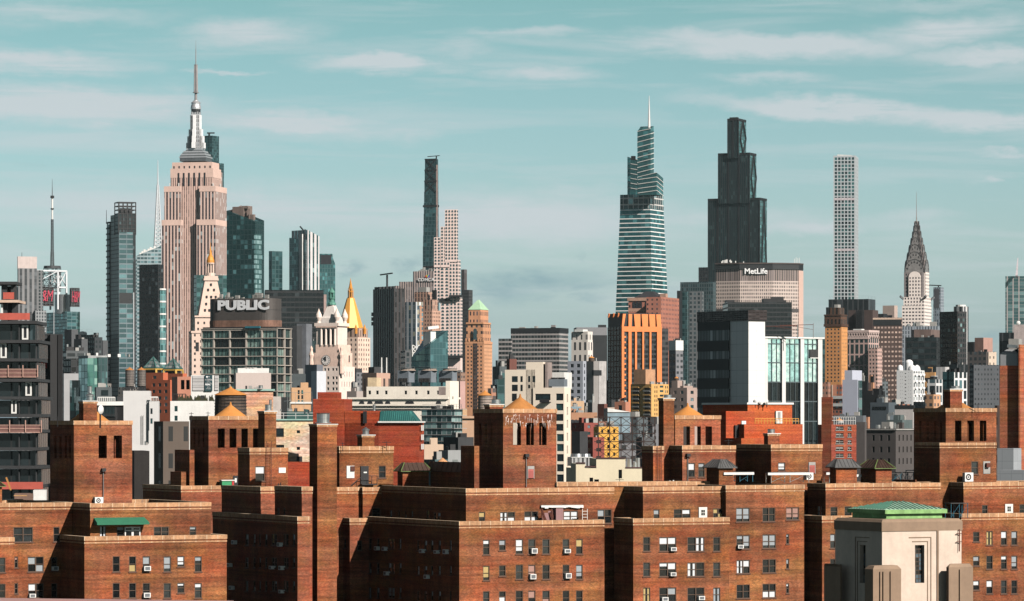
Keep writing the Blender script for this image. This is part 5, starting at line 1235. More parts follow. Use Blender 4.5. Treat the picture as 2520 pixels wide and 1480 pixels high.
# ---- dark tower (black brick) with crenellated top
b = sb('office_tower', 'black ribbed tower with a notched flat top and small crane', 1, 990, 1168, 1262, 325, 2750, 34, gm('black ribs', (.04, .034, .034), (.012, .013, .015), 3., 3.6, .45, .98, metal=.1), cat='tower', grp='high-rise towers on the skyline')
m = M(); x0, x1, y0, y1, z0, z1 = b.bx
for i in range(6): m.box(x0-.3, x0+1.5, y0+(y1-y0)*(i+.1)/6, y0+(y1-y0)*(i+.5)/6, z1, z1+1.6)
m.build('merlons', NOT, b.o); m = M(); cy = (y0+y1)/2; m.bar((x0+3, cy, z1), (x0+3, cy, z1+10), .5).bar((x0+3, cy-7, z1+11), (x0+3, cy+9, z1+10.3), .45); m.build('roof_crane', DKS, b.o)
m = M()
for i in range(3): z = b.Z(540+i*40); m.box(x0+1, x0+6, y1, y1+4, z-1, z+1.6)
m.build('balconies', NOT, b.o)
# ---- 30 rock like building with sign
b = B('office_tower', 'broad stone tower with a colourful peacock emblem and letters near its roof', 'tower', 1500, 4960, 74, 'high-rise towers on the skyline', 1)
gr_ = gm('rock stone', (.46, .37, .34), (.07, .065, .07), 3.1, 3.8, .5, .99, metal=.1, rough=.4)
b.blk('wall', gr_, 1328, 1500, 1540, 180); b.blk('shoulder', gr_, 1210, 1345, 1352, 268, w=20); b.blk('shoulder', gr_, 1172, 1230, 1236, 303, w=20)
WL = pm('sign white', (.75, .75, .74), .5, streak=False)
y0 = b.Y(1500); 
me = text_mesh('COMCAST', 5.6, WL, .4, .12, 1.12, 'sign_letters'); on_face(b, 'L', me, 'sign_letters', b.Y(1461), -1.2, b.Z(253), 1., 1.0)
m_all = [((.55, .02, .04), 150), ((.7, .18, .02), 125), ((.75, .5, .03), 100), ((.05, .4, .12), 75), ((.03, .2, .55), 50), ((.25, .08, .4), 28)]
fy, fz = b.Y(1452), b.Z(236)
for i, (c, a) in enumerate(m_all):
    mm = M(); A0, A1 = radians(a-11), radians(a+13); rr = 4.
    mm.face([(-1.4, fy+cos(A)*q*-1, fz+sin(A)*q) for A, q in ((A0, .5), (A0, rr*.85), ((A0+A1)/2, rr), (A1, rr*.85), (A1, .5))]); mm.build('emblem_feather', pm('feather %d' % i, c, .5, streak=False), b.o)
m = M(); rg = random.Random(7); x0 = b.X(1500)
for i in range(8): y = rg.uniform(2, 26); z = b.Z(180); m.box(x0+2, x0+5, y, y+3, z-2, z+rg.uniform(1, 6))
m.build('roof_units', CON, b.o)
# ---- cluster in front: glass/white, brown setback
b = B('apartment_tower', 'slim white and blue glass tower with vertical stripes in front of the peacock tower', 'tower', 1355, 3000, 50, 'high-rise towers on the skyline', 1)
b.blk('wall', gm('white blue stripes', (.62, .64, .66), (.05, .09, .12), 4.4, 3.4, .5, .97, glass2=(.4, .35, .25), metal=.3), 1255, 1355, 1412, 440)
b.blk('side', gm('orange glass side', (.42, .22, .13), (.10, .17, .20), 4.8, 3.6, .62, .72, metal=.3), 1380, 1384, 1412, 470, off=-.5, dep=1)
b = B('office_tower', 'brown brick tower with stepped crown between the white striped tower and the arched tower', 'tower', 1490, 3600, 60, 'high-rise towers on the skyline', 1)
bs = gm('brown setback', (.52, .31, .23), (.06, .05, .05), 3.3, 3.8, .46, .9, glass2=(.3, .25, .2), metal=.1); bs2 = gm('brown windows', (.55, .33, .24), (.08, .06, .05), 3.0, 3.6, .42, .5)
b.blk('wall', bs2, 1335, 1490, 1560, 512); b.blk('shaft', bs, 1340, 1455, 1490, 355, off=sym(b, 1455)); b.blk('shaft', bs, 1400, 1490, 1538, 420, off=1.); b.blk('plant', CON, 1375, 1440, 1470, 315, off=sym(b, 1440)); b.blk('roof_frame', DKS, 1490, 1520, 1530, 340, off=2, dep=8)
# ---- black lattice below glass wedge
b = B('glass_building', 'angular pale teal glass wedge building with a pointed right corner', 'building', 1475, 2200, 45, None, 1)
x1 = b.X(1622); ye = b.Y(1318); zA, zB, zC = b.Z(795), b.Z(678), b.Z(905)
gw3 = gm('wedge glass', (.10, .15, .16), (.05, .12, .125), 2.4, 3.6, .85, .85, glass2=(.2, .3, .26), metal=.5, rough=.1, lit=.2); gw4 = gm('wedge glass pale', (.06, .13, .14), (.07, .16, .175), 2.4, 3.6, .93, .93, metal=.6, rough=.08, lit=.08, pv=.1)
m = M().prism([(0, 0), (x1, 0), (x1, ye), (0, ye)], 0, [zA, zB, zB, zC]); m.build('wall', gw4, b.o); M().prism([(-.15, .2), (0, .2), (0, ye+.1), (-.15, ye+.1)], 0, [zA-.4, zA-.4, zC-.4, zC-.4]).build('side_glazing', gw3, b.o)
m = M(); m.bar((x1*.1, 2, zA), (x1, 2, zB-1), .5).bar((x1*.1, 4, zA+9), (x1*.7, 4, zB+2), .8); m.box(x1*.15, x1*.45, 2, 8, zA-2, zA+7); m.build('roof_frame', WHT, b.o)
b = B('office_building', 'grey building with white zigzag bracing left of the glass wedge', 'building', 1265, 2500, 10, None, 1)
b.blk('wall', gm('grey mid', (.10, .105, .11), (.03, .04, .045), 3, 3.6, .6, .7), None, 1262, 1400, 850, dep=20); m = M(); x0, x1 = b.X(1322), b.X(1385); z0 = b.Z(910)
for j in range(3):
    for a, c in ((0, 1), (1, 0)): m.bar((x0+(x1-x0)*a, -.3, z0+j*2.7), (x0+(x1-x0)*c, -.3, z0+(j+1)*2.7), .25)
m.bar((x0, -.3, z0), (x0, -.3, z0+8), .25); m.build('zigzag_brace', WHT, b.o)
# ---- green topped tan tower
b = B('apartment_tower', 'tan brick tower with a pale green pyramid roof and tall arched window', 'tower', 1925, 2500, 70, 'spired towers of the middle distance', 1)
tn = (.62, .31, .17)
f = b.grid(2.3, 2.4, .5, .48, 1330, 1.5, .7)
x1 = b.X(1995); b.blk('wall', pm('tan brick', tn, .85, var=.12), 1770, 1925, 1997, 790, R=None, L=f, hole=.3)
gx = gm('tan side', (.68, .36, .20), (.20, .11, .08), 2., 2.4, .32, .45)
b.box('side_bay', gx, .6, x1-.6, -.25, .5, 0, b.Z(800)); b.box('dark_bay', gm('bay dark', (.10, .06, .045), (.035, .035, .04), 1.2, 2.4, .7, .62, metal=.2), -.25, .5, b.Y(1872), b.Y(1838), 0, b.Z(790))
b.blk('cornice', pm('tan brick', tn), 1766, 1929, 2000, 775, off=sym(b, 1928), z0=b.Z(795)); s1 = sym(b, 1918); b.blk('upper_stage', gm('tan upper', tn, (.06, .05, .05), 3.4, 4.2, .4, .45), 1778, 1918, 1985, 620, off=s1, z0=b.Z(790))
b.blk('cornice', pm('tan brick', tn), 1775, 1921, 1988, 612, off=s1-.5, z0=b.Z(626)); s2 = sym(b, 1905)
bx = b.blk('belvedere', gm('tan belvedere', (.66, .32, .18), (.07, .05, .05), 2.3, 5.2, .42, .5, ov=.3), 1798, 1898, 1965, 505, off=sym(b, 1898), z0=b.Z(620)); x0, x1, y0, y1, z0, z1 = bx
M().taper(x0-.3, x1+.3, y0-.3, y1+.3, z1, b.Z(420, x0, y0), (x1-x0)*.46, (y1-y0)*.48).build('pyramid_roof', pm('pale copper', (.38, .58, .38), .7, var=.1), b.o)
u = b.Y(1855); m = M(); zb_, zs = b.Z(760), b.Z(680); r = 1.25
m.face([(-s1*0-.5+0, u+r*q, z) for q, z in [(-1, zb_), (1, zb_), (1, zs)]+[(cos(a), zs+r*sin(a)) for a in (pi/5, 2*pi/5, 3*pi/5, 4*pi/5)]+[(-1, zs)]]); m.build('arched_window', pm('arch glass', (0, 0, 0)), b.o)
m = M(); rg = random.Random(3)
for px in (1778, 1800, 1880, 1900, 1922): y = b.Y(px); z = b.Z(775); m.box(-.4, .5, y-.5, y+.5, z, z+2.2)
m.build('urns', pm('tan brick', tn), b.o)
# ---- gold pyramid building
b = B('pyramid_tower', 'pale stone tower with a tall gilded pyramid roof and lantern', 'tower', 862, 3200, 64, 'spired towers of the middle distance', 1)
PS = pm('ny stone', (.76, .56, .45), .8, var=.08)
b.k = 1
bx = b.blk('wall', gm('ny wall', (.82, .61, .49), (.08, .06, .055), 4.2, 4., .32, .5), 770, 862, 966, 740); b.blk('upper_stage', gm('ny upper', (.46, .31, .24), (.08, .06, .05), 4.2, 9., .35, .6), 772, 870, 945, 662, off=3., z0=bx[5]-1); x0, x1, y0, y1, z0, z1 = bx
b.blk('lower_wing', gm('ny wall', (0, 0, 0), (0, 0, 0), 1, 1, 1, 1), 760, 935, 960, 1120, off=-6, dep=40)
def gp_(px, py): return px, py
cx_ = b.X(800, 14); zb_, zt = b.Z(662, cx_, 14), b.Z(408, cx_, 14); R0 = 10.6; R1 = 3.2
m = M(); lo = [(cx_+R0*cos(a), 14+R0*sin(a)) for a in [pi/8+pi/4*i for i in range(8)]]; hi = [(cx_+R1*cos(a), 14+R1*sin(a)) for a in [pi/8+pi/4*i for i in range(8)]]
frus(m, lo, hi, zb_, zt); m.build('gold_roof', pm('gold roof', (.80, .38, .07), .5, .1, var=.10, sc=.08, fine=.6, streak=False), b.o)
zz = lambda P_: b.Z(P_, cx_, 14)
m = M()
for i in range(8): a = pi/4*i; m.cyl(cx_+2.1*cos(a), 14+2.1*sin(a), .35, .35, zz(408), zz(350), 5); m.cyl(cx_+2.1*cos(a), 14+2.1*sin(a), .4, .05, zz(350), zz(325), 5)
m.cyl(cx_, 14, 1.4, 1.3, zz(408), zz(330), 8).cyl(cx_, 14, 2.7, 2.7, zz(410), zz(400), 8).cyl(cx_, 14, 2.4, 2.3, zz(358), zz(350), 8)
m.lathe(cx_, 14, [(1.8, zz(330)), (1.5, zz(312)), (1.2, zz(300)), (.15, zz(245)), (.05, zz(235))], 8); m.build('gold_lantern', GOLD, b.o)
m = M()
for px, dx in ((845, 1.), (918, 1.)):
    y = b.Y(px, 1.5) if px < 862 else 1.5; x = 1.5 if px < 862 else b.X(px, 1.5); z = b.Z(668); m.cyl(x, y, 1.3, 1.3, z-4, z, 8).cyl(x, y, 1.5, .1, z, z+4, 8)
m.build('gold_pinnacle', GOLD, b.o)
# ---- clock tower
b = B('clock_tower', 'pale stone clock tower with columned belfry, urns and green bronze lantern', 'tower', 703, 2290, 66, 'spired towers of the middle distance', 1)
CS = pm('clock stone', (.82, .68, .60), .8, var=.10, sc=.12, fine=.8); CS2 = pm('clock stone rosy', (.80, .58, .48), .85, var=.16, sc=.2, fine=1.2)
f = b.grid(5.2, 8.0, .4, .42, 1230, 3., 1.6)
bx = b.blk('wall', CS, 495, 703, 835, 985, L=b.rects('L', [(x, y, x+17, y+22) for x in (575, 603, 643, 672) for y in (1000,)]+[(x, y, x+18, y+24) for x in (600, 644, 672) for y in (1070, 1115, 1163)], 0.), R=b.grid(3.4, 6, .25, .5, 1230, 3, 2), hole=.6)
s1 = sym(b, 700); bx1 = b.blk('clock_stage', CS2, 492, 700, 815, 868, off=s1, z0=bx[5]-.5); x0, x1, y0, y1, z0, z1 = bx1
u, z = b.Y(594, x0), b.Z(933, x0, (y0+y1)/2); R_ = 10.2*2290/F*.98/.75
R_ = 41*.291*2290/F
m = M(); m.face([(x0-.25, u+R_*cos(a), z+R_*sin(a)) for a in [2*pi*i/28 for i in range(28)]]); cf = m.build('clock_face', pm('clock white', (.8, .74, .70), .6, streak=False), b.o); m = M()
for i in range(28): A0, A1 = 2*pi*i/28, 2*pi*(i+1)/28; m.face([(x0-.3, u+R_*q*cos(a), z+R_*q*sin(a)) for a, q in ((A0, 1.06), (A1, 1.06), (A1, 1.), (A0, 1.))])
for i in range(12): a = 2*pi*i/12; m.bar((x0-.3, u+R_*.66*cos(a), z+R_*.66*sin(a)), (x0-.3, u+R_*.85*cos(a), z+R_*.85*sin(a)), .1)
m.build('numerals', DKS, cf); M().bar((x0-.4, u, z-.4), (x0-.4, u+.6, z+R_*.62), .22).bar((x0-.4, u, z), (x0-.4, u+.25, z+R_*.8), .13).bar((x0-.4, u, z), (x0-.4, u+1.6, z+R_*.45), .16).build('hands', DKS, cf)
b.box('clock_side', DKS, b.X(787, y0)-.6, b.X(787, y0)+.4, y0-.3, y0-.1, z-1, z+3)
s2 = s1+1.5; bx2 = b.blk('attic_stage', CS2, 505, 694, 800, 800, off=sym(b, 694), z0=z1-.5)
bx3 = b.blk('belfry', CS, 512, 690, 770, 640, off=sym(b, 690), z0=bx2[5]-.5, L=b.rects('L', [(565, 672, 585, 798), (603, 672, 627, 798), (640, 672, 664, 798)], b.X(690, sym(b, 690))), hole=2.2, pane=None); x0, x1, y0, y1, z0, z1 = bx3
m = M()
for px in (556, 594, 633, 670): y = b.Y(px, x0); m.cyl(x0-.5, y, .75, .62, z0, b.Z(668, x0, y), 10)
m.build('columns', CS, b.o); b.box('louvres', pm('verdigris dark', (.02, .05, .045), .6), x0+2.3, x0+2.6, y0+1, y1-1, z0, z1-2)
b.box('cornice', CS, x0-1, x1+1, y0-1, y1+1, z1-.3, z1+1.6); m = M(); n = 24
for i in range(n): y = y0+(y1-y0)*i/n; m.box(x0-1.3, x0-1, y, y+.4, z1-1.2, z1-.3)
m.build('dentils', CS2, b.o)
zb_ = z1+1.6; zt = b.Z(460, x0+5, y0+8); zm = b.Z(560, x0, y0); cx_, cy_ = (x0+x1)/2, (y0+y1)/2; hx, hy = (x1-x0)/2, (y1-y0)/2
m = M(); pr = [(.80, zb_), (.74, zb_+(zm-zb_)*.75), (.60, zm), (.46, zm+(zt-zm)*.35), (.33, zm+(zt-zm)*.75), (.22, zt)]
for (a, za), (c, zc) in zip(pr, pr[1:]):
    q = lambda f: [(cx_-hx*f, cy_-hy*f), (cx_+hx*f, cy_-hy*f), (cx_+hx*f, cy_+hy*f), (cx_-hx*f, cy_+hy*f)]
    frus(m, q(a), q(c), za, zc)
m.build('curved_roof', pm('roof stone', (.72, .65, .60), .85, var=.12, sc=.2), b.o)
for sx, sy in ((0, 0), (0, 1), (1, 0)):
    x, y = (x0+1, x1-1)[sx], (y0+1, y1-1)[sy]; M().lathe(x, y, [(1.3, zb_), (1., zb_+1.2), (1.9, zb_+3.4), (1.7, zb_+5), (.7, zb_+7), (.1, zb_+8.6)], 10).build('urn', CS, b.o)
zz = lambda P_: b.Z(P_, cx_, cy_); VB = pm('bronze green', (.10, .27, .21), .7, .1, var=.25, streak=False)
m = M(); m.lathe(cx_, cy_, [(2.6, zt-.3), (2.4, zz(448)), (1.5, zz(440)), (1.4, zz(420)), (2., zz(412)), (2., zz(405))], 10)
for i in range(6): a = pi/3*i; m.cyl(cx_+1.5*cos(a), cy_+1.5*sin(a), .3, .3, zz(405), zz(360), 5)
m.lathe(cx_, cy_, [(.7, zz(405)), (.7, zz(360)), (2., zz(362)), (1.8, zz(352)), (.9, zz(335)), (.35, zz(325)), (.12, zz(312))], 10); m.build('bronze_lantern', VB, b.o)
for px, py, w_ in ((475, 870, 7), (722, 905, 8)):
    y = b.Y(px) if px < 703 else -1.; x = -1. if px < 703 else b.X(px, -1.); z = b.Z(960); M().lathe(x, y, [(1.4, z-6), (1.5, z), (1.2, z+3), (1.6, z+5), (.8, z+7.5), (.9, z+9), (.1, z+10.5)], 8).build('statue', CS2, b.o)
m = M(); x = b.X(720, -2.5); M().box(b.X(705), b.X(745, -2), -3, 0, b.Z(1055), b.Z(1040)).build('portico', CS, b.o)
# ================================================================ SKYLINE, right half
G = 'high-rise towers on the skyline'
# ---- tapering glass tower with white bands and spire
b = B('tapering_glass_tower', 'tapering teal glass tower with white floor bands and a white needle spire', 'tower', 1606, 4300, 66, G)
ov = gm('white floor bands', (.86, .82, .80), (.03, .13, .14), 6, 4.87, 1.0, .80, glass2=(.10, .28, .29), metal=.5, rough=.1, lit=.15, var=.05)
ovt = gm('crystal glass', (.03, .10, .105), (.035, .12, .125), 6, 6, .9, .9, metal=.5, rough=.1)
x1, ye = b.X(1646), b.Y(1514); s = sym(b, 1600); xa, ya = b.X(1633, s), b.Y(1526, s); zt = b.Z(478, s, s)
zq = b.Z(790)
lo = [(0, 0), (x1, 0), (x1, ye), (0, ye)]; hi = [(s, s), (xa, s), (xa, ya), (s, ya)]
frus(M(), lo, hi, zq, zt-16).build('wall', ov, b.o); b.box('base', ov, 0, x1, 0, ye, 0, zq)
f = .93; frus(M(), hi, hi, zt-16, zt).build('terrace_floor', gm('terrace glass', (.6, .58, .56), (.02, .05, .055), 6, 7, .85, .8, glass2=(.2, .35, .36), metal=.4), b.o)
def crystal(xl, xc, xr, yl, yc, yr, yb, off, stripes, slope=0.):
    s_ = sym(b, xc)+off; a0 = b.X(xc, s_); a1 = b.X(xr, s_); e = b.Y(xl, a0)
    zl, zc, zr, z0 = b.Z(yl, a0, e), b.Z(yc, a0, s_), b.Z(yr, a1, s_), b.Z(yb, a0, s_)
    o = M().prism([(a0, s_), (a1, s_), (a1, e), (a0, e)], z0, [zc, zr, zr, zl]).build('crystal_volume', ovt, b.o); m = M()
    for i in range(1, stripes):
        z = z0+(zc-z0)*i/stripes; dl = (zl-zc)*.9
        m.bar((a0-.2, s_, z), (a0-.2, e, z+dl*(1 if slope == 0 else slope)), .34); m.bar((a0, s_-.2, z), (a1, s_-.2, z+(zr-zc)*.8-1), .3)
    m.bar((a0-.2, s_, zc), (a0-.2, e, zl), .3); m.build('white_bands', WHT, o)
crystal(1544, 1580, 1586, 387, 396, 398, 480, 6, 7, .8)
crystal(1568.5, 1601, 1609, 324, 317, 311, 480, 3, 13, 1.4)
crystal(1570, 1616, 1632, 436, 425, 439, 480, 0, 5, .6)
s_ = sym(b, 1597)+4; x = b.X(1597.5, s_); M().cyl(x, s_, 3.7*4300/F, .5*4300/F, b.Z(322, x, s_), b.Z(236, x, s_), 6).build('spire', pm('spire white', (.80, .76, .74), .4, .1, var=.05), b.o)
yp_ = b.Y(1561, s+8); M().box(s+8, s+12, yp_, yp_+4, b.Z(394, s+8, yp_), b.Z(384, s+8, yp_)).build('roof_plant', DKS, b.o)
# ---- dark stepped supertall
b = B('stepped_supertall', 'dark bronze stepped supertall with diamond braces on its right side', 'tower', 1870, 4580, 68, G)
st = gm('bronze piers', (.012, .014, .016), (.012, .032, .035), 2.6, 4.4, .62, .96, glass2=(.05, .09, .09), metal=.35, rough=.2, lit=.05)
st2 = gm('bronze side', (.025, .03, .032), (.07, .18, .185), 4.5, 4.4, .93, .9, metal=.5, rough=.12)
for i, (xl, xc, xr, yt, yb_) in enumerate(((1742, 1870, 1887, 492, 700), (1767, 1845, 1861, 381, 492), (1790, 1818, 1836, 297, 381))):
    s = 0 if i == 0 else b.Y(xc, 0.)*.93
    x0 = b.X(xc, s); a1 = b.X(xr, s); e = b.Y(xl, x0); z1 = b.Z(yt, x0, s); z0 = 0 if i == 0 else b.Z(yb_, x0, s)-4
    o = b.box('stage', st, x0, a1, s, e, z0, z1); zb_ = b.Z(yb_, x0, s)
    M().box(x0+.4, a1-.4, s-.3, s, zb_ if i else z1-190, z1-1).build('side_glazing', st2, o); w_ = a1-x0; m = M(); zm = (zb_+z1)/2
    zc_ = zb_ if i else z1-170
    zm = (zc_+z1)/2
    for p, q in (((x0+w_*.5, z1), (x0+w_*.12, zm)), ((x0+w_*.12, zm), (x0+w_*.5, zc_)), ((x0+w_*.5, z1), (x0+w_*.88, zm)), ((x0+w_*.88, zm), (x0+w_*.5, zc_))): m.bar((p[0], s-.6, p[1]), (q[0], s-.6, q[1]), 1.0)
    m.build('diamond_brace', NOT, o); m = M(); nb = (5, 3, 2)[i]
    for j in range(nb+1): y = s+(e-s)*j/nb; m.box(x0-.5, x0-.05, max(s, y-1.), min(e, y+1.), z0+1, z1)
    m.box(x0-.5, a1, s-.31, e, z1, z1+2.5); m.build('piers', NOT, o)
M().box(b.X(1825, 15), b.X(1825, 15)+4, 20, 30, b.Z(297), b.Z(291)).build('roof_plant', DKS, b.o)
sb('office_tower', 'narrow dark block at the left foot of the stepped supertall', 'P', 1719, 1755, 1765, 658, 4700, 70, gz, cat='tower', grp=G, cl=2)
b = sb('office_tower', 'dull teal block with a pale window grid left of the slab with white letters', 2, 1423, 1700, 1726, 270, 4000, 72, gm('dull teal', (.045, .065, .07), (.02, .045, .05), 2.4, 3.8, .6, .75, metal=.3), cat='tower', grp=G)
b.blk('front_block', gm('dull grid', (.14, .15, .155), (.03, .045, .05), 4.2, 4.4, .55, .6, metal=.2), 1500, 1610, 1616, 352, off=-10, w=5); b.blk('canopy', NOT, 1395, 1420, 1440, 345, off=-2, dep=10); b.blk('left_block', gk, 1400, 1480, 1500, 352, off=-6, w=5)
# ---- long slab with white letters
D = 4350.; b = B('lettered_slab', 'broad pale gridded slab tower with white lettering under its roof', 'tower', 1821, D, 0, G)
gl_ = gm('slab grid', (.56, .46, .41), (.035, .032, .034), 2.15, 4.0, .52, .58, glass2=(.25, .2, .18), metal=.1, var=.06)
pts = [(b.X(1762, 14), 14), (0, 0), (b.X(1901.5, -1), -1), (b.X(1965, 10), 10), (b.X(1976, 26), 26), (b.X(1976, 26)-10, 50), (b.X(1762, 14)+8, 50)]
zt = b.Z(661); M().prism(pts, 0, zt-14).build('wall', gl_, b.o)
M().prism(pts, zt-14, zt-1).build('louvred_storey', gm('slab louvres', (.33, .26, .235), (.06, .05, .05), 2.15, 40, .6, 1., metal=0, var=.05), b.o)
pm('sign band', (.06, .055, .055), .7)
q = [(x*1.012-.5, y-1.2) for x, y in pts]; M().prism(q, zt-1, b.Z(650)).build('dark_storey', NOT, b.o); M().prism([(x*1.02-.8, y-2) for x, y in pts], b.Z(650), b.Z(647)).build('roof_slab', pm('roof slab brown', (.08, .06, .055), .8), b.o)
e0, e1 = pts[3], pts[4]
M().prism([(e0[0]+.1, e0[1]-.6), (e1[0]+.5, e1[1]-.3), (e1[0], e1[1]), (e0[0], e0[1]+.3)], 0, zt-2).build('end_wall', pm('end stone', (.62, .44, .37), .8, var=.08), b.o)
for P_ in (760, 833): M().prism([(x*1.003, y-.4) for x, y in pts], b.Z(P_+8), b.Z(P_)).build('louvre_band', pm('sign band', (0, 0, 0)), b.o)
me = text_mesh('MetLife', 8.6, pm('letter white', (.85, .85, .85), .5, var=.03, streak=False), .5, .18, 1.0, 'sign_letters'); on_face(b, 'R', me, 'sign_letters', b.X(1860), -2.2, b.Z(668.5), 1.0, 1.0)
m = M(); rg = random.Random(8)
for i in range(14): x = rg.uniform(b.X(1775), b.X(1830)); m.box(x, x+1, 8, 9, b.Z(647), b.Z(647)+rg.uniform(1, 4))
for i in range(4): x = b.X(1958+i*4); m.box(x, x+.5, 20, 20.5, b.Z(647), b.Z(647)+rg.uniform(4, 8))
m.build('roof_aerials', WHT, b.o)
b = sb('office_tower', 'flat black block in front of the lettered slab', 'P', None, 1791, 1949, 744, 3300, 3, gb, dep=40, cat='tower', grp=G); clutter(b, b.bx, 5, [DKS], 2, 7, 6, 14)
# ---- white grid supertall
b = B('grid_supertall', 'slender white concrete supertall with a square grid of windows', 'tower', 2105, 5250, 80, G)
GR = pm('grid concrete', (.44, .48, .50), .7, var=.06, sc=.03)
b.blk('wall', GR, 2051, 2105, 2112.5, 383, L=b.grid(4.9, 4.83, .72, .72, 740, 2.4, 1.0), R=b.grid(4.9, 4.83, .68, .72, 740, 2.4, 1.0), gl='teal', hole=.7)
b.done(); M().bar((5, 5, b.Z(383)), (5, 25, b.Z(381)), .8).build('roof_crane', WHT, b.o)
for P_ in (487, 612): b.box('open_storey', pm('pink grey', (.5, .45, .47), .8), -.12, .0, 1, b.Y(2051)-1, b.Z(P_+6), b.Z(P_))
# ---- Chrysler-like tower
b = B('art_deco_skyscraper', 'art deco skyscraper with a terraced silver crown of arches and needle spire', 'skyscraper', 1322, 4300, 72, G, 3)
ST = (.86, .76, .70)
cg = gm('deco bands', ST, (.05, .045, .05), 3.6, 3.8, .62, .42, var=.07); cg2 = gm('deco piers', ST, (.06, .05, .055), 3.3, 3.8, .46, .55, var=.07)
bx = b.blk('base_block', cg, 1132, 1322, 1382, 470); s = sym(b, 1318); bx = b.blk('middle_block', cg2, 1145, 1318, 1378, 398, off=s, z0=bx[5]-1); x0, x1, y0, y1, z0, z1 = bx
m = M()
for x, y in ((x0, y0), (x0, y1), (x1, y0)): m.bar((x, y, z1-2), (x-3 if x == x0 else x+3, y-3 if y == y0 else y+3, z1+1), 1.)
m.build('eagles', SILD, b.o)
s3 = sym(b, 1308); bx = b.blk('shaft', gm('deco shaft painted shade', (.22, .19, .185), (.045, .045, .05), 3.2, 3.8, .45, .6), 1150, 1308, 1362, 190, off=s3, z0=z1-1); x0, x1, y0, y1, z0, z1 = bx; e = 1.6  # shaft uses a darkened stone as painted shade; bays keep the lit tone
ua, ub = b.Y(1292, x0), b.Y(1192, x0); m = M(); zs = b.Z(230, x0, y0); r = (ub-ua)/2; um = (ua+ub)/2
b.box('lit_bay', cg2, x0-e, x0, ua, ub, z0, zs)
pts = [(x0-e, um+r*cos(a), zs+r*sin(a)*.95) for a in [pi*i/12 for i in range(13)]]; pts2 = [(x0, p[1], p[2]) for p in pts]
m.face(pts); [m.face([pts[i], pts[i+1], pts2[i+1], pts2[i]]) for i in range(12)]; m.build('arch_head', pm('deco stone', ST, .8, var=.08), b.o)
vb = (x1-x0); b.box('lit_bay', cg2, x0+vb*.25, x1-vb*.2, y0-e, y0, z0, zs+6)
CRN = pm('crown steel', (.44, .39, .37), .35, .6, var=.25, sc=.3, fine=2, streak=False); TRI = pm('crown window', (.05, .045, .045), .4, streak=False)
cx_, cy_ = (x0+x1)/2, (y0+y1)/2
zz = lambda P_: CH-(P_-HY)*(b.O[1]+cx_*b.s+cy_*b.c)/F
pm_ = 4300/F
tiers = [(27.5, 672, 640), (23, 656, 621), (18.5, 639, 603), (14, 621, 586), (10, 603, 570), (7, 587, 556), (4.6, 572, 545)]
for i, (hw, Pb, Pt) in enumerate(tiers):
    r = hw*pm_*.86; zb_ = zz(Pb); H = zz(Pt)-zb_; m = M(); n = 14
    prof = [(cos(a)*r, zb_+sin(a)**.9*H if sin(a) > 0 else zb_) for a in [pi*j/n for j in range(n+1)]]; dpt = r*1.02+.8
    for ax in (0, 1):
        f = (lambda u, z, d: (cx_+d, cy_+u, z)) if ax == 0 else (lambda u, z, d: (cx_+u, cy_+d, z))
        P1 = [f(u, z, -dpt) for u, z in prof]; P2 = [f(u, z, dpt) for u, z in prof]; m.face(P1); m.face(P2[::-1])
        for j in range(n): m.face([P1[j], P1[j+1], P2[j+1], P2[j]])
    m.box(cx_-r, cx_+r, cy_-r, cy_+r, zb_-14*(1-i*.1), zb_+.5) if i else None
    o = m.build('crown_arch', CRN, b.o); m = M()
    nt_ = 7-min(i, 4)
    for ax in (0, 1):
        f = (lambda u, z, d: (cx_+d, cy_+u, z)) if ax == 0 else (lambda u, z, d: (cx_+u, cy_+d, z))
        for j in range(nt_):
            a = pi*(j+1)/(nt_+1); da = .13
            q = lambda A, k: (cos(A)*r*k, zb_+sin(A)*H*k)
            m.face([f(*q(a-da, .74), -dpt-.15), f(*q(a+da, .74), -dpt-.15), f(*q(a, .95), -dpt-.15)])
        # rim
        for j in range(n): m.bar(f(prof[j][0]*1.01, prof[j][1]+.1, -dpt), f(prof[j+1][0]*1.01, prof[j+1][1]+.1, -dpt), .28)
    m.build('sunburst_windows', TRI, o)
M().lathe(cx_, cy_, [(4*pm_, zz(565)), (3.2*pm_, zz(553)), (2.*pm_, zz(545)), (1.1*pm_, zz(535)), (.8*pm_, zz(520)), (.3*pm_, zz(473))], 8).build('needle', CRN, b.o)
# ---- other towers on the right
RI = gm('black vertical lines', (.06, .065, .07), (.014, .017, .019), 5, 40, .82, 1., metal=.1, rough=.3)
b = sb('office_tower', 'wide black block with thin vertical lines at the foot of the white grid supertall', 3, 512, 850, 908, 415, 3600, 68, RI, cat='tower', grp=G)
rail(b, b.bx, DKS, 3, step=9); b.blk('lower_part', RI, 490, 560, 600, 485, off=-5, w=20)
b = sb('office_tower', 'plain dark brown block with a crane mast', 3, 680, 885, 932, 508, 3400, 66, pm('brown plain', (.075, .05, .045), .8, var=.1), cat='tower', grp=G)
m = M(); xx, yy_ = -3., b.Y(778, -3.); lattice(m, xx, yy_, 2.6, 2.6, b.Z(660), b.Z(510), 10, .3); m.build('crane_mast', DKS, b.o)
b = sb('office_tower', 'brown gridded tower with pale panels left of the art deco skyscraper', 3, 888, 1128, 1136, 572, 3200, 78, gm('brown grid', (.085, .055, .047), (.40, .29, .25), 2.9, 3.95, .55, .36, glass2=(.55, .40, .33), metal=0, rough=.7, lit=.3), cat='tower', grp=G)
x0, x1, y0, y1, z0, z1 = b.bx; m = M()
for i in range(15): y = y0+(y1-y0)*(i+.5)/15; m.box(x0-.25, x0, y-.85, y+.85, z1-1.6, z1-.2)
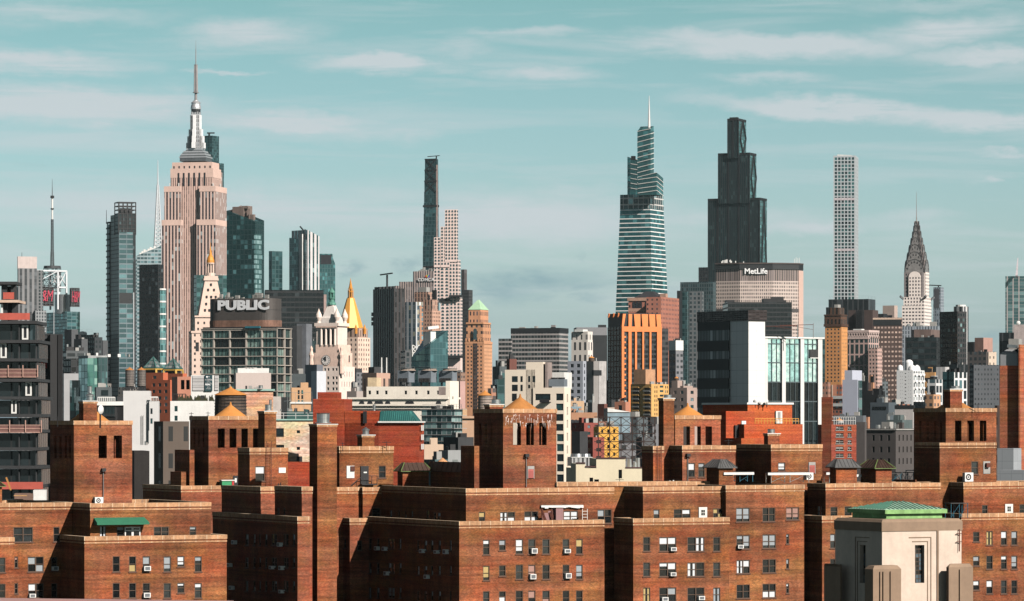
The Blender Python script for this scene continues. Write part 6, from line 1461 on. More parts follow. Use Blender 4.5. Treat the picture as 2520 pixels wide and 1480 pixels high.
m.build('white_panels', LST, b.o); b.box('louvre_storey', NOT, x0-.2, x0, y0, y1, z1-6.5, z1-1.7)
b = sb('office_tower', 'small pale stone tower top behind the brown gridded tower', 3, 970, 1068, 1096, 470, 4000, 60, pm('pale tower', (.46, .36, .31), .8, var=.1), cat='tower', grp=G)
x0, x1, y0, y1, z0, z1 = b.bx; m = M()
for i in range(3): y = y0+(y1-y0)*(.3+.2*i); m.box(x0-.2, x0+.1, y-1.6, y+1.6, z1-28, z1-10)
m.build('slots', pm('window dark', (0, 0, 0)), b.o); b.blk('low_part', NOT, 915, 975, 990, 540, off=-3, w=10)
bo = gm('orange tower', (.56, .26, .10), (.12, .075, .05), 3.7, 3.9, .42, .45, glass2=(.3, .25, .2), var=.1)
b = B('office_tower', 'orange-tan brick tower with a heavy dark crown beneath the white grid supertall', 'tower', 618, 2900, 64, G, 3)
b.blk('wall', pm('orange brick far', (.60, .27, .10), .85, var=.12), 482, 618, 672, 645, L=b.grid(2.65, 2.75, .45, .45, 1120, 1.8, .7), hole=.3); b.box('side_bay', gm('orange side', (.66, .31, .11), (.36, .18, .08), 2.2, 2.75, .35, .4), .5, b.X(670)-.5, -.25, .4, 0, b.Z(655))
DB = pm('dark crown', (.085, .042, .026), .8, var=.25)
s = sym(b, 622); b.blk('cornice', DB, 470, 622, 680, 627, off=s, z0=b.Z(648)); s = sym(b, 616); b.blk('crown', gm('crown columns', (.10, .05, .03), (.02, .015, .012), 3, 9, .5, .8), 476, 616, 668, 550, off=s, z0=b.Z(630)); b.blk('cornice', DB, 472, 619, 672, 545, off=sym(b, 619), z0=b.Z(556)); b.blk('crown_top', gm('crown columns', (0, 0, 0), (0, 0, 0), 1, 1, 1, 1), 512, 600, 648, 488, off=sym(b, 600), z0=b.Z(547)); b.blk('tank_house', CON, 560, 590, 615, 462, off=8, z0=b.Z(490)); b.done()
b = sb('office_building', 'grey-green slab partly hidden left of the orange-tan tower', 3, None, 450, 482, 748, 3300, 3, gk, dep=20, grp=G)
# diamond top
b = B('office_tower', 'pink granite tower with diamond lattice windows along its top', 'tower', 850, 2700, 62, G, 3)
dm_ = gm('diamond granite', (.56, .39, .35), (.022, .045, .045), 3.5, 7.6, .68, .86, glass2=(.03, .06, .06), metal=.3, rough=.15, ov=.1)
dw = gm('diamond windows', (.55, .37, .32), (.06, .055, .055), 2.3, 2.7, .5, .5)
bx = b.blk('wall', dm_, 677, 850, 938, 745); x0, x1, y0, y1, z0, z1 = bx
m = M(); zt = b.Z(685); H = zt-z1; n = 4; W = (y1-y0)/n
b.box('lattice_back', pm('lattice dark', (.05, .04, .04), .6), x0+1, x1-1, y0+1, y1-1, z1-1, zt-.6)
for i in range(n):
    y = y0+W*i
    for p, q in (((y, z1), (y+W/2, zt)), ((y+W/2, zt), (y+W, z1)), ((y, zt), (y+W/2, z1)), ((y+W/2, z1), (y+W, zt))): m.bar((x0, p[0], p[1]), (x0, q[0], q[1]), .32)
m.box(x0-.4, x1, y0-.4, y1+.3, zt-.8, zt+.6).box(x0-.41, x0+1, y0-.3, y1+.3, z1-.7, z1+.6)
for i in range(6): xx = x0+(x1-x0)*i/6; m.bar((xx, y0, z1), (xx+(x1-x0)/6, y0, zt), .28); m.bar((xx, y0, zt), (xx+(x1-x0)/6, y0, z1), .28)
m.build('diamond_lattice', pm('granite pink', (.60, .46, .42), .7, var=.08), b.o); b.blk('roof_house', WHT, 720, 790, 815, 668, off=8, z0=zt-1)
b.blk('front_wing', dw, 848, 925, 965, 828, off=-9, dep=14); b.blk('front_wing', dw, 848, 925, 965, 900, off=-11, dep=10)
# blue-grey block below art deco
b = sb('office_tower', 'silvery ribbed block at the foot of the art deco skyscraper', 3, 1120, 1440, 1456, 645, 3300, 76, gm('silver ribs', (.30, .33, .37), (.10, .12, .14), 2.4, 3.8, .45, .8, metal=.2), cat='tower', grp=G, cl=6, cmats=[WHT, CON])
b = sb('office_tower', 'black glass block with dark green side below the brown penthouse', 3, 1160, 1425, 1456, 738, 2500, 70, gm('black green', (.012, .016, .018), (.014, .022, .024), 4, 3.8, .9, .7, metal=.3, rough=.15), cat='tower', grp=G)
b.blk('penthouse', pm('brown penthouse', (.17, .12, .105), .8), 1235, 1380, 1452, 672, off=5, dep=30); b.blk('penthouse_side', NOT, 1210, 1240, 1250, 675, off=25, dep=10)
b = sb('glass_tower', 'narrow blue-grey glass tower with a small crane right of the art deco skyscraper', 3, 1398, 1460, 1487, 315, 5200, 60, gm('blue grey', (.30, .34, .38), (.17, .20, .23), 3, 4, .6, .8, metal=.3), cat='tower', grp=G)
b.box('dark_inset', pm('inset', (.10, .10, .11), .6), -.3, 0, b.Y(1448), b.Y(1405), b.Z(490), b.Z(330)); M().bar((2, 4, b.Z(315)), (2, 4, b.Z(300)), .6).bar((2, 0, b.Z(302)), (2, 22, b.Z(294)), .7).build('roof_crane', DKS, b.o)
b = sb('office_tower', 'white and black striped tower behind the black office tower on the right', 3, 1570, 1650, 1696, 478, 3800, 50, gm('white black stripes', (.56, .55, .54), (.03, .03, .035), 6, 40, .5, 1., metal=0), cat='tower', grp=G); M().cyl(8, 8, 5, 5, b.Z(478)-1, b.Z(462), 14).build('roof_drum', WHT, b.o)
b = sb('office_tower', 'black office tower with a few pale windows on the right', 3, 1452, 1602, 1680, 520, 2900, 38, gm('black office', (.028, .026, .028), (.014, .02, .022), 2.6, 3.8, .6, .6, glass2=(.22, .35, .35), metal=.2, lit=.035), cat='tower', grp=G)
b = sb('office_building', 'brown brick stepped building with a tall pinkish stair tower on the right', 3, 1684, 1850, 1930, 860, 2300, 50, gm('dull brown', (.20, .17, .16), (.07, .075, .08), 3.2, 3.4, .55, .55), grp=G)
b.blk('stair_tower', pm('pink brick', (.40, .24, .20), .85, var=.1), 1748, 1822, 1838, 742, off=6, dep=22, w=10); b.blk('upper_floor', NOT, 1684, 1740, 1752, 778, off=12, w=8); b.blk('pale_end', gm('pale end', (.62, .50, .40), (.1, .09, .08), 4, 3.8, .3, .4), 1860, 1866, 1932, 862, off=-1, dep=6)
b = B('glass_tower', 'pale teal glass tower with pinkish fins at the right edge', 'tower', 2490+30, 5000, 80, G)
b.blk('wall', gm('pale teal fins', (.42, .37, .36), (.07, .15, .155), 7.5, 4.2, .82, .95, glass2=(.2, .3, .3), metal=.5, rough=.1), 2474, 2522, 2530, 680); M().bar((b.X(2521), 10, b.Z(680)), (b.X(2524), 10, b.Z(632)), 1.5, .5).build('spire', pm('pink grey', (0, 0, 0)), b.o)
b = sb('office_building', 'black ribbed block with a pale penthouse at the right edge', 3, 1955, 2170, 2200, 698, 2600, 70, RI, grp=G); b.blk('penthouse', pm('rose wall', (.5, .42, .40), .8), 2080, 2180, 2200, 632, off=-4, dep=24); x, y, z = at(3, 2118, 630, 2580)
dish('white ball-shaped dish on the pale penthouse at the right edge', 3, 2118, 618, 34, 2560, group='satellite dishes of the middle distance', zpost=1)
b = sb('office_building', 'dark slate building with small square windows at the right', 3, 1705, 1740, 1957, 972, 1500, 18, gm('slate squares', (.075, .082, .092), (.028, .034, .042), 1.35, 1.9, .42, .42), grp=None)
# ---- banded office blocks centre
bb = gm('green bands', (.36, .33, .32), (.028, .036, .036), 3., 3.95, .93, .62, glass2=(.08, .1, .1), metal=.25, rough=.2, ov=.2)
b = sb('office_tower', 'wide black and grey banded office block in the centre', 2, -10, 400, 476, 662, 3500, 70, bb, cat='tower', grp=G, cl=5)
b.k = 2; b.box('top_band', NOT, -.3, b.X(476), -.3, b.Y(-10), b.Z(700), b.Z(662)+.3)
sb('office_tower', 'dark stepped end of the banded block on its left', 1, 2050, 2160, 2166, 750, 3450, 70, bb, cat='tower', grp=G)
b = B('office_tower', 'white stone art deco building with black window slots', 'tower', 640, 3000, 62, G, 2)
b.blk('wall', gm('white slots', (.74, .68, .62), (.05, .048, .05), 4.4, 30, .42, .88, metal=0, var=.06), 502, 640, 684, 780); b.blk('upper', gm('white small', (.74, .68, .62), (.07, .06, .06), 4.2, 8, .3, .5), 502, 640, 682, 690, off=1, z0=b.Z(782)); b.blk('tower_room', WHT, 528, 600, 640, 672, off=4, z0=b.Z(692))
b = sb('office_tower', 'plain grey block with a dark lower part behind the white art deco building', 2, None, 545, 803, 655, 3900, 3, pm('plain grey', (.22, .22, .23), .8, var=.06), cat='tower', grp=G, dep=40)
b.box('dark_lower', NOT, b.X(640), b.X(803), -3, 0, 0, b.Z(722)); b.box('roof_house', NOT, b.X(735), b.X(800), 5, 12, b.Z(655), b.Z(632))
b = sb('office_building', 'blue-grey building with a grid of small dark square windows', 2, 470, 600, 628, 940, 2100, 62, pm('blue grey panel', (.36, .38, .43), .7, var=.06), w_=(3.15, 3.5, .52, .55), yb=1290, gl='dark', grp=G)
b.done()
b = sb('office_building', 'grey rounded tower with a small orange-capped water tank', 2, 605, 690, 755, 940, 2150, 45, pm('grey taupe', (.26, .24, .23), .8, var=.08), grp=G)
x0, x1, y0, y1, z0, z1 = b.bx; b.box('pale_strip', pm('grey light', (.42, .40, .39), .8), x0+4, x0+10, -.2, .1, 0, z1); b.box('black_band', NOT, -.2, x1, -.25, 1, z1-8, z1-5)
water_tank('small grey water tank with an orange cap on the rounded grey tower', 2, 645, 700, 896, 914, 942, 2140, group='distant water tanks', hoops=2)
# ---- dark orange tower
b = B('brick_office_tower', 'vivid orange brick office tower with black glass strips and shaded left side', 'tower', 935, 3600*.78, 24, G, 2)
OB = pm('vivid orange brick', (.78, .24, .075), .85, var=.08); OS = gm('orange painted shade', (.10, .045, .03), (.025, .018, .017), 5, 3.8, .6, .8)  # second one is the brick with the left side's shade painted in
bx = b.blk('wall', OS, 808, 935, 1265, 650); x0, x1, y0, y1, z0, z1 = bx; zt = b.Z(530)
gs_ = gm('black strip glass', (.035, .037, .04), (.014, .016, .018), 2.2, 3.5, .92, .62, glass2=(.1, .11, .12), metal=.2, rough=.2)
b.box('glazing', gs_, x0+.2, x1-.2, -1.0, 0, 0, z1-.2)
px = [(928, 945), (985, 1010), (1040, 1056), (1102, 1116), (1163, 1178), (1226, 1266)]
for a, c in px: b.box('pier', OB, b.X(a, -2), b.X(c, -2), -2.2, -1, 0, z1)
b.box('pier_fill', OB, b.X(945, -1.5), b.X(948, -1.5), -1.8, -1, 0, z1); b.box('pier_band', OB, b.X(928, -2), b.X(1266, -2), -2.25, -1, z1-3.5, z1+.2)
# splayed brick panels at the top
tops = [(928, 945, 938, 962), (985, 1010, 985, 1016), (1040, 1085, 1030, 1085), (1103, 1150, 1095, 1150), (1165, 1212, 1158, 1210), (1226, 1264, 1218, 1256)]
m = M()
for a0, a1, c0, c1 in tops:
    A, A1, C0, C1 = b.X(a0, -2), b.X(a1, -2), b.X(c0, -1), b.X(c1, -1)
    frus(m, [(A, -2.2), (A1, -2.2), (A1, 0), (A, 0)], [(C0, -1.2), (C1, -1.2), (C1, 0), (C0, 0)], z1+.2, zt-1)
m.build('splayed_tops', OB, b.o); b.box('attic', NOT, x0+1, x1-1, -.4, y1-2, z1-1, zt-2); b.blk('attic_side', NOT, 812, 940, 1250, 535, off=1, z0=z1)
m = M()
for i in range(3): y = b.Y(825+40*i, x0+.5); m.bar((x0-.3, y, b.Z(565)), (x0-.3, y-1, b.Z(533)), .5)
m.build('orange_ribs', OB, b.o)
m = M()
for i in range(26): z = z1-8-i*3.9; m.box(b.X(945, -1.4), b.X(962, -1.4), -1.7, -.9, z, z+1.3)
m.build('spandrels', OB, b.o)
sb('office_building', 'dark banded block right of the vivid orange tower', 2, None, 1262, 1322, 665, 2950, 4, gm('dark bands x', (.07, .065, .065), (.025, .027, .03), 3, 4, .9, .55), dep=30, grp=G)
# romanesque brick
b = B('brick_hotel_tower', 'reddish brick tower with arched windows and a low hipped dark roof', 'tower', 1300, 3300, 70, G, 2)
RBm = gm('red brick windows', (.40, .16, .11), (.07, .05, .05), 4.2, 3.9, .35, .45)
b.blk('wall', RBm, 985, 1300, 1384, 520); bx = b.blk('upper', gm('red upper', (.40, .16, .11), (.07, .05, .05), 5, 6, .3, .4), 985, 1300, 1384, 405, off=.2, z0=b.Z(522)); x0, x1, y0, y1, z0, z1 = bx
b.box('cornice', pm('cornice buff', (.44, .27, .20), .8), x0-.8, x1+.8, y0-.8, y1+.8, z1-2.4, z1+.4); b.box('arcade', gm('arcade', (.48, .28, .2), (.08, .05, .045), 2.2, 9, .5, .7), x0-.5, x0+.2, y0, y1, b.Z(520), b.Z(492))
M().taper(x0+2, x1-2, y0+7, y1-4, z1+.3, b.Z(356)+1, 8, 8).build('hip_roof', pm('black tiles', (.03, .03, .035), .7), b.o); b.box('chimney', pm('cornice buff', (0, 0, 0)), x0+3, x0+9, y0+1, y0+6, z1, b.Z(368))
b.box('base_tower', RBm, b.X(1260, -3), b.X(1385), -3, 10, 0, b.Z(405))
for u in (1058, 1165, 1275):
    y = b.Y(u); m = M(); zb_, zs = b.Z(505), b.Z(470); r = 7*.9 if u == 1275 else 5.
    for (yy_, hh) in ((y-r*.6, .8), (y, 1.), (y+r*.6, .8)): m.face([(x0-.3, yy_+1.3*q, z) for q, z in [(-1, zb_), (1, zb_), (1, zs+3*hh)]+[(cos(a), zs+3*hh+1.6*sin(a)) for a in (pi/3, 2*pi/3)]+[(-1, zs+3*hh)]])
    m.build('arched_window', pm('window dark', (0, 0, 0)), b.o)
b = sb('office_building', 'small white-topped grey building right of the orange tower', 2, 1326, 1385, 1447, 768, 2500, 40, gm('grey windows', (.20, .20, .215), (.05, .055, .06), 3.4, 3.7, .6, .45), grp=G); b.box('white_top', WHT, -.3, b.X(1447), -.3, b.Y(1326), b.Z(850), b.Z(768)+.2)
# yellow balconies tower
b = B('balcony_tower', 'yellow brick apartment tower with stacked balconies below the orange tower', 'tower', 1178, 2600, 50, None, 2)
YB = pm('yellow brick', (.66, .38, .13), .85, var=.10)
bx = b.blk('wall', YB, 1003, 1178, 1326, 1135, R=b.rects('R', [(1250, 1148+i*38, 1280, 1165+i*38) for i in range(9)]+[(x, 1150+i*38, x+7, 1172+i*38) for x in (1205, 1222, 1295, 1310) for i in range(9)], 0.), hole=.3); x0, x1, y0, y1, z0, z1 = bx
for (a, c) in ((1025, 1078), (1122, 1172)):
    ya, yb_ = b.Y(c), b.Y(a); o = b.box('balcony_shade_panel', pm('balcony painted shade', (.06, .045, .035), .8), -.15, 0, ya, yb_, z1-135, z1-2); n = 0  # dark sheet painted as the shade behind the balconies
    for i in range(22):
        z = z1-2.2-i*2.62
        s_ = M().box(-1.5, -.16, ya-.3, yb_+.3, z-.25, z).box(-1.52, -1.4, ya-.3, yb_+.3, z, z+.75); s_.build('balcony', CON if i % 2 else YB, b.o)
b.box('lift_tower', pm('tan penthouse', (.50, .28, .16), .8), b.X(1130, 4), b.X(1212, 4), 4, 14, z1, b.Z(1010)); clutter(b, bx, 8, [DKS, CON], .6, 2, 1, 4); b.done()
# tan deco apartment
b = B('apartment_building', 'tan apartment building with setback roofs and a small orange-capped tank', 'apartment building', 1480, 1900, 50, None, 2)
TB_ = pm('tan grey brick', (.40, .30, .26), .85, var=.12)
b.blk('wall', TB_, 1338, 1480, 1566, 1165, L=b.grid(4.6, 3.5, .4, .45, 1340, 1.5, 1.), R=b.grid(4.6, 3.5, .4, .45, 1340, 1.5, 1.)); b.blk('setback', TB_, 1345, 1450, 1530, 1150, off=4); b.blk('tank_house', TB_, 1350, 1400, 1440, 1105, off=6); b.done(); clutter(b, (5, 15, 5, 15, 0, b.Z(1150)), 5, [CON, DKS], 1, 3, 1, 3)
water_tank('small round tank with an orange cap on the tan apartment building', 2, 1372, 1412, 1068, 1085, 1106, 1915, group='distant water tanks', hoops=1)
# ---- white and black glass building
b = B('office_building', 'black and white office building with a glass front and shaded rounded side', 'building', 2000, 980, 33, None, 2)
b.k = 2; ye = b.Y(1582); xw = b.X(2140); WP = gm('white panels', (.45, .44, .43), (.72, .71, .69), 2.6, 3.3, .97, .975, (.7, .69, .67), metal=0, rough=.6, var=.04, lit=0, pv=.02)
zt = b.Z(597); m = M(); n = 8; y5 = b.Y(1720); pts = [(0, 0), (xw, 0), (xw, 12), (0, ye)]
M().prism(pts, 0, zt).build('wall', WP, b.o)
zr = [(608, 672), (760, 848), (918, 1012), (1078, 1172), (1238, 1332)]
for i, (a, c, nx) in enumerate(((760, 672, 850), (918, 850, 1012), (1080, 1012, 1172), (1240, 1172, 1332), (1400, 1332, 1500))):
    o = M().prism([(-.25, b.Y(1845)), (0, b.Y(1845)), (0, ye+.2), (-.25, ye+.2)], b.Z(a), b.Z(c)).build('ribbon_window', gm('ribbon grey', (.03, .03, .03), (.07, .075, .08), 1.3, 40, .8, 1., glass2=(.2, .21, .22), metal=.5, rough=.3), b.o)
    M().prism([(-.5, b.Y(1845)), (-.25, b.Y(1845)), (-.25, ye+.2), (-.5, ye+.2)], b.Z(nx), b.Z(a)).build('spandrel', NOT, b.o)
b.box('crown', gm('crown louvre', (.02, .015, .015), (.035, .025, .025), 1.2, .5, .8, .6), -.4, xw+.3, -.4, ye+.4, zt, b.Z(508)); b.box('top_band', NOT, -.3, 0, b.Y(1845), ye+.3, b.Z(672), zt)
b.k = 3; off = 3.; xa, xb = b.X(-60, off), b.X(452, off); zt = b.Z(742)
cg_ = b.box('glass_wing', pm('curtain back', (.015, .025, .028), .5), xa-1, xb, off, off+12, 0, zt-.2); b.k = 3
cols = [(-60, -10), (112, 142), (268, 298), (416, 452)]
for a, c in cols: b.box('white_column', pm('white column', (.66, .64, .62), .7, var=.05), b.X(a, off-.5), b.X(c, off-.5), off-.9, off, 0, zt)
floors = [742, 790, 950, 1115, 1280, 1450, 1620]
for i, ((a0, a1), (c0, c1)) in enumerate(zip(cols, cols[1:])):
    xs, xe = b.X(a1, off-.4), b.X(c0, off-.4)
    for j in range(6):
        z1_, z0_ = b.Z(floors[j]), b.Z(floors[j+1])
        for q in range(3):
            p0, p1 = xs+(xe-xs)*q/3+.06, xs+(xe-xs)*(q+1)/3-.06
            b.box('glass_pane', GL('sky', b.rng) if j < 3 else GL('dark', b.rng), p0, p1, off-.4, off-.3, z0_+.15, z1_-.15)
    m = M()
    for q in range(1, 3): xx = xs+(xe-xs)*q/3; m.box(xx-.06, xx+.06, off-.6, off-.3, 0, zt-.3)
    for j in range(6): z = b.Z(floors[j]); m.box(xs, xe, off-.55, off-.29, z-.14, z+.14)
    m.build('mullions', pm('mullion grey', (.10, .13, .14), .5, .3), b.o)
b.box('roof_edge', WHT, xa-1, xb+.2, off-1.1, off+12, zt, zt+.4); xx = b.X(375, off); b.box('open_vent', pm('vent dark', (.03, .03, .03), .6), b.X(342, off), b.X(410, off), off-.75, off-.5, b.Z(905), b.Z(833)); b.box('vent_sill', WHT, b.X(340, off), b.X(412, off), off-.95, off-.76, b.Z(910), b.Z(903))
def davit(label, px, yb_, yt, arm, D):
    x, y, z0 = at(3, px, yb_, D); z1 = at(3, px, yt, D)[2]; t = thing('roof_davit', label, 'davit', (x, y, z0), 0, 'roof davits on the glass building'); h = z1-z0
    M().cyl(0, 0, .12, .1, 0, h, 8).build('post', STL, t); M().bar((0, 0, h*.9), (arm, 0, h*.85), .07).bar((0, 0, h*.55), (arm*.75, 0, h*.86), .04).build('arm', RUST, t)
davit('steel davit with an arm reaching left at the right end of the glass building roof', 384, 742, 620, -8.5, 985)
davit('thin brown davit at the middle of the glass building roof', 250, 742, 630, -8, 985)
# ================================================================ MIDDLE DISTANCE
# ---- unfinished dark condominium, far left
b = B('unfinished_building', 'unfinished dark glass apartment building with orange netting at the left edge', 'building', 0, 700, 0, None, 0)
GK = pm('panel charcoal', (.035, .036, .038), .6, var=.12); NET = pm('safety netting', (.48, .10, .07), .8, var=.15)
px = lambda q, y=0.: b.X(q, y)
floors = [(600, 313), (762, 340), (918, 318), (1090, 338), (1240, 365), (1388, 345), (1520, 338), (1670, 330), (1825, 365), (1985, 345)]
gd2 = [gm('condo glass %d' % i, (.01, .013, .014), c_, 3.2, 40, .9, 1., glass2=(.06, .09, .1), metal=.4, rough=.12, lit=.1) for i, c_ in enumerate(((.018, .026, .028), (.03, .042, .046)))]
x0 = px(-60)
for i, ((y, xr), nx) in enumerate(zip(floors, floors[1:]+[(2145, 345)])):
    z1, z0 = b.Z(y+32), b.Z(nx[0]); o = b.box('storey_glass', gd2[i % 2], x0, px(xr-20), 1.0+.4*(i % 2), 15, z0, z1)
    b.box('floor_slab', GK, x0, px(xr), -.4, 15.2, b.Z(y+26), b.Z(y))
    m = M()
    for q in (160, 305): m.box(px(q)-.1, px(q)+.1, .3, .9, z0+.02, z1-.02)
    m.build('mullion', GK, b.o)
for (xa, y, w_, h) in ((183, 636, 52, 122), (0, 786, 52, 128), (212, 1115, 52, 118), (92, 1262, 45, 122)):
    m = M(); a, c = px(xa), px(xa+w_); za, zb_ = b.Z(y+h), b.Z(y); m.box(a, a+.28, .5, .9, za, zb_).box(c-.28, c, .5, .9, za, zb_).box(a+.28, c-.28, .5, .9, zb_-.28, zb_).box(a+.28, c-.28, .5, .9, za, za+.28); m.build('white_door_frame', WHT, b.o)
    b.box('door_glass', pm('window dark', (0, 0, 0)), a+.2, c-.2, .7, .8, za+.2, zb_-.2)
def netting(xa, xb, ya, yb_): b.box('orange_netting', NET, px(xa), px(xb), -.56, -.5, b.Z(yb_), b.Z(ya))
def guard(xa, xb, ya, yb_):
    m = M(); n = 3
    for i in range(n+1): q = px(xa)+(px(xb)-px(xa))*i/n; m.box(q-.08, q+.08, -.75, -.6, b.Z(yb_), b.Z(ya-35))
    for i in range(3): z = b.Z(ya)+(b.Z(yb_)-b.Z(ya))*i/2; m.box(px(xa), px(xb), -.6, -.5, z-.05, z+.08)
    m.build('timber_guard_rail', pm('timber rail', (.50, .30, .24), .8), b.o); b.box('mesh_screen', pm('brown mesh', (.20, .10, .085), .85), px(xa), px(xb), -.5, -.4, b.Z(yb_), b.Z(ya+5))
netting(0-50, 255, 535, 592); netting(30, 122, 360, 418); guard(-50, 322, 1010, 1076)
b.k = 's0'; netting(-40, 300, 655, 705); guard(-40, 290, 262, 312); b.k = 0
m = M()
for q in (5, 85): m.box(px(q), px(q)+1., 1, 2, b.Z(425), b.Z(290))
for q in (8, 95): m.box(px(q), px(q)+1., 1, 2, b.Z(600), b.Z(440))
m.build('column', GK, b.o); b.box('column', WHT, px(5), px(20), .5, 1, b.Z(600), b.Z(452)); b.box('top_slab', GK, x0, px(140), 0, 8, b.Z(292), b.Z(268)); b.box('open_slab', LST, x0, px(158), -.5, 10, b.Z(446), b.Z(424)); b.box('stair_core', NOT, px(30), px(95), 4, 9, b.Z(600), b.Z(300))
b = B('black_building', 'black ribbed building with a red-lit room beside the unfinished apartments', 'building', 425, 760, 10, None, 0)
b.blk('wall', pm('black panel', (.017, .017, .018), .6, var=.1), None, 425, 530, 712, dep=16, w=None); b.blk('recess', NOT, 315, 318, 425, 708, off=2.5, dep=16); m = M()
for q in (494, 503, 512, 521, 528): m.box(b.X(q)-.06, b.X(q)+.06, -.3, 0, 0, b.Z(712))
m.build('rib', DKS, b.o); b.box('red_light_panel', pm('red room', (.35, .008, .01), .6), b.X(350, 2.2), b.X(398, 2.2), 2.2, 2.4, b.Z(1000), b.Z(905)); b.box('white_strip', CON, b.X(325, 2.2), b.X(398, 2.2), 2.1, 2.3, b.Z(1062), b.Z(1040))  # flat red colour stands in for the red light of the room
m = M()
for y in (730, 880, 1035): m.box(b.X(318, 2.), b.X(423, 2.), 2., 2.45, b.Z(y+22), b.Z(y))
m.build('ledge', GK, b.o); m = M()
for q in (335, 410): m.box(b.X(q, 2.), b.X(q+8, 2.), 1.9, 2.44, 0, b.Z(712))
m.build('pier', GK, b.o)
# ---- left middle distance
sb('office_building', 'dark grey blocky building right of the sign tower', 0, 545, 605, 660, 672, 3200, 45, pm('dark grey p', (.085, .09, .095), .8, var=.1), grp='distant dark buildings')
sb('office_building', 'dark grey low building with a stepped roof below the sign tower', 0, 625, 690, 742, 752, 3000, 45, pm('dark grey p', (0, 0, 0)), grp='distant dark buildings', cl=3)
sb('office_building', 'black office building with small lit windows under the horizon gap', 0, 742, 800, 866, 738, 2800, 35, gm('dark win', (.03, .035, .04), (.02, .03, .033), 3, 3.6, .5, .5, glass2=(.2, .25, .25), lit=.05), grp='distant dark buildings', cl=4)
b = sb('office_building', 'distant flat building with a white ball tank on its roof', 0, 675, 690, 780, 718, 3500, 20, pm('grey green far', (.12, .15, .15), .8), grp='distant dark buildings'); rail(b, b.bx, CON, 5, step=6)
M().cyl(b.X(712), 6, 4, 4, b.Z(718), b.Z(700), 10).lathe(b.X(712), 6, [(4, b.Z(700)), (3, b.Z(692)), (.1, b.Z(686))], 10).build('ball_tank', WHT, b.o)
sb('office_building', 'dark far building tucked against the skeletal tower', 0, 860, 870, 912, 765, 3100, 20, pm('dark grey p', (0, 0, 0)), grp='distant dark buildings')
b = sb('office_building', 'dark parking-like building with a long flat roof and small white posts', 0, 530, 560, 745, 852, 2300, 20, gm('long grey', (.09, .10, .105), (.03, .035, .04), 6, 4, .8, .5), cl=6)
b = B('glass_building', 'low sea-green glass building with wavy reflections', 'building', 720, 2100, 25, None, 0)
wv = gm('sea green glass', (.04, .12, .115), (.07, .20, .19), 5, 3.6, .88, .93, glass2=(.42, .62, .6), metal=.6, rough=.06, lit=.12)
b.blk('wall', wv, 665, 740, 830, 915); b.blk('side', gm('green side', (.03, .06, .065), (.04, .09, .095), 2.2, 3.6, .7, .9, metal=.4), 830, 832, 908, 908, off=-1, dep=14); b.blk('roof_deck', pm('roof pale', (.35, .36, .36), .8), 662, 745, 905, 893, off=2, z0=b.Z(915)-1); clutter(b, (2, 30, 4, 20, 0, b.Z(893)), 10, [WHT, CON], .6, 2, .6, 2)
sb('office_building', 'black mechanical block above the pale gridded building at left', 0, 535, 600, 664, 918, 1250, 30, gm('black plant', (.02, .022, .025), (.012, .013, .015), 2, 2, .8, .8))
b = sb('office_building', 'pale grey panelled building with paired window strips behind the leftmost tank tower', 0, 534, 540, 664, 1045, 1100, 8, gm('pale panel', (.40, .40, .405), (.38, .38, .385), 3.4, 3.4, .97, .975, (.37, .37, .375), metal=0, rough=.7, var=.06, pv=.05)); m = M()
for j in range(6):
    for i in range(4): xx = b.X(592+i*17); z = b.Z(1102+j*64); b.box('window_strip', GL('far', b.rng), xx, xx+1.2, -.12, .02, z-4.6, z)
b = sb('office_building', 'small dark rooftop house with a green window', 0, 800, 812, 946, 1160, 1500, 15, pm('slate roofhouse', (.07, .085, .09), .7)); b.box('window', GL('teal', b.rng), b.X(855), b.X(915), -.1, .1, b.Z(1232), b.Z(1185))
clutter(b, b.bx, 4, [CON], .5, 2, 1, 3)
b = B('townhouse', 'black and white modern building with roof terrace behind the leftmost tank tower', 'building', 815, 700, 8, None, 0)
b.blk('wall', pm('black panel', (0, 0, 0)), None, 815, 1045, 1312, dep=12); b.box('white_band', WHT, b.X(815, -.3), b.X(1045, -.3), -.4, 0, b.Z(1315), b.Z(1282)); b.blk('terrace_house', pm('panel charcoal', (0, 0, 0)), None, 990, 1042, 1240, dep=8); m = M()
for i in range(10): q = b.X(825+i*16, -.2); m.box(q, q+.12, -.2, -.1, b.Z(1280), b.Z(1245))
m.box(b.X(825, -.2), b.X(970, -.2), -.22, -.08, b.Z(1250), b.Z(1243)); m.build('white_railing', WHT, b.o)
for i in range(4): b.box('window', GL('far', b.rng), b.X(870+i*26), b.X(892+i*26), -.12, .05, b.Z(1410), b.Z(1325))
m = M(); m.box(b.X(865), b.X(1000), -.8, -.7, b.Z(1405), b.Z(1400)).box(b.X(865), b.X(1000), -.8, -.7, b.Z(1392), b.Z(1388)); m.build('balcony_rail', DKS, b.o)
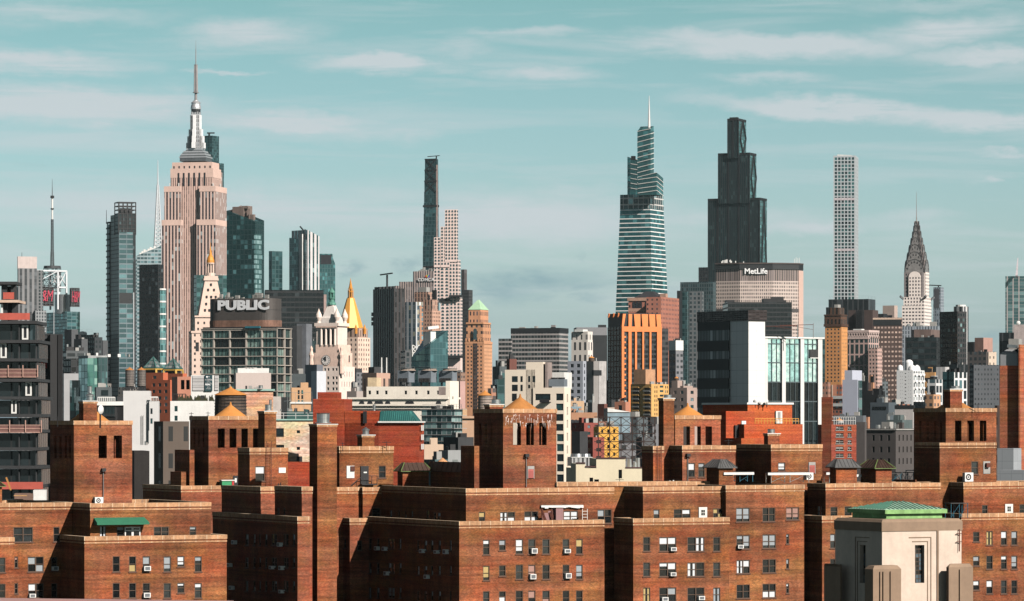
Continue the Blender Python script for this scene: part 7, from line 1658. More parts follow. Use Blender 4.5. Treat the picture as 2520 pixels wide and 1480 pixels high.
# ---- orange-red building with glass pyramids
b = B('pyramid_topped_building', 'orange-red brick building with two glass pyramid roofs', 'building', 1440, 2000, 52, None, 0)
OR_ = pm('orange red brick', (.50, .13, .06), .85, var=.10)
b.blk('wall', OR_, 1262, 1440, 1465, 1100, L=b.grid(4.4, 3.4, .5, .52, 1430, 1.6, 1.), hole=.3); b.blk('wall', OR_, 1235, 1380, 1420, 1038, off=8, L=b.grid(6, 4, .3, .4, 1110, 1.6, 2.)); b.blk('wall', OR_, 1420, 1545, 1580, 1045, off=14, dep=None, L=b.grid(6, 4.6, .3, .45, 1240, 5, 2.)); b.done()
b.k = 0
PY = gm('pyramid glass', (.02, .09, .09), (.15, .18, .19), 2.2, 2.2, .86, .86, glass2=(.4, .42, .4), metal=.5, rough=.1, lit=.3)
for (xl, xr, yt, yb_) in ((1212, 1382, 905, 998), (1385, 1545, 918, 1005)):
    D_ = 2040; xa, _, z0 = at(0, xl, yb_, D_); xb, _, z1 = at(0, xr, yt, D_); xc_ = (xa+xb)/2; r = (xb-xa)/2; t = thing('glass_pyramid', 'glass pyramid skylight on yellow-edged base, '+('left' if xl < 1300 else 'right')+' one of the pair on the orange-red building', 'skylight', (xc_, D_, z0), radians(45+20))
    h = z1-z0; R2 = r*1.0; c4 = [(R2*cos(a), R2*sin(a)) for a in (pi/4, 3*pi/4, 5*pi/4, 7*pi/4)]; m = M()
    for i in range(4): a, c = c4[i], c4[(i+1) % 4]; L = math.dist(a, c); m.face([a+(0,), c+(0,), (0, 0, h)], [(0, 0), (L, 0), (L/2, h*1.2)])
    m.build('glazing', PY, t); m = M(); GRNF = pm('green frame', (.03, .11, .10), .5)
    for i in range(4):
        a, c = c4[i], c4[(i+1) % 4]; m.bar(a+(0,), (0, 0, h), .25); m.bar(a+(0,), c+(0,), .3)
        for f in (.33, .66): m.bar((a[0]*f, a[1]*f, h*(1-f)), (c[0]*f, c[1]*f, h*(1-f)), .15)
    m.build('frame', GRNF, t); m = M()
    for i in range(4): a, c = c4[i], c4[(i+1) % 4]; m.bar((a[0]*1.02, a[1]*1.02, -.7), (c[0]*1.02, c[1]*1.02, -.7), .4); m.bar((a[0], a[1], -.7), (a[0]*1.3, a[1]*1.3, -8), .5)
    m.build('yellow_edge', pm('yellow edge', (.5, .3, .05), .7), t); M().box(-r*.6, r*.6, -r*.6, r*.6, -9, -.9).build('base_room', DKS, t)
b = B('office_building', 'salmon brick wing with sunken panels beside the orange-red building', 'building', 1500, 1700, 12, None, 0); b.blk('wall', pm('salmon brick', (.46, .20, .13), .85, var=.1), None, 1500, 1618, 1072, dep=20, R=b.rects('R', [(1530, 1100, 1560, 1180), (1575, 1100, 1605, 1180)], 0.), pane=None, hole=.5)
# ---- white building with tanks
b = B('white_building', 'white rendered building carrying two slender water tanks', 'building', 1042, 1400, 4, None, 0)
b.blk('wall', pm('white render', (.62, .61, .60), .8, var=.05, sc=.1), None, 1042, 1270, 1192, dep=18); b.blk('side_wing', pm('white render', (0, 0, 0)), None, 1262, 1342, 1278, off=-1.5, dep=16, R=b.rects('R', [(1272, 1340, 1290, 1388), (1272, 1425, 1290, 1470)], -1.5), pane='far'); b.k = 0
lad = M(); xa, xb = b.X(1196, -.4), b.X(1214, -.4); z0, z1 = b.Z(1860), b.Z(1398); lad.box(xa, xa+.08, -.5, -.4, z0, z1).box(xb-.08, xb, -.5, -.4, z0, z1); n = 46
for i in range(n): lad.box(xa+.08, xb-.08, -.48, -.42, z0+(z1-z0)*i/n, z0+(z1-z0)*i/n+.07)
lad.build('service_ladder', DKS, b.o); m = M()
for i in range(6): q = b.X(1270+i*13, -1.7); m.box(q, q+.15, -1.7, -1.5, b.Z(1278), b.Z(1245))
m.box(b.X(1270, -1.7), b.X(1335, -1.7), -1.72, -1.48, b.Z(1250), b.Z(1240)); m.build('roof_rail', WHT, b.o)
TG = pm('tank grey wood', (.17, .145, .13), .9, var=.35, sc=.5, fine=3)
water_tank('left one of two slim grey wooden water tanks on the white building', 0, 1057, 1136, 992, 1016, 1152, 1405, legs=3., wood=TG, group='twin tanks on the white building', roofmat=ORD)
water_tank('right one of two slim grey wooden water tanks on the white building', 0, 1157, 1234, 992, 1016, 1150, 1405, legs=3., wood=TG, group='twin tanks on the white building', roofmat=ORD)
m = M(); x0_, _, z0 = at(0, 1045, 1190, 1404); x1_, _, z1 = at(0, 1232, 1160, 1404); t = thing('tank_dunnage', 'dark steel grid carrying the two slim water tanks', 'steel frame', (x0_, 1403, z0), 0); W = x1_-x0_; H = z1-z0
for i in range(9): m.bar((W*i/8, -.5, 0), (W*i/8, -.5, H), .18)
for i in range(8): m.bar((W*i/8, -.5, 0), (W*(i+1)/8, -.5, H), .12)
m.box(0, W, -.7, -.3, H-.2, H).build('grid', DKS, t)
# ---- billboard building
b = B('white_building', 'white louvred building with a dark green advertising board on its wall', 'building', 1440, 1300, 4, None, 0)
LV = gm('white louvres', (.60, .58, .56), (.14, .14, .15), 40, .5, 1., .4, metal=0, rough=.8)
b.blk('wall', pm('white paint', (0, 0, 0)), None, 1440, 1806, 1278, dep=20, R=b.rects('R', [(1476, 1320, 1502, 1366), (1476, 1402, 1502, 1445)], 0.), gl='teal'); b.blk('plant_screen', pm('white paint', (0, 0, 0)), None, 1615, 1848, 1060, off=1, dep=16)
b.box('louvre', LV, b.X(1628, .8), b.X(1726, .8), .75, .95, b.Z(1192), b.Z(1064)); b.box('louvre', LV, b.X(1815, .8), b.X(1846, .8), .75, .95, b.Z(1190), b.Z(1060)); b.box('door', DKS, b.X(1698, .8), b.X(1728, .8), .7, .95, b.Z(1278), b.Z(1230))
xa, xb, z0, z1 = b.X(1731, .5), b.X(1796, .5), b.Z(1193), b.Z(1060); bd = thing('billboard', 'dark green advertising board with white lettering on the white louvred building', 'billboard', b.world(xa, .6, z0), b.th); W = xb-xa; H = z1-z0
M().box(0, W, -.2, .2, 0, H).build('board', pm('board green', (.008, .045, .055), .6, streak=False), bd); L_ = pm('letter white', (0, 0, 0))
from mathutils import Matrix
k_ = W/8.2
for txt, size, zf in (('NEW LEASING', .62, .78), ('170 CHRYSTIE', 1.25, .70), ('OFFICE / F&B', .6, .60), ('COMMUNITY FACILITY', .6, .54), ('TOURS BY', .6, .27), ('NYC LLP', .9, .21), ('(212) 601-6271', .9, .135)):
    if txt in ('170 CHRYSTIE',): txt = '171 CHRYSTIE'
    me = text_mesh(txt, size*k_, L_, .02, .01 if size > 1 else .0, 1, 'lettering'); me.transform(Matrix.Rotation(pi/2, 4, 'X')); link('lettering', me, bd, (W/2, -.27, H*zf))
me = text_mesh('REAL', 2.6*k_, L_, .02, .03, .95, 'lettering'); me.transform(Matrix.Rotation(pi/2, 4, 'X')); link('lettering', me, bd, (W*.42, -.27, H*.41)); me = text_mesh('NY', 1.0*k_, L_, .02, .01, .95, 'lettering'); me.transform(Matrix.Rotation(pi/2, 4, 'X')); link('lettering', me, bd, (W*.84, -.27, H*.45))
m = M(); m.face([(W*.3+.95*k_*cos(a), -.26, H*.90+.95*k_*sin(a)) for a in [2*pi*i/20 for i in range(20)]]); m.box(W*.42, W*.66, -.27, -.25, H*.895, H*.915); m.build('round_logo', L_, bd)
m = M(); rg = random.Random(12)
for i in range(60): q = b.X(rg.uniform(1500, 1800), 0); z = b.Z(1278); w_ = rg.uniform(.3, .9); h = rg.uniform(.5, 2.2); m.taper(q, q+w_, .6, .6+w_, z, z+h, w_*.35, w_*.35)
m.build('roof_planting', pm('dark planting', (.035, .035, .012), .9, var=.5, fine=4), b.o); b.box('pergola', DKS, b.X(1455), b.X(1568), 1, 4, b.Z(1222), b.Z(1216)); m = M()
for q in (1456, 1500, 1540, 1566): m.box(b.X(q), b.X(q)+.25, 1, 1.25, b.Z(1278), b.Z(1216))
m.build('pergola_posts', DKS, b.o)
# ---- hotel with letters
b = B('hotel_building', 'concrete grid hotel with a dark curved crown carrying big white letters', 'hotel', 180, 1430, 68, None, 1)
CG = pm('hotel concrete', (.46, .41, .36), .8, var=.08); b.k = 1; x1 = b.X(300); ye = b.Y(-460+0) if False else None
b.k = 0; ye = b.Y(1700); b.k = 1
zt = b.Z(662); HG = glass('hotel glass', (.09, .15, .135), .35, .2); PAL['hotel'] = ([HG, glass('hotel glass pale', (.24, .34, .30), .3, .3), glass('hotel dark', (.012, .018, .018), .2, .1)], (3, 4, 3))
colsL = [ye, None]; b.k = 0; ys = [b.Y(q) for q in (1700, 1806, 1942, 2080)]; b.k = 1; ys += [b.Y(q) for q in (48, 180)]; rows = [662+0, 745, 825, 898, 975, 1048, 1120, 1195, 1270, 1340]
Lr = []; Rr = []; zs = [b.Z(r) for r in rows]
for i in range(5):
    for j in range(9): Lr.append((ys[i+1]+.28, ys[i]-.28, zs[j+1]+.14, zs[j]-.14-(.6 if j == 0 else 0)))
xs = [0, b.X(246), x1]
for i in range(2):
    for j in range(9): Rr.append((xs[i]+.28, xs[i+1]-.28, zs[j+1]+.14, zs[j]-.14))
b.k = 1; m = M(); wall(m, 'R', 0, x1, 0, zt, Rr, 0, .8); wall(m, 'L', 0, ye, 0, zt, Lr, 0, .8); m.quad((x1, 0, 0), (x1, ye, 0), (x1, ye, zt), (x1, 0, zt), 0, ye, 0, zt); m.quad((x1, ye, 0), (0, ye, 0), (0, ye, zt), (x1, ye, zt), 0, x1, 0, zt); m.face([(0, 0, zt), (x1, 0, zt), (x1, ye, zt), (0, ye, zt)])
m.build('wall', CG, b.o)
for r in Lr: b.pane('L', *r, 0, .8, 'far', 'hotel')
for r in Rr: b.pane('R', *r, 0, .8, 'far', 'hotel')
for face, lst in (('L', Lr), ('R', Rr)):
    m = M()
    for a, c, z0, z1 in lst:
        for f in (.25, .5, .75):
            u = a+(c-a)*f
            if face == 'L': m.box(.45, .58, u-.06, u+.06, z0, z1)
            else: m.box(u-.06, u+.06, .45, .58, z0, z1)
    m.build('mullions', DKS, b.o)
m = M()
for z in zs[:9]: m.box(-.25, x1+.25, -.25, ye+.2, z-.12, z+.07)
m.build('floor_edge', CG, b.o)
b.box('roof_deck', DKS, .5, x1-.5, .5, ye-.5, zt+.1, zt+.6)
# crown
CRB = pm('crown bronze', (.085, .075, .07), .55, .2, var=.1); b.k = 0; yc1 = b.Y(1738, 2.); b.k = 1; yc0 = b.Y(135, 2.); zc0, zc1 = zt, b.Z(407, 2., yc0); W = 12.; r = 5.
pts = []
for (cx, cy, a0) in ((2+r, yc0+r, 180), (2+W-r, yc0+r, 270), (2+W-r, yc1-r, 0), (2+r, yc1-r, 90)):
    for i in range(9): a = radians(a0+i*90/8); pts.append((cx+r*cos(a), cy+r*sin(a)))
yc0_ = yc0
M().prism(pts, zc0, zc1).build('crown_drum', CRB, b.o); zl = zc0+(zc1-zc0)*.33; xm = 2+W/2; ym = (yc0+yc1)/2
sc2 = lambda f: [(xm+(p[0]-xm)*f, ym+(p[1]-ym)*f) for p in pts]
for f, z in ((1.004, zc0+(zc1-zc0)*.62),): M().prism(sc2(f), z-.06, z+.06).build('crown_seam', DKS, b.o)
M().prism(sc2(1.012), zc0, zl-.6).build('timber_skirt', pm('timber skirt', (.22, .12, .085), .85, var=.4, fine=2.5), b.o)
me = text_mesh('PUBLIC', 7.6, pm('letter silver', (.72, .73, .75), .6, var=.1, streak=False), .12, .36, 1.0, 'sign_letters'); b.k = 0; yA = b.Y(1843, 2.); b.k = 1; yB = b.Y(112, 2.); ym_ = (yA+yB)/2
wdt = max(v.co.x for v in me.vertices)-min(v.co.x for v in me.vertices); hgt = max(v.co.y for v in me.vertices)-min(v.co.y for v in me.vertices)
zz0, zz1 = b.Z(514, 2., ym_), b.Z(428, 2., ym_); on_face(b, 'L', me, 'sign_letters', ym_, 1.75, (zz0+zz1)/2, (yA-yB)/wdt, (zz1-zz0)/hgt)
m = M(); rg = random.Random(1)
for i in range(14): y = rg.uniform(yc0+2, yc1-2); m.box(4, 5.2, y, y+rg.uniform(.4, 1.6), zc1, zc1+rg.uniform(.5, 2.4))
m.build('roof_units', CON, b.o); rail(b, (3, 15, yc0+2, yc1-2, 0, zc1), DKS, 1.8, step=4)
x, y, z = b.world(-1, b.Y(30, -1), zt); t = thing('roof_box', 'blue covered crate at the left end of the hotel roof terrace', 'box', (x, y, z), b.th); M().box(0, 1, 0, 6, .1, .8).build('cover', pm('blue cover', (.02, .14, .18), .7), t); M().box(.1, .9, .1, 5.9, -.3, .1).build('crate', DKS, t)
b.done()
# ---- beige block and yellow brick wall, cooling fans
b = B('beige_building', 'plain beige rendered block in front of the concrete grid hotel', 'building', 1995, 950, 6, None, 0); b.blk('wall', pm('beige render', (.55, .46, .42), .85, var=.05), None, 1995, 2292, 1040, dep=16); b.blk('roof_plant', WHT, None, 2010, 2275, 1000, off=3, dep=8); m = M()
for i in range(3): m.cyl(b.X(2085+i*26, 4), 4, 1.1, 1.1, b.Z(1000), b.Z(992), 12)
m.build('fan', CON, b.o)
b = sb('brick_building', 'peach brick building with a green copper edge below the beige block', 0, None, 2000, 2310, 1180, 700, 5, brick('peach brick', (.58, .34, .24), (.52, .30, .20), (.5, .36, .28), var=.1), dep=18); b.box('copper_edge', pm('pale verdigris', (.30, .48, .42), .7), b.X(2000)-.2, b.X(2310)+.3, -.3, .5, b.Z(1192), b.Z(1178)+.02)
vent('small steel vent on the peach brick building', 1, 40, 1172, 1145, 40, 700, group='steel vents on far roofs')
b = sb('brick_building', 'small yellow brick building with three green windows right of the hotel', 1, 298, 300, 465, 1165, 1250, 4, pm('yellow brick b', (.60, .36, .20), .85, var=.1), dep=16); b.blk('stair_house', pm('yellow brick b', (0, 0, 0)), None, 378, 442, 1122, off=2, dep=6); m = M()
for j in range(3):
    for a in (355, 385): b.box('window', GL('teal', b.rng), b.X(a), b.X(a+14), -.1, .1, b.Z(1218+j*42), b.Z(1186+j*42))
b.box('white_cornice', WHT, b.X(298)-.3, b.X(465)+.4, -.4, .4, b.Z(1300), b.Z(1285))
b = sb('office_building', 'dark green glass building behind the clock tower', 1, 296, 470, 512, 768, 2450, 66, gm('dark green glass', (.012, .03, .032), (.012, .028, .03), 4, 4, .9, .9, metal=.4, rough=.12)); b.blk('plant', pm('dark plant', (.05, .052, .055), .8), 305, 345, 350, 640, off=-3, w=10); b.blk('plant', pm('lead plant', (.17, .18, .20), .6), 345, 425, 442, 625, off=-6, dep=20, w=8)
b = B('metal_building', 'grey ribbed metal building with a pale right side left of the clock tower', 'building', 512, 1750, 42, None, 1)
b.blk('wall', gm('grey ribbed', (.17, .18, .205), (.15, .16, .185), 2., 40, .85, 1., (.15, .16, .185), metal=.1, rough=.5, lit=0, pv=.08), 415, 514, 566, 970); b.blk('pale_side', pm('pale side', (.56, .58, .62), .7, var=.05), 512, 514, 592, 1025, off=-1.5, dep=4); b.k = 1
b = sb('brick_building', 'brownish flat roofed building under the dark green glass building', 1, 296, 300, 420, 1048, 1500, 4, pm('slate roofhouse', (0, 0, 0)), dep=20, cl=4)
b = sb('concrete_building', 'dark narrow building left of the dark-red brick wall', 1, 200, 205, 283, 1245, 900, 5, NOT, dep=12)
b = sb('concrete_building', 'pale stepped stone gable left of the dark narrow building', 1, 122, 125, 212, 1240, 880, 5, pm('pale gable', (.52, .46, .42), .8), dep=12)
b = sb('glass_house', 'dark green sloped roof behind the second chimney', 1, 252, 262, 480, 1365, 820, 8, pm('dark green roof', (.015, .07, .065), .6), dep=10); rail(b, b.bx, STL, 4, step=1.5)
b = B('brick_building', 'cream and pink patterned brick building left of the tall chimney', 'building', 100, 640, 5, None, 's1'); b.k = 's1'
b.blk('wall', brick('cream brick', (.68, .56, .46), (.60, .44, .36), (.62, .50, .42), var=.12, bw=.4, bh=.2), None, 100, 620, 222, dep=16, R=b.rects('R', [(140, 283, 193, 343), (282, 297, 305, 318), (282, 412, 305, 433), (140, 398, 195, 420)], 0.), cop=None); b.k = 's1'; b.box('copper_edge', pm('pale verdigris', (0, 0, 0)), b.X(100), b.X(620), -.3, .4, b.Z(228), b.Z(219)); rail(b, (b.X(100), b.X(620), 0, 10, 0, b.Z(219)), WHT, 1., step=2)
d = b.box('fire_door', DKS, b.X(282), b.X(320), -.15, .05, b.Z(515), b.Z(478)); M().box(b.X(270), b.X(372), -1.4, -.05, b.Z(520), b.Z(516)).build('white_landing', WHT, b.o); 
b = sb('brick_building', 'red brick base with a white balcony beside the tall chimney', 's1', None, 215, 380, 520, 560, 5, BRM, dep=10)
# ---- dark-red brick hall
b = B('red_brick_building', 'large plain dark-red brick building with a dark green mansard roof', 'building', 1392, 620, 84, None, 1)
b.k = 1; x1 = b.X(1422); b.k = 's1'
b.blk('wall', BRM, 395, 1130, 1163, 245); b.k = 's1'
z1 = b.Z(245)
b.box('white_cornice', WHT, -.2, b.X(1165), -.2, b.Y(845), z1, z1+.25)
b.blk('upper_wall', BRM, 613, 850, 860, 162, off=b.Y(850, .3), z0=0, w=8); b.blk('upper_wall', BRM, 395, 610, 645, 80, off=b.Y(645, .6), w=9)
ya, yb_ = b.Y(1130), b.Y(850); zt = b.Z(163)
W_ = b.X(1163); frus(M(), [(.1, ya+.2), (W_, ya+.2), (W_, yb_-.1), (.1, yb_-.1)], [(1.4, ya+1.5), (W_-.3, ya+1.5), (W_-.3, yb_-.1), (1.4, yb_-.1)], z1+.25, zt).build('mansard_roof', pm('mansard green', (.018, .105, .10), .5, .1, var=.12), b.o); m = M()
for i in range(17): y = ya+.4+(yb_-ya-.8)*i/17; m.bar((.05, y, z1+.3), (1.38, max(y, ya+1.6), zt-.03), .04)
m.build('roof_seams', pm('mansard light', (.05, .22, .2), .6), b.o)
m = M(); b.k = 's1'
for r in range(3):
    for q in (1144, 1154): m.box(b.X(q), b.X(q+6), -.06, -.0, b.Z(300+r*65), b.Z(262+r*65))
m.build('side_windows', WHT, b.o)
b.k = 's1'; b.box('dark_slot', NOT, -.1, 0, b.Y(768), b.Y(742), z1-.1, z1+1.85)
M().box(.8, 5, b.Y(560), b.Y(420), b.Z(90), b.Z(32)).build('roof_room', BRM, b.o)
clutter(b, (2, 8, ya+14, yb_+20, 0, zt), 4, [STL], .5, 1.5, .5, 1)
vent('slim steel flue on the large dark-red brick building', 's1', 818, 165, 118, 22, 640, group='steel vents on far roofs')
# ---- long white terraced building with cooling towers
b = B('white_building', 'long cream white building with square windows, tiered roofs and arched windows', 'building', 1612, 1330, 76, None, 1)
CW = pm('cream white', (.88, .80, .69), .8, var=.08); b.k = 1
b.blk('wall', CW, 778, 1612, 1715, 1245, L=None); b.blk('tower_end', CW, 1605, 1640, 1715, 1108, off=-1., dep=10, R=b.rects('R', [(1660, 1240, 1672, 1262)], -1.), hole=.3); b.k = 1
xs = b.X(1605, 5.); b.blk('upper_tier', CW, 935, 1605, 1650, 1155, off=5, L=b.rects('L', [(q, 1190, q+22, 1222) for q in (950, 1015, 1090, 1255, 1345, 1445, 1530)], xs), hole=.5, gl='dark'); b.k = 1
b.blk('penthouse', pm('cream yellow', (.72, .56, .36), .8), 945, 1020, 1040, 1080, off=60, w=6); b.box('cornice', CW, -.7, b.X(1715), -.7, b.Y(778), b.Z(1262), b.Z(1245)); b.box('brown_patch', pm('brown render', (.30, .24, .22), .8), -.1, 0, b.Y(1605), b.Y(1545), b.Z(1228), b.Z(1160))
ar = M()
for q in (895, 965, 1025, 1055, 1115, 1285, 1315, 1545):
    y = b.Y(q); z = b.Z(1300); ar.face([(-.12, y+1.*c_, z+s_) for c_, s_ in [(-1, 0), (1, 0)]+[(cos(a), 1.0*sin(a)) for a in (pi/4, pi/2, 3*pi/4)]])
ar.build('arched_window', pm('window dark', (0, 0, 0)), b.o); b.box('ledge', CW, -1.3, 0, 0, b.Y(778), b.Z(1318), b.Z(1304)); m = M()
for i in range(90): y = b.Y(790)*i/90; m.box(-.6, -.3, y, y+.3, b.Z(1345), b.Z(1320))
m.build('balusters', CW, b.o); b.box('painted_lower_shade', pm('brown render', (0, 0, 0)), -.25, 0, 0, b.Y(778), b.Z(1350), b.Z(1318)); b.done()  # brown strip stands in for the shade under the ledge
ct = [(1197, 1290, 1345), (1370, 1480, 1530), (1545, 1660, 1700)]
for i, (xl, xc, xr) in enumerate(ct):
    nm = ('leftmost', 'middle', 'rightmost')[i]; q = B('cooling_tower', nm+' grey cooling unit on the roof of the long cream building', 'cooling tower', xc, 1390, 62, 'grey cooling units on the cream building', 1)
    zb_ = q.Z(1120); CTM = pm('cooling grey', (.21, .24, .27), .6, .2, var=.12); x0, x1, y0, y1 = q.ext(xl, xc, xr, 0.); q.box('casing', CTM, 0, x1, 0, y1, zb_, q.Z(1020)); q.box('louvre', gm('ct louvre', (.07, .06, .055), (.02, .02, .02), .6, 40, .5, 1.), -.1, 0, .5, y1-.5, q.Z(1115), q.Z(1085))
    M().lathe(x1/2, y1*.35, [(3., q.Z(1020)), (2.4, q.Z(1012)), (2.7, q.Z(1003))], 16).build('fan_stack', pm('fan stack beige', (.45, .36, .3), .7), q.o); m = M()
    for y in (1, y1-1): m.box(.3, .8, y-.25, y+.25, q.Z(1150), zb_)
    m.build('leg', DKS, q.o); rail(q, (0, x1, 0, y1, 0, q.Z(1020)), STL, 1.4, step=3)
b = B('brick_building', 'brick penthouse with aerials between the gold pyramid building and the cooling units', 'building', 1020, 2000, 45, None, 1)
bx = b.blk('wall', gm('brick pent', (.52, .33, .25), (.12, .09, .08), 3.6, 9, .4, .7), 898, 1020, 1134, 1040); b.blk('tank_room', pm('dark plant', (0, 0, 0)), 950, 1000, 1075, 990, off=4); b.k = 1
for q in (1062, 1104): x = b.X(q, 4); M().cyl(x, 4, .35, .3, b.Z(1040), b.Z(908), 6).build('antenna', WHT, b.o)
b = sb('concrete_building', 'taupe flat block on the left end of the long cream building', 1, 768, 850, 905, 1195, 1500, 55, pm('taupe flat', (.40, .34, .31), .8, var=.06), cl=4)
b = sb('brick_building', 'pink brick building right of the long cream building', 1, 1700, 1725, 1770, 1110, 1700, 30, pm('rose brick', (.48, .30, .27), .85, var=.1))
# ---- balcony glass building
b = B('glass_building', 'low teal glass apartment building with white floor edges and balconies', 'building', 1655, 1000, 60, None, 1)
b.k = 1; BW = gm('balcony wall', (.36, .40, .42), (.03, .07, .07), 1.5, 1.65, .86, .84, glass2=(.35, .5, .47), metal=.4, rough=.12, lit=.25)
b.blk('wall', BW, 1400, 1655, 1745, 1345); bx = (0, b.X(1745), 0, b.Y(1400), 0, b.Z(1345)); m = M()
for i in range(9): z = bx[5]-i*1.65; m.box(-.3, bx[1]+.8, -.9, bx[3]+.2, z-.13, z)
m.build('balcony_slab', CON, b.o); clutter(b, bx, 8, [DKS, CON], 1, 3, 1, 4); rail(b, bx, STL, 1.2)
b = B('stone_building', 'tan stone building with a cornice and small windows right of the balcony building', 'building', 1745, 1100, 5, None, 1); b.k = 1
b.blk('wall', pm('tan stone', (.52, .33, .22), .85, var=.1), None, 1740, 1845, 1405, dep=14, R=b.grid(4.2, 5.2, .45, .5, 1600, 2.5, 1.), gl='far'); b.box('cornice', pm('tan stone', (0, 0, 0)), b.X(1740)-.4, b.X(1845)+.4, -.7, .3, b.Z(1425), b.Z(1410)); b.blk('chimney', pm('tan bright', (.60, .38, .22), .8), None, 1748, 1785, 1342, off=2, dep=4); b.done()
b = sb('brick_building', 'ornate brown loft building with rows of arched windows right of the tan tower', 1, 1960, 1990, 2128, 1170, 1900, 15, gm('loft arcade', (.42, .20, .13), (.05, .04, .04), 3.2, 4.2, .62, .62), cl=5, cmats=[pm('orange tank', (.5, .25, .1), .8), CON])
water_tank('pale wooden water tank with an orange cone roof behind the white-stained tank tower', 1, 1874, 1998, 1190, 1230, 1345, 800, legs=2., wood=pm('pale staves', (.36, .29, .25), .9, var=.3, fine=3), hoops=5)
sb('office_building', 'dark slate building between the tan green-roofed tower and the cream block', 1, 2000, 2060, 2120, 985, 2300, 30, pm('slate roofhouse', (0, 0, 0)), cl=4, grp='dark filler buildings')
sb('office_building', 'teal glass and slate roof below the dark slate building', 1, 2010, 2040, 2125, 1095, 1900, 20, gk, cl=5, grp='dark filler buildings')
# ---- cream stepped block
b = B('apartment_building', 'cream stepped apartment building with dark windows right of the cone-roofed tank tower', 'apartment building', 442, 950, 73, None, 2)
CB = gm('cream panels', (.84, .73, .60), (.82, .71, .58), 6.0, 3.3, .985, .98, (.64, .55, .45), metal=0, rough=.8, var=.05, lit=0, pv=.03); PK = pm('pink brick side', (.44, .29, .25), .85, var=.08)
b.k = 2; x0 = 0.; rws = [1215, 1300, 1388, 1472]; Lr = [(372, y, 434, y+58) for y in rws]+[(195, 1217, 325, 1272)]
b.k = 's2'; Ls = [(310, y, 358, y+50) for y in (183, 253, 323, 392, 462, 532, 603)]; b.k = 2
L_all = b.rects('L', Lr, 0.)
b.blk('wall', CB, 178, 442, 497, 1165, L=L_all+[r for r in b.rects('L', [q+('s2',) for q in Ls], 0.) if r[3] < min(a[2] for a in L_all)], R=b.grid(2.6, 3.15, .7, .62, None, 1.6, 2.), hole=.35); b.k = 2
b.blk('tower', CB, -60, 195, 300, 1013, off=b.Y(195, 0.)*.7, L=None, w=12); b.k = 2; yy0 = b.Y(195, 0.)*.7; xx = b.X(195, yy0)
for (a, y, c, y2) in ((0, 1068, 48, 1118), (72, 1068, 90, 1118), (137, 1066, 154, 1118), (176, 1066, 196, 1118), (0, 1140, 48, 1195), (72, 1140, 90, 1195), (137, 1140, 154, 1172), (0, 1215, 40, 1280)):
    ya, yb_ = b.Y(c, xx), b.Y(a, xx); z0, z1 = b.Z(y2, xx, ya), b.Z(y, xx, ya); b.box('window', GL('dark', b.rng), xx-.1, xx+.1, ya, yb_, z0, z1)
b.blk('stair_tower', CB, 118, 262, 284, 948, off=yy0-2, w=5); b.blk('brown_side', pm('brown render', (0, 0, 0)), 280, 300, 308, 950, off=yy0-3, w=4); b.blk('penthouse', WHT, 308, 440, 466, 1035, off=3, w=7, z0=b.Z(1170)); m = M()
o = thing('cooling_fans', 'pair of round rooftop fans on the cream stepped building', 'fans', b.world(1, b.Y(430), b.Z(1165)), b.th); M().box(0, 3, 0, b.Y(300)-b.Y(430), .3, 2.1).build('fan_housing', pm('cooling grey', (0, 0, 0)), o)
fw_ = b.Y(300)-b.Y(430)
for i in range(2): M().cyl(1.5, fw_*(.27+.46*i), .8, .9, 2.1, 2.5, 16).build('fan_cowl', DKS, o)
b.done()
x_ = b.Y(288); M().box(-1.6, 0, b.Y(330), b.Y(248), b.Z(1290), b.Z(1284)).box(-1.6, -1.5, b.Y(330), b.Y(248), b.Z(1284), b.Z(1262)).build('balcony', DKS, b.o)
sb('brick_building', 'dark red brick block left of the cream stepped building', 2, -45, -20, 40, 922, 1500, 30, pm('dull brick red', (.16, .06, .045), .85), cl=2)
# ---- middle: low cluster
b = sb('brick_building', 'brown brick arcaded building with small arched windows below the blue-grey grid', 2, 498, 500, 720, 1375, 1400, 6, pm('arcade tan', (.42, .22, .13), .85, var=.12), dep=18); m = M(); b.k = 2
for i in range(7): u = b.X(512+i*30); z = b.Z(1455); m.face([(u+.9*c_, -.1, z+s_) for c_, s_ in [(1, -3), (1, 0)]+[(cos(a), .9*sin(a)) for a in (pi/4, pi/2, 3*pi/4)]+[(-1, 0), (-1, -3)]])
m.build('arched_window', pm('window dark', (0, 0, 0)), b.o)
b = sb('brick_building', 'buff building with a row of white arched panels', 2, 498, 500, 610, 1278, 1650, 5, pm('buff', (.60, .40, .25), .8, var=.1), dep=15)
sb('metal_shed', 'pale blue metal roof shed below the buff building', 2, 498, 500, 588, 1325, 1550, 5, pm('pale blue metal', (.24, .33, .38), .6), dep=12)
b = sb('brick_building', 'dark brick chimney block in the middle distance cluster', 2, 724, 780, 806, 1302, 1450, 50, pm('dull brick red', (0, 0, 0)))
sb('concrete_building', 'grey plant room with steel drums behind the dark brick block', 2, 640, 680, 720, 1290, 1600, 40, pm('grey taupe', (0, 0, 0)), cl=5, cmats=[CON, STL])
b = sb('brick_building', 'salmon brick building with dark windows left of the yellow balcony tower', 2, 868, 960, 998, 1285, 1700, 60, pm('salmon brick', (0, 0, 0)), w_=(5, 5, .5, .45), yb=1360)
b.done()
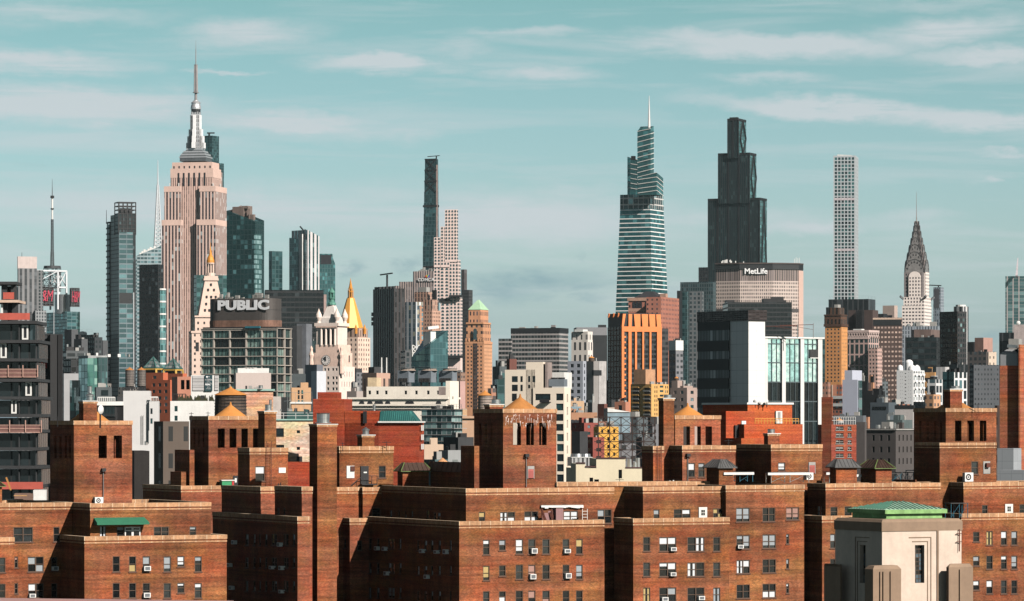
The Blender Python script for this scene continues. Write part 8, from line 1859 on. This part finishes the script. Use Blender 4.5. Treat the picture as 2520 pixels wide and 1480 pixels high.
b = B('white_roof_building', 'low building with a sloping white roof left of the yellow balcony tower', 'building', 808, 1400, 4, None, 2); x0, x1 = b.X(808), b.X(1000); m = M().prism([(x0, 0), (x1, 0), (x1, 14), (x0, 14)], 0, [b.Z(1340), b.Z(1375), b.Z(1375), b.Z(1340)]); m.build('wall', pm('pale blue metal', (0, 0, 0)), b.o); M().prism([(x0, -.4), (x1, -.4), (x1, 14), (x0, 14)], b.Z(1372), [b.Z(1338), b.Z(1370), b.Z(1370), b.Z(1338)]).build('white_roof', WHT, b.o)
def lowb(label, k, xl, xc, xr, yt, D, th, mat, w_=None, yb=None, cl=0, gl='far', **kw):
    if w_: w_ = (w_[0]*.6, w_[1]*.6)+w_[2:]; kw.update(top=.8, side=.4, hole=.25)
    b = sb('apartment_building', label, k, xl, xc, xr, yt, D, th, mat, w_=w_, yb=yb, cl=cl, gl=gl, cat='apartment building', grp='low apartment buildings between the towers', **kw); b.done(); return b
RDm = pm('deep red brick', (.26, .065, .05), .85, var=.15); RP = pm('rose brick', (0, 0, 0)); BRN = pm('brown brick far', (.24, .12, .085), .85, var=.15)
lowb('deep red brick apartment building behind the white rooftop frame', 's2', 412, 500, 620, 245, 1250, 40, RDm, (5.5, 3.6, .35, .42), 480)
lowb('brown brick apartment building with arched dormers left of the orange-yellow one', 's2', 500, 560, 660, 235, 1350, 30, BRN, (4.5, 3.8, .35, .42), 480)
lowb('bright orange-yellow brick building seen through the steel lattice', 's2', 590, 595, 738, 272, 1150, 4, pm('orange yellow', (.78, .42, .08), .85, var=.08), (3.3, 3.8, .34, .45), 480, dep=14, gl='dark')
lowb('dark red brick building below the orange-yellow one', 's2', 415, 560, 640, 345, 1100, 40, RDm, (4.2, 3.8, .5, .42), 500)
lowb('rose brick apartment building between the orange-yellow one and the balcony tower', 's2', 690, 700, 822, 240, 1500, 10, RP, (4.5, 3.8, .4, .42), 480, dep=14)
lowb('dark shaded brick building with a black windowless side', 's2', 412, 470, 525, 305, 1000, 50, pm('dark block', (.04, .042, .045), .8))  # near-black colour stands in for shade on the brick
lowb('dark grey roofed building beneath the yellow balcony tower', 's2', 860, 900, 990, 345, 900, 20, pm('dark grey p', (0, 0, 0)), cl=3)
q = thing('cooling_plant', 'white louvred cooling plant with two round fans left of the cream parapet wall', 'cooling plant', at('s2', 415, 545, 700), radians(8)); W = (TX('s2', 556)-TX('s2', 415))*700/F; H = 80*.3553*700/F
M().box(0, W, 0, 5, 0, H*.75).build('casing', gm('plant louvre', (.45, .45, .44), (.06, .06, .06), .8, 40, .45, 1., metal=0), q)
for i in range(2): M().cyl(W*(.35+.38*i), 2.5, 1.2, 1.1, H*.75, H*1.05, 16).build('fan', STL, q)
M().box(-.1, W+.1, -.1, 5.1, H*.73, H*.78).build('frame', WHT, q)
b = B('cream_wall_building', 'low cream rendered building with stepped parapet and three dark openings', 'building', 443, 560, 6, None, 's2'); CRW = pm('cream render', (.66, .58, .42), .85, var=.06, sc=.3)
b.blk('wall', CRW, None, 443, 912, 560, dep=12, R=b.rects('R', [(537, 625, 562, 660), (570, 637, 602, 660), (738, 570, 762, 630)], 0.), gl='dark', hole=.25); b.k = 's2'
b.blk('parapet', CRW, None, 584, 786, 493, off=.05, dep=8, R=None, z0=b.Z(562)); b.blk('parapet', CRW, None, 443, 508, 527, off=.06, dep=6, z0=b.Z(562)); b.k = 's2'
for (a, c, y) in ((584, 786, 493), (443, 508, 527), (786, 912, 560), (508, 584, 552)): b.box('coping', pm('dark coping', (.07, .03, .03), .8), b.X(a), b.X(c), -.08, .5, b.Z(y)-.02, b.Z(y)+.16)
for q_, y0_ in ((815, 500), (872, 490), (850, 520)): x = b.X(q_, 3); M().cyl(x, 3, .35, .3, b.Z(565), b.Z(y0_), 8).build('flue', STL, b.o)
# steel lattice frame
t = thing('steel_lattice', 'rusty steel lattice sign frame standing above the cream rendered building', 'steel frame', at('s2', 598, 490, 568), 0); W = (TX('s2', 990)-TX('s2', 598))*568/F; H = (490-205)*.3553*568/F; m = M(); n = 5; r_ = 5
for i in range(n+1): m.bar((W*i/n, 0, -1), (W*i/n, 0, H), .075)
DKB = pm('dark brown steel', (.035, .018, .014), .8)
m.build('posts', DKB, t); m = M()
for j in range(r_+1): m.bar((-.6, 0, H*j/r_), (W, 0, H*j/r_), .06)
m.build('rails', DKB, t); m = M()
for i in range(n):
    for j in range(r_): a, c = ((0, 1) if (i+j) % 2 else (1, 0)); m.bar((W*(i+a)/n, .1, H*j/r_), (W*(i+c)/n, .1, H*(j+1)/r_), .045); m.bar((W*(i+c)/n, 1.8, H*j/r_), (W*(i+a)/n, 1.8, H*(j+1)/r_), .03)
m.build('diagonals', DKB, t)
# ---- bright orange-red modern brick building
b = B('red_brick_building', 'bright orange-red modern brick building with a white door and yellow railing', 'building', 1640, 600, 27, None, 's2')
b.k = 's2'; b.blk('wall', BRO, 1440, 1482, 1680, 165, par=.5); b.k = 's2'; off = -4.
bx = b.blk('front_wing', BRO, 1575, 1588, 1745, 352, off=-5, dep=5, par=.4); b.k = 's2'
bx = b.blk('tower', BRO, 1615, 1632, 1940, 118, off=3., dep=14, par=.4); z1 = bx[5]; b.box('white_cap', WHT, bx[0]-.2, bx[1]+.2, 2.8, 17, z1, z1+.3)
b.k = 's3'; b.blk('wing', BRO, -170, -165, 240, 255, off=-2, dep=6, par=.4); xa, xb = b.X(53, 2.8), b.X(97, 2.8); d = b.box('white_door', FRW, xa, xb, 2.7, 2.98, b.Z(250), b.Z(163)); M().box(xa+.35, xb-.35, 2.66, 2.7, b.Z(245)+.5, b.Z(170)).build('door_panel', CON, d)
m = M(); xa, xb = b.X(-90, -1.8), b.X(212, -1.8); z0 = b.Z(252); n = 14
for i in range(n+1): q = xa+(xb-xa)*i/n; m.bar((q, -1.8, z0), (q, -1.8, z0+.8), .035)
for zf in (.8, .45): m.bar((xa, -1.8, z0+zf), (xb, -1.8, z0+zf), .04)
m.build('yellow_railing', pm('yellow rail', (.60, .28, .04), .6, streak=False), b.o); b.k = 's2'
xa = b.X(1590, -.1); b.box('wall_sign', WHT, xa, b.X(1620, -.1), -.15, -.02, b.Z(262), b.Z(232)); b.box('dark_terrace', NOT, b.X(1560, -1), b.X(1760, -1), -.4, 2.9, 0, b.Z(262))
for i, (q, y) in enumerate(((1684, 98), (1718, 100), (1765, 97))): dish(('leftmost', 'middle', 'rightmost')[i]+' white dish on the bright orange-red brick building', 's2', q, y, 28, 604, rz=radians((-35, 20, 60)[i]), zpost=.6, group='dishes on the orange-red building')
# ---- right middle distance
b = sb('brick_building', 'dark red brick block beside the glass building with white columns', 3, 452, 540, 549, 1245, 760, 70, brick('dark red wall', (.20, .055, .03), (.16, .045, .028), (.2, .09, .06), var=.15), cl=0)
b = B('apartment_building', 'red brick apartment block with white-framed windows and a small orange tank roof', 'apartment building', 437, 760, 6, None, 's3')
wr = [(470, y, 523, y+25) for y in (270, 317, 364, 410, 457)]+[(552, y, 578, y+25) for y in (270, 317, 364, 410, 457)]
b.blk('wall', brick('red apt', (.30, .07, .045), (.26, .06, .04), (.34, .12, .09), var=.12), None, 437, 612, 258, dep=14, R=b.rects('R', wr, 0.), gl='near', pane='far', hole=.25); PAL['near2'] = PAL['near']; b.k = 's3'
m = M()
for r in b.rects('R', wr, 0.):
    n = 3 if r[1]-r[0] > 2.5 else 2
    for i in range(n+1): q = r[0]+(r[1]-r[0])*i/n; m.box(q-.03, q+.03, .05, .15, r[2], r[3])
    m.box(r[0], r[1], .06, .14, (r[2]+r[3])/2-.05, (r[2]+r[3])/2+.05); m.box(r[0]-.1, r[1]+.1, -.1, .05, r[2]-.15, r[2])
    if b.rng.random() < .7: m.box(r[0]+.1, r[0]+(r[1]-r[0])*b.rng.choice([.33, .66, .95]), .16, .17, (r[2]+r[3])/2, r[3])
m.build('window_frames', CON, b.o); rail(b, (b.X(437), b.X(612), 0, 8, 0, b.Z(258)), WHT, 1.5, step=.5, name='white_railing'); b.done()
water_tank('tiny orange cone tank roof above the red brick apartment block', 's3', 463, 525, 210, 230, 242, 775, hoops=1, wood=WHT, group='distant water tanks')
b = sb('apartment_building', 'banded brick and white apartment block below the orange-tan tower', 3, 550, 660, 724, 1235, 1300, 56, gm('banded brick', (.44, .17, .11), (.06, .07, .08), 1.4, 1.6, .6, .5, glass2=(.4, .45, .48), lit=.2), cl=3, cat='apartment building'); b.k = 3
for y in (1235, 1298): b.box('white_band', WHT, -.4, b.X(724)+.3, -.4, b.Y(550), b.Z(y+25), b.Z(y)+.02)
b = sb('brick_building', 'terracotta brick building with white vertical strips', 3, 530, 640, 652, 1140, 1700, 68, pm('terracotta', (.50, .22, .14), .85, var=.1)); b.k = 3
for q in (540, 632): b.box('white_strip', LST, -.3, 0, b.Y(q+8), b.Y(q), 0, b.Z(1140))
sb('brick_building', 'brown brick loft with a white top left of the terracotta building', 3, 452, 510, 528, 1118, 1600, 66, gm('brown loft', (.36, .18, .13), (.09, .07, .06), 1.4, 2.2, .5, .5))
b = B('white_slab', 'pale lavender blank slab building with a glazed right edge', 'building', 758, 1250, 62, None, 3); LV2 = pm('lavender render', (.47, .49, .58), .8, var=.04)
b.blk('wall', LV2, 630, 758, 790, 1098, L=None); b.blk('upper', LV2, 648, 712, 738, 1018, off=b.Y(712)*.9, w=8); b.k = 3; b.box('glazed_edge', gm('edge glass', (.14, .17, .18), (.04, .09, .09), 3, 3.2, .8, .8, glass2=(.3, .5, .48), metal=.4), .3, b.X(790)-.2, -.3, 0, 0, b.Z(1104)); b.blk('roof_tank', NOT, 672, 700, 712, 993, off=b.Y(700)*.95, w=4, z0=b.Z(1018))
m = M()
b = B('balcony_tower', 'bright white apartment tower with an arched top and curved balconies', 'tower', 1225, 2300, 60, None, 3); WB = pm('bright white', (.84, .84, .84), .7, var=.03)
bx = b.blk('wall', WB, 1088, 1225, 1322, 1018, L=[r for y in range(9) for r in b.rects('L', [(1155, 1042+y*30, 1168, 1049+y*30), (1118, 1036+y*30, 1122, 1041+y*30), (1133, 1036+y*30, 1137, 1041+y*30), (1187, 1036+y*30, 1191, 1041+y*30), (1204, 1036+y*30, 1208, 1041+y*30)], 0.)], hole=.25, gl='dark'); x0, x1, y0, y1, z0, z1 = bx; b.k = 3
b.box('balcony_bays', gm('bay windows', (.80, .80, .80), (.10, .12, .13), 2.6, 4.1, .62, .62, glass2=(.5, .55, .56), lit=.2, var=.03), .4, x1-.3, -.3, 0, 0, z1-.5)
for r in range(11):
    z = z1-3-r*2.9*1.35
    for u in (.18, .5, .82): M().cyl(x1*u, -.3, 1.5, 1.5, z, z+1., 10).build('balcony', WB, b.o)
m = M()
for u, rr in ((.35, 2.6), (.75, 2.2)): m.cyl(x1*u, 3, rr, rr, z1-1, z1+.5, 16); m.lathe(x1*u, 3, [(rr, z1+.5), (rr*.8, z1+2.2), (rr*.3, z1+3.2), (.01, z1+3.4)], 16)
xx = b.X(1192, 8); m.cyl(xx, 8, 2.4, 2.4, z1-1, b.Z(952, xx, 8), 18).lathe(xx, 8, [(2.4, b.Z(952, xx, 8)), (2.0, b.Z(940, xx, 8)), (1.2, b.Z(931, xx, 8)), (.01, b.Z(927, xx, 8))], 18); m.build('arched_top', WB, b.o)
yy_ = b.Y(1100); M().cyl(3, yy_, 1.8, 1.8, z1-1, z1+1, 14).lathe(3, yy_, [(1.8, z1+1), (1.4, z1+2.6), (.01, z1+3.4)], 14).build('arched_top', WB, b.o); b.done()
b = sb('metal_building', 'tall pale grey corrugated tower block right of the white balcony tower', 3, 1422, 1500, 1532, 990, 1450, 60, gm('corrugated pale', (.58, .56, .55), (.46, .45, .45), 1.6, 60, .5, 1., metal=0, rough=.7, lit=0)); 
b = sb('office_building', 'white framed building with large dark windows below the corrugated block', 3, 1345, 1420, 1480, 1095, 1350, 60, gm('white frame big', (.66, .66, .66), (.03, .04, .045), 2.7, 3.3, .76, .72, glass2=(.12, .2, .22), metal=.4, rough=.1), cl=2)
b = sb('office_building', 'white grid building with dark glass right of the corrugated block', 3, 1480, 1575, 1684, 1035, 1300, 40, gm('white frame tall', (.68, .68, .68), (.03, .045, .05), 2.1, 3.5, .62, .80, glass2=(.1, .2, .22), metal=.4, rough=.1)); b.k = 3; b.box('dark_side', gk, -.2, 0, 0, b.Y(1480), 0, b.Z(1030))
sb('office_building', 'black flat building above the white grid building', 3, 1488, 1600, 1690, 968, 1900, 40, RI)
sb('brick_building', 'slim pink brick chimney-like block left of the corrugated block', 3, 1258, 1320, 1338, 972, 2600, 60, pm('pink coral', (.52, .24, .19), .85, var=.08))
sb('brick_building', 'ochre brick building with dark strip windows under the pink block', 3, 1325, 1410, 1420, 1035, 2450, 64, gm('ochre strips', (.56, .30, .12), (.05, .04, .04), 12, 6, .85, .4), cl=3)
sb('brick_building', 'peach brick building with square windows below the white framed building', 3, 1330, 1400, 1460, 1222, 1100, 55, gm('peach squares', (.55, .31, .18), (.09, .08, .08), 1.8, 2.0, .5, .45), cl=2)
b = sb('brick_building', 'tan ornamental brick tower top with a small cornice left of the brown grid tower', 3, 838, 890, 915, 1122, 1900, 55, gm('tan ornament', (.56, .29, .17), (.12, .07, .06), 4, 8, .4, .5), cl=2)
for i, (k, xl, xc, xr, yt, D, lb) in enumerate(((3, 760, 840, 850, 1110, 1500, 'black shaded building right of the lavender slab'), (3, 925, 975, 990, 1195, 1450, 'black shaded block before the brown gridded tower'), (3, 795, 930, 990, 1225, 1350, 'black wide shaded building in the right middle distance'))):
    sb('office_building', lb, k, xl, xc, xr, yt, D, 60, NOT, grp='shaded buildings in the right middle distance', cl=2)  # black wall colour carries the shade on these blocks
b = sb('office_building', 'dark blue-grey shaded building with a row of six square windows', 3, 865, 1020, 1085, 1290, 1200, 60, pm('painted shade blue', (.075, .095, .11), .8, var=.06), grp='shaded buildings in the right middle distance'); b.k = 3  # shade is put into the dark blue-grey colour
for i in range(6): b.box('window', GL('dark', b.rng), -.1, .1, b.Y(900+i*20), b.Y(886+i*20), b.Z(1352), b.Z(1325))
b = sb('concrete_building', 'grey rendered building with a black band and curved flue pipe', 3, 1072, 1226, 1235, 1340, 1000, 72, pm('light taupe', (.42, .39, .38), .8, var=.06)); b.k = 3; b.box('black_band', NOT, -.2, b.X(1235), -.2, b.Y(1072), b.Z(1340), b.Z(1313)); z = b.Z(1420); M().cyl(-2, 6, .4, .4, z-10, b.Z(1390), 8).bar((-2, 6, b.Z(1390)), (-2, 4.6, b.Z(1384)), .4).build('flue', STL, b.o)
b = sb('apartment_building', 'long shaded brown-grey apartment building with rows of narrow windows', 's3', 682, 885, 1015, 285, 900, 58, pm('shaded brown', (.085, .075, .072), .85, var=.08), w_=(1.9, 2.7, .32, .5), yb=600, gl='dark', cl=6, cat='apartment building'); b.done(); b.k = 's3'; b.box('pale_ledge', CON, -.3, b.X(1015), -.3, b.Y(682), b.Z(296), b.Z(288))  # dark brown wall colour has the shade painted in
sb('concrete_building', 'shaded grey flat-roofed building behind the red brick apartments', 's3', 455, 660, 680, 195, 1000, 72, pm('painted shade slate', (.13, .145, .16), .8, var=.06), cl=3)  # slate darkened in colour to read as shaded
sb('concrete_building', 'shaded charcoal wall between the red brick apartments and the long brown-grey building', 's3', 610, 670, 685, 240, 950, 70, pm('shaded brown', (0, 0, 0)))  # same brown with painted-in shade
b = sb('roof_plant', 'grey-green plant rooms with a drum tank on the long shaded building', 's3', 820, 930, 1000, 225, 930, 60, pm('plant greenish', (.10, .13, .13), .7), cat='plant room', cl=5)
sb('brick_building', 'orange sliver of brick wall left of the blue shaded building', 's3', 680, 695, 705, 205, 1050, 60, pm('orange sliver', (.5, .25, .15), .8))
b = B('red_brick_building', 'tall plain red brick building with a grey metal top at the right edge', 'building', 2128, 560, 68, None, 3); TR = brick('tall red brick', (.36, .095, .05), (.30, .075, .04), (.42, .22, .15), var=.16)
b.k = 3; b.blk('wall', TR, 1960, 2128, 2400, 978, w=14); b.blk('right_wall', TR, 2120, 2132, 2300, 800, off=-.3, w=8); b.k = 3; bx = b.ext(1963, 2125, 2130, .3)
o = M().taper(.1, 8, .3, b.Y(1963), b.Z(875), b.Z(840), .6, .8).build('metal_hood', pm('grey metal hood', (.34, .35, .36), .5, .2, var=.08), b.o); b.box('metal_box', pm('grey metal hood', (0, 0, 0)), .1, 8, .3, b.Y(1963), b.Z(978), b.Z(875)); b.box('vent_box', CON, 1, 3, .4, 1.9, b.Z(840), b.Z(750)); M().bar((-.3, .3, b.Z(818)), (-.3, 1.7, b.Z(812)), .22).build('duct', STL, b.o)
b = B('panel_building', 'pale grey panelled block on the right edge behind the long parapet', 'building', 1700, 520, 62, None, 's3'); GP = gm('grey panels', (.25, .27, .29), (.36, .38, .40), 1.6, 1.6, .96, .96, (.36, .38, .40), metal=.1, rough=.5, lit=0, pv=.05); b.k = 's3'
b.blk('wall', GP, 1588, 1700, 1706, 422, w=3); b.blk('low_wall', GP, 1588, 1775, 1800, 573, off=-3.4, w=3)
sb('apartment_building', 'thin strip of windows of an apartment block beside the tall red brick building', 's3', 1570, 1605, 1610, 125, 800, 60, gm('strip win', (.18, .12, .10), (.03, .03, .03), 2.6, 2.6, .6, .6, glass2=(.4, .4, .36), lit=.2), cat='apartment building')
# low dark huts left centre
sb('apartment_building', 'brown-grey modern apartment block with dark balconies left of the second tank tower', 's0', 1066, 1130, 1310, 235, 560, 30, gm('taupe painted shade', (.10, .075, .058), (.03, .03, .032), 2.4, 3.9, .3, .55, metal=.1), cat='apartment building')  # wall colour darkened to stand in for shade on this block
b = sb('apartment_building', 'dark mesh-wrapped narrow building right of the leftmost tank tower', 's0', 918, 930, 1035, 440, 520, 10, pm('mesh wrap', (.03, .026, .024), .95, var=.3, fine=3), dep=10)
b = sb('white_building', 'white rendered lower wing with small dark windows between the mesh-wrapped building and taupe block', 's0', None, 850, 1098, 400, 640, 5, pm('white render', (0, 0, 0)), dep=8)
b = sb('white_building', 'white low terrace wall between the leftmost tank tower and the taupe apartments', 's0', None, 1030, 1075, 300, 620, 5, pm('white render', (0, 0, 0)), dep=6)
b = B('skylight_box', 'white site hut with crates on the roof at the lower left', 'hut', 40, 470, 5, None, 's0'); b.k = 's0'
b.blk('hut_body', WHT, None, 230, 318, 712, dep=4); b.blk('crate', pm('crate brown', (.2, .12, .09), .8), None, 100, 232, 735, dep=3); b.box('plank', pm('plank', (.5, .28, .12), .8), b.X(98), b.X(188), -1, -.6, b.Z(752), b.Z(745)); M().bar((b.X(78), -1, b.Z(712)), (b.X(45), -1, b.Z(622)), .1).build('jib', pm('jib ochre', (.45, .2, .05), .7), b.o)
# teal small buildings lower centre
sb('apartment_building', 'small peach house with a roof terrace below the balcony glass building', 's1', None, 1165, 1298, 395, 760, 5, pm('peach house', (.62, .46, .34), .8, var=.06), dep=10, cl=2, cat='house')
sb('apartment_building', 'grey small house with white details above the cone-roofed huts', 's1', 1265, 1330, 1420, 435, 720, 30, gm('grey house', (.28, .29, .29), (.1, .11, .11), 3, 3, .4, .4), cl=5, cat='house')
sb('office_building', 'dark flat building right of the peach house', 's1', 1298, 1400, 1508, 345, 850, 40, pm('dark block', (0, 0, 0)), cl=3)
sb('office_building', 'dull teal low building behind the cone-roofed huts', 's1', 1165, 1240, 1330, 500, 680, 30, pm('dull teal wall', (.07, .13, .14), .8), cl=2)
cn_ = thing('cone_tank_roof', 'small peach cone roof behind the dark hip-roofed huts', 'roof', at('s1', 1292, 530, 600), 0); M().cyl(0, 0, 1.25, .05, 0, .95, 20).build('cone_roof', pm('peach roof', (.60, .30, .14), .8), cn_); M().cyl(0, 0, 1.1, 1.1, -6, 0, 20).build('tank_body', WOODT, cn_)
# ---- generic city behind, closing gaps above the horizon line
FM = [gm('city %d' % i, c_, (.035, .04, .045), 3.2, 3.5, .5, .5, glass2=(.2, .22, .22), lit=.08) for i, c_ in enumerate(((.30, .19, .14), (.16, .16, .17), (.42, .33, .27), (.10, .12, .13), (.34, .14, .09), (.22, .20, .18)))]
for x, wd, y, D, th, i, lb in ((210, 64, 944, 2908, 66, 5, 'taupe block behind the foot of the slim skeletal tower'), (291, 52, 953, 3063, 55, 5, 'taupe block between the skeletal tower and the twin slim tanks'),
    (320, 68, 1113, 1142, 39, 5, 'taupe low block behind the mesh-wrapped narrow building'), (851, 71, 917, 3067, 25, 1, 'grey block between the gold pyramid building and the black ribbed tower'),
    (1090, 73, 916, 2875, 60, 0, 'brick-brown block left of the tan green-roofed tower'), (1424, 51, 1000, 2074, 17, 5, 'taupe block under the blue-grey gridded building'),
    (1457, 66, 936, 3319, 32, 3, 'slate block between the rounded grey tower and the orange tower'), (1475, 50, 1003, 2028, 17, 2, 'beige block left of the orange tower base'),
    (1530, 65, 1027, 1882, 61, 3, 'slate block behind the rusty lattice frame'), (1506, 59, 1092, 1264, 16, 1, 'grey low block behind the rusty lattice frame'),
    (1573, 75, 1044, 2083, 36, 1, 'grey block behind the chimney of the fourth tank tower'), (2135, 50, 939, 3143, 25, 3, 'slate block left of the brown gridded tower base'),
    (2189, 54, 995, 1997, 35, 4, 'rust-red block left of the white balcony tower base'), (2248, 67, 989, 1943, 42, 1, 'grey block right of the white balcony tower base')):
    sb('city_building', lb, 'P', x, x+wd*(.2+.6*th/90), x+wd, y, D, th, FM[i], cl=2, cmats=[CON, DKS])
# ================================================================ GROUND
g = M(); g.face([(-20000, -200, 0), (20000, -200, 0), (20000, 40000, 0), (-20000, 40000, 0)]); tag(g.build('ground', pm('asphalt', (.05, .05, .052), .95, var=.2, sc=.01, fine=.3, streak=False)), kind='structure')
hz = M().box(-3500, 3500, -60, 8200, -1, 900).mesh('haze', bpy.data.materials.new('haze air')); hm = hz.materials[0]; hm.use_nodes = True; hn = hm.node_tree; hn.nodes.clear()
pv_ = N(hn, 'ShaderNodeVolumePrincipled', i_Density=HZ); pv_.inputs['Color'].default_value = (.72, .90, .95, 1); pv_.inputs['Anisotropy'].default_value = 0.
ho = N(hn, 'ShaderNodeOutputMaterial'); hn.links.new(pv_.outputs[0], ho.inputs['Volume']); tag(link('haze', hz), kind='stuff')
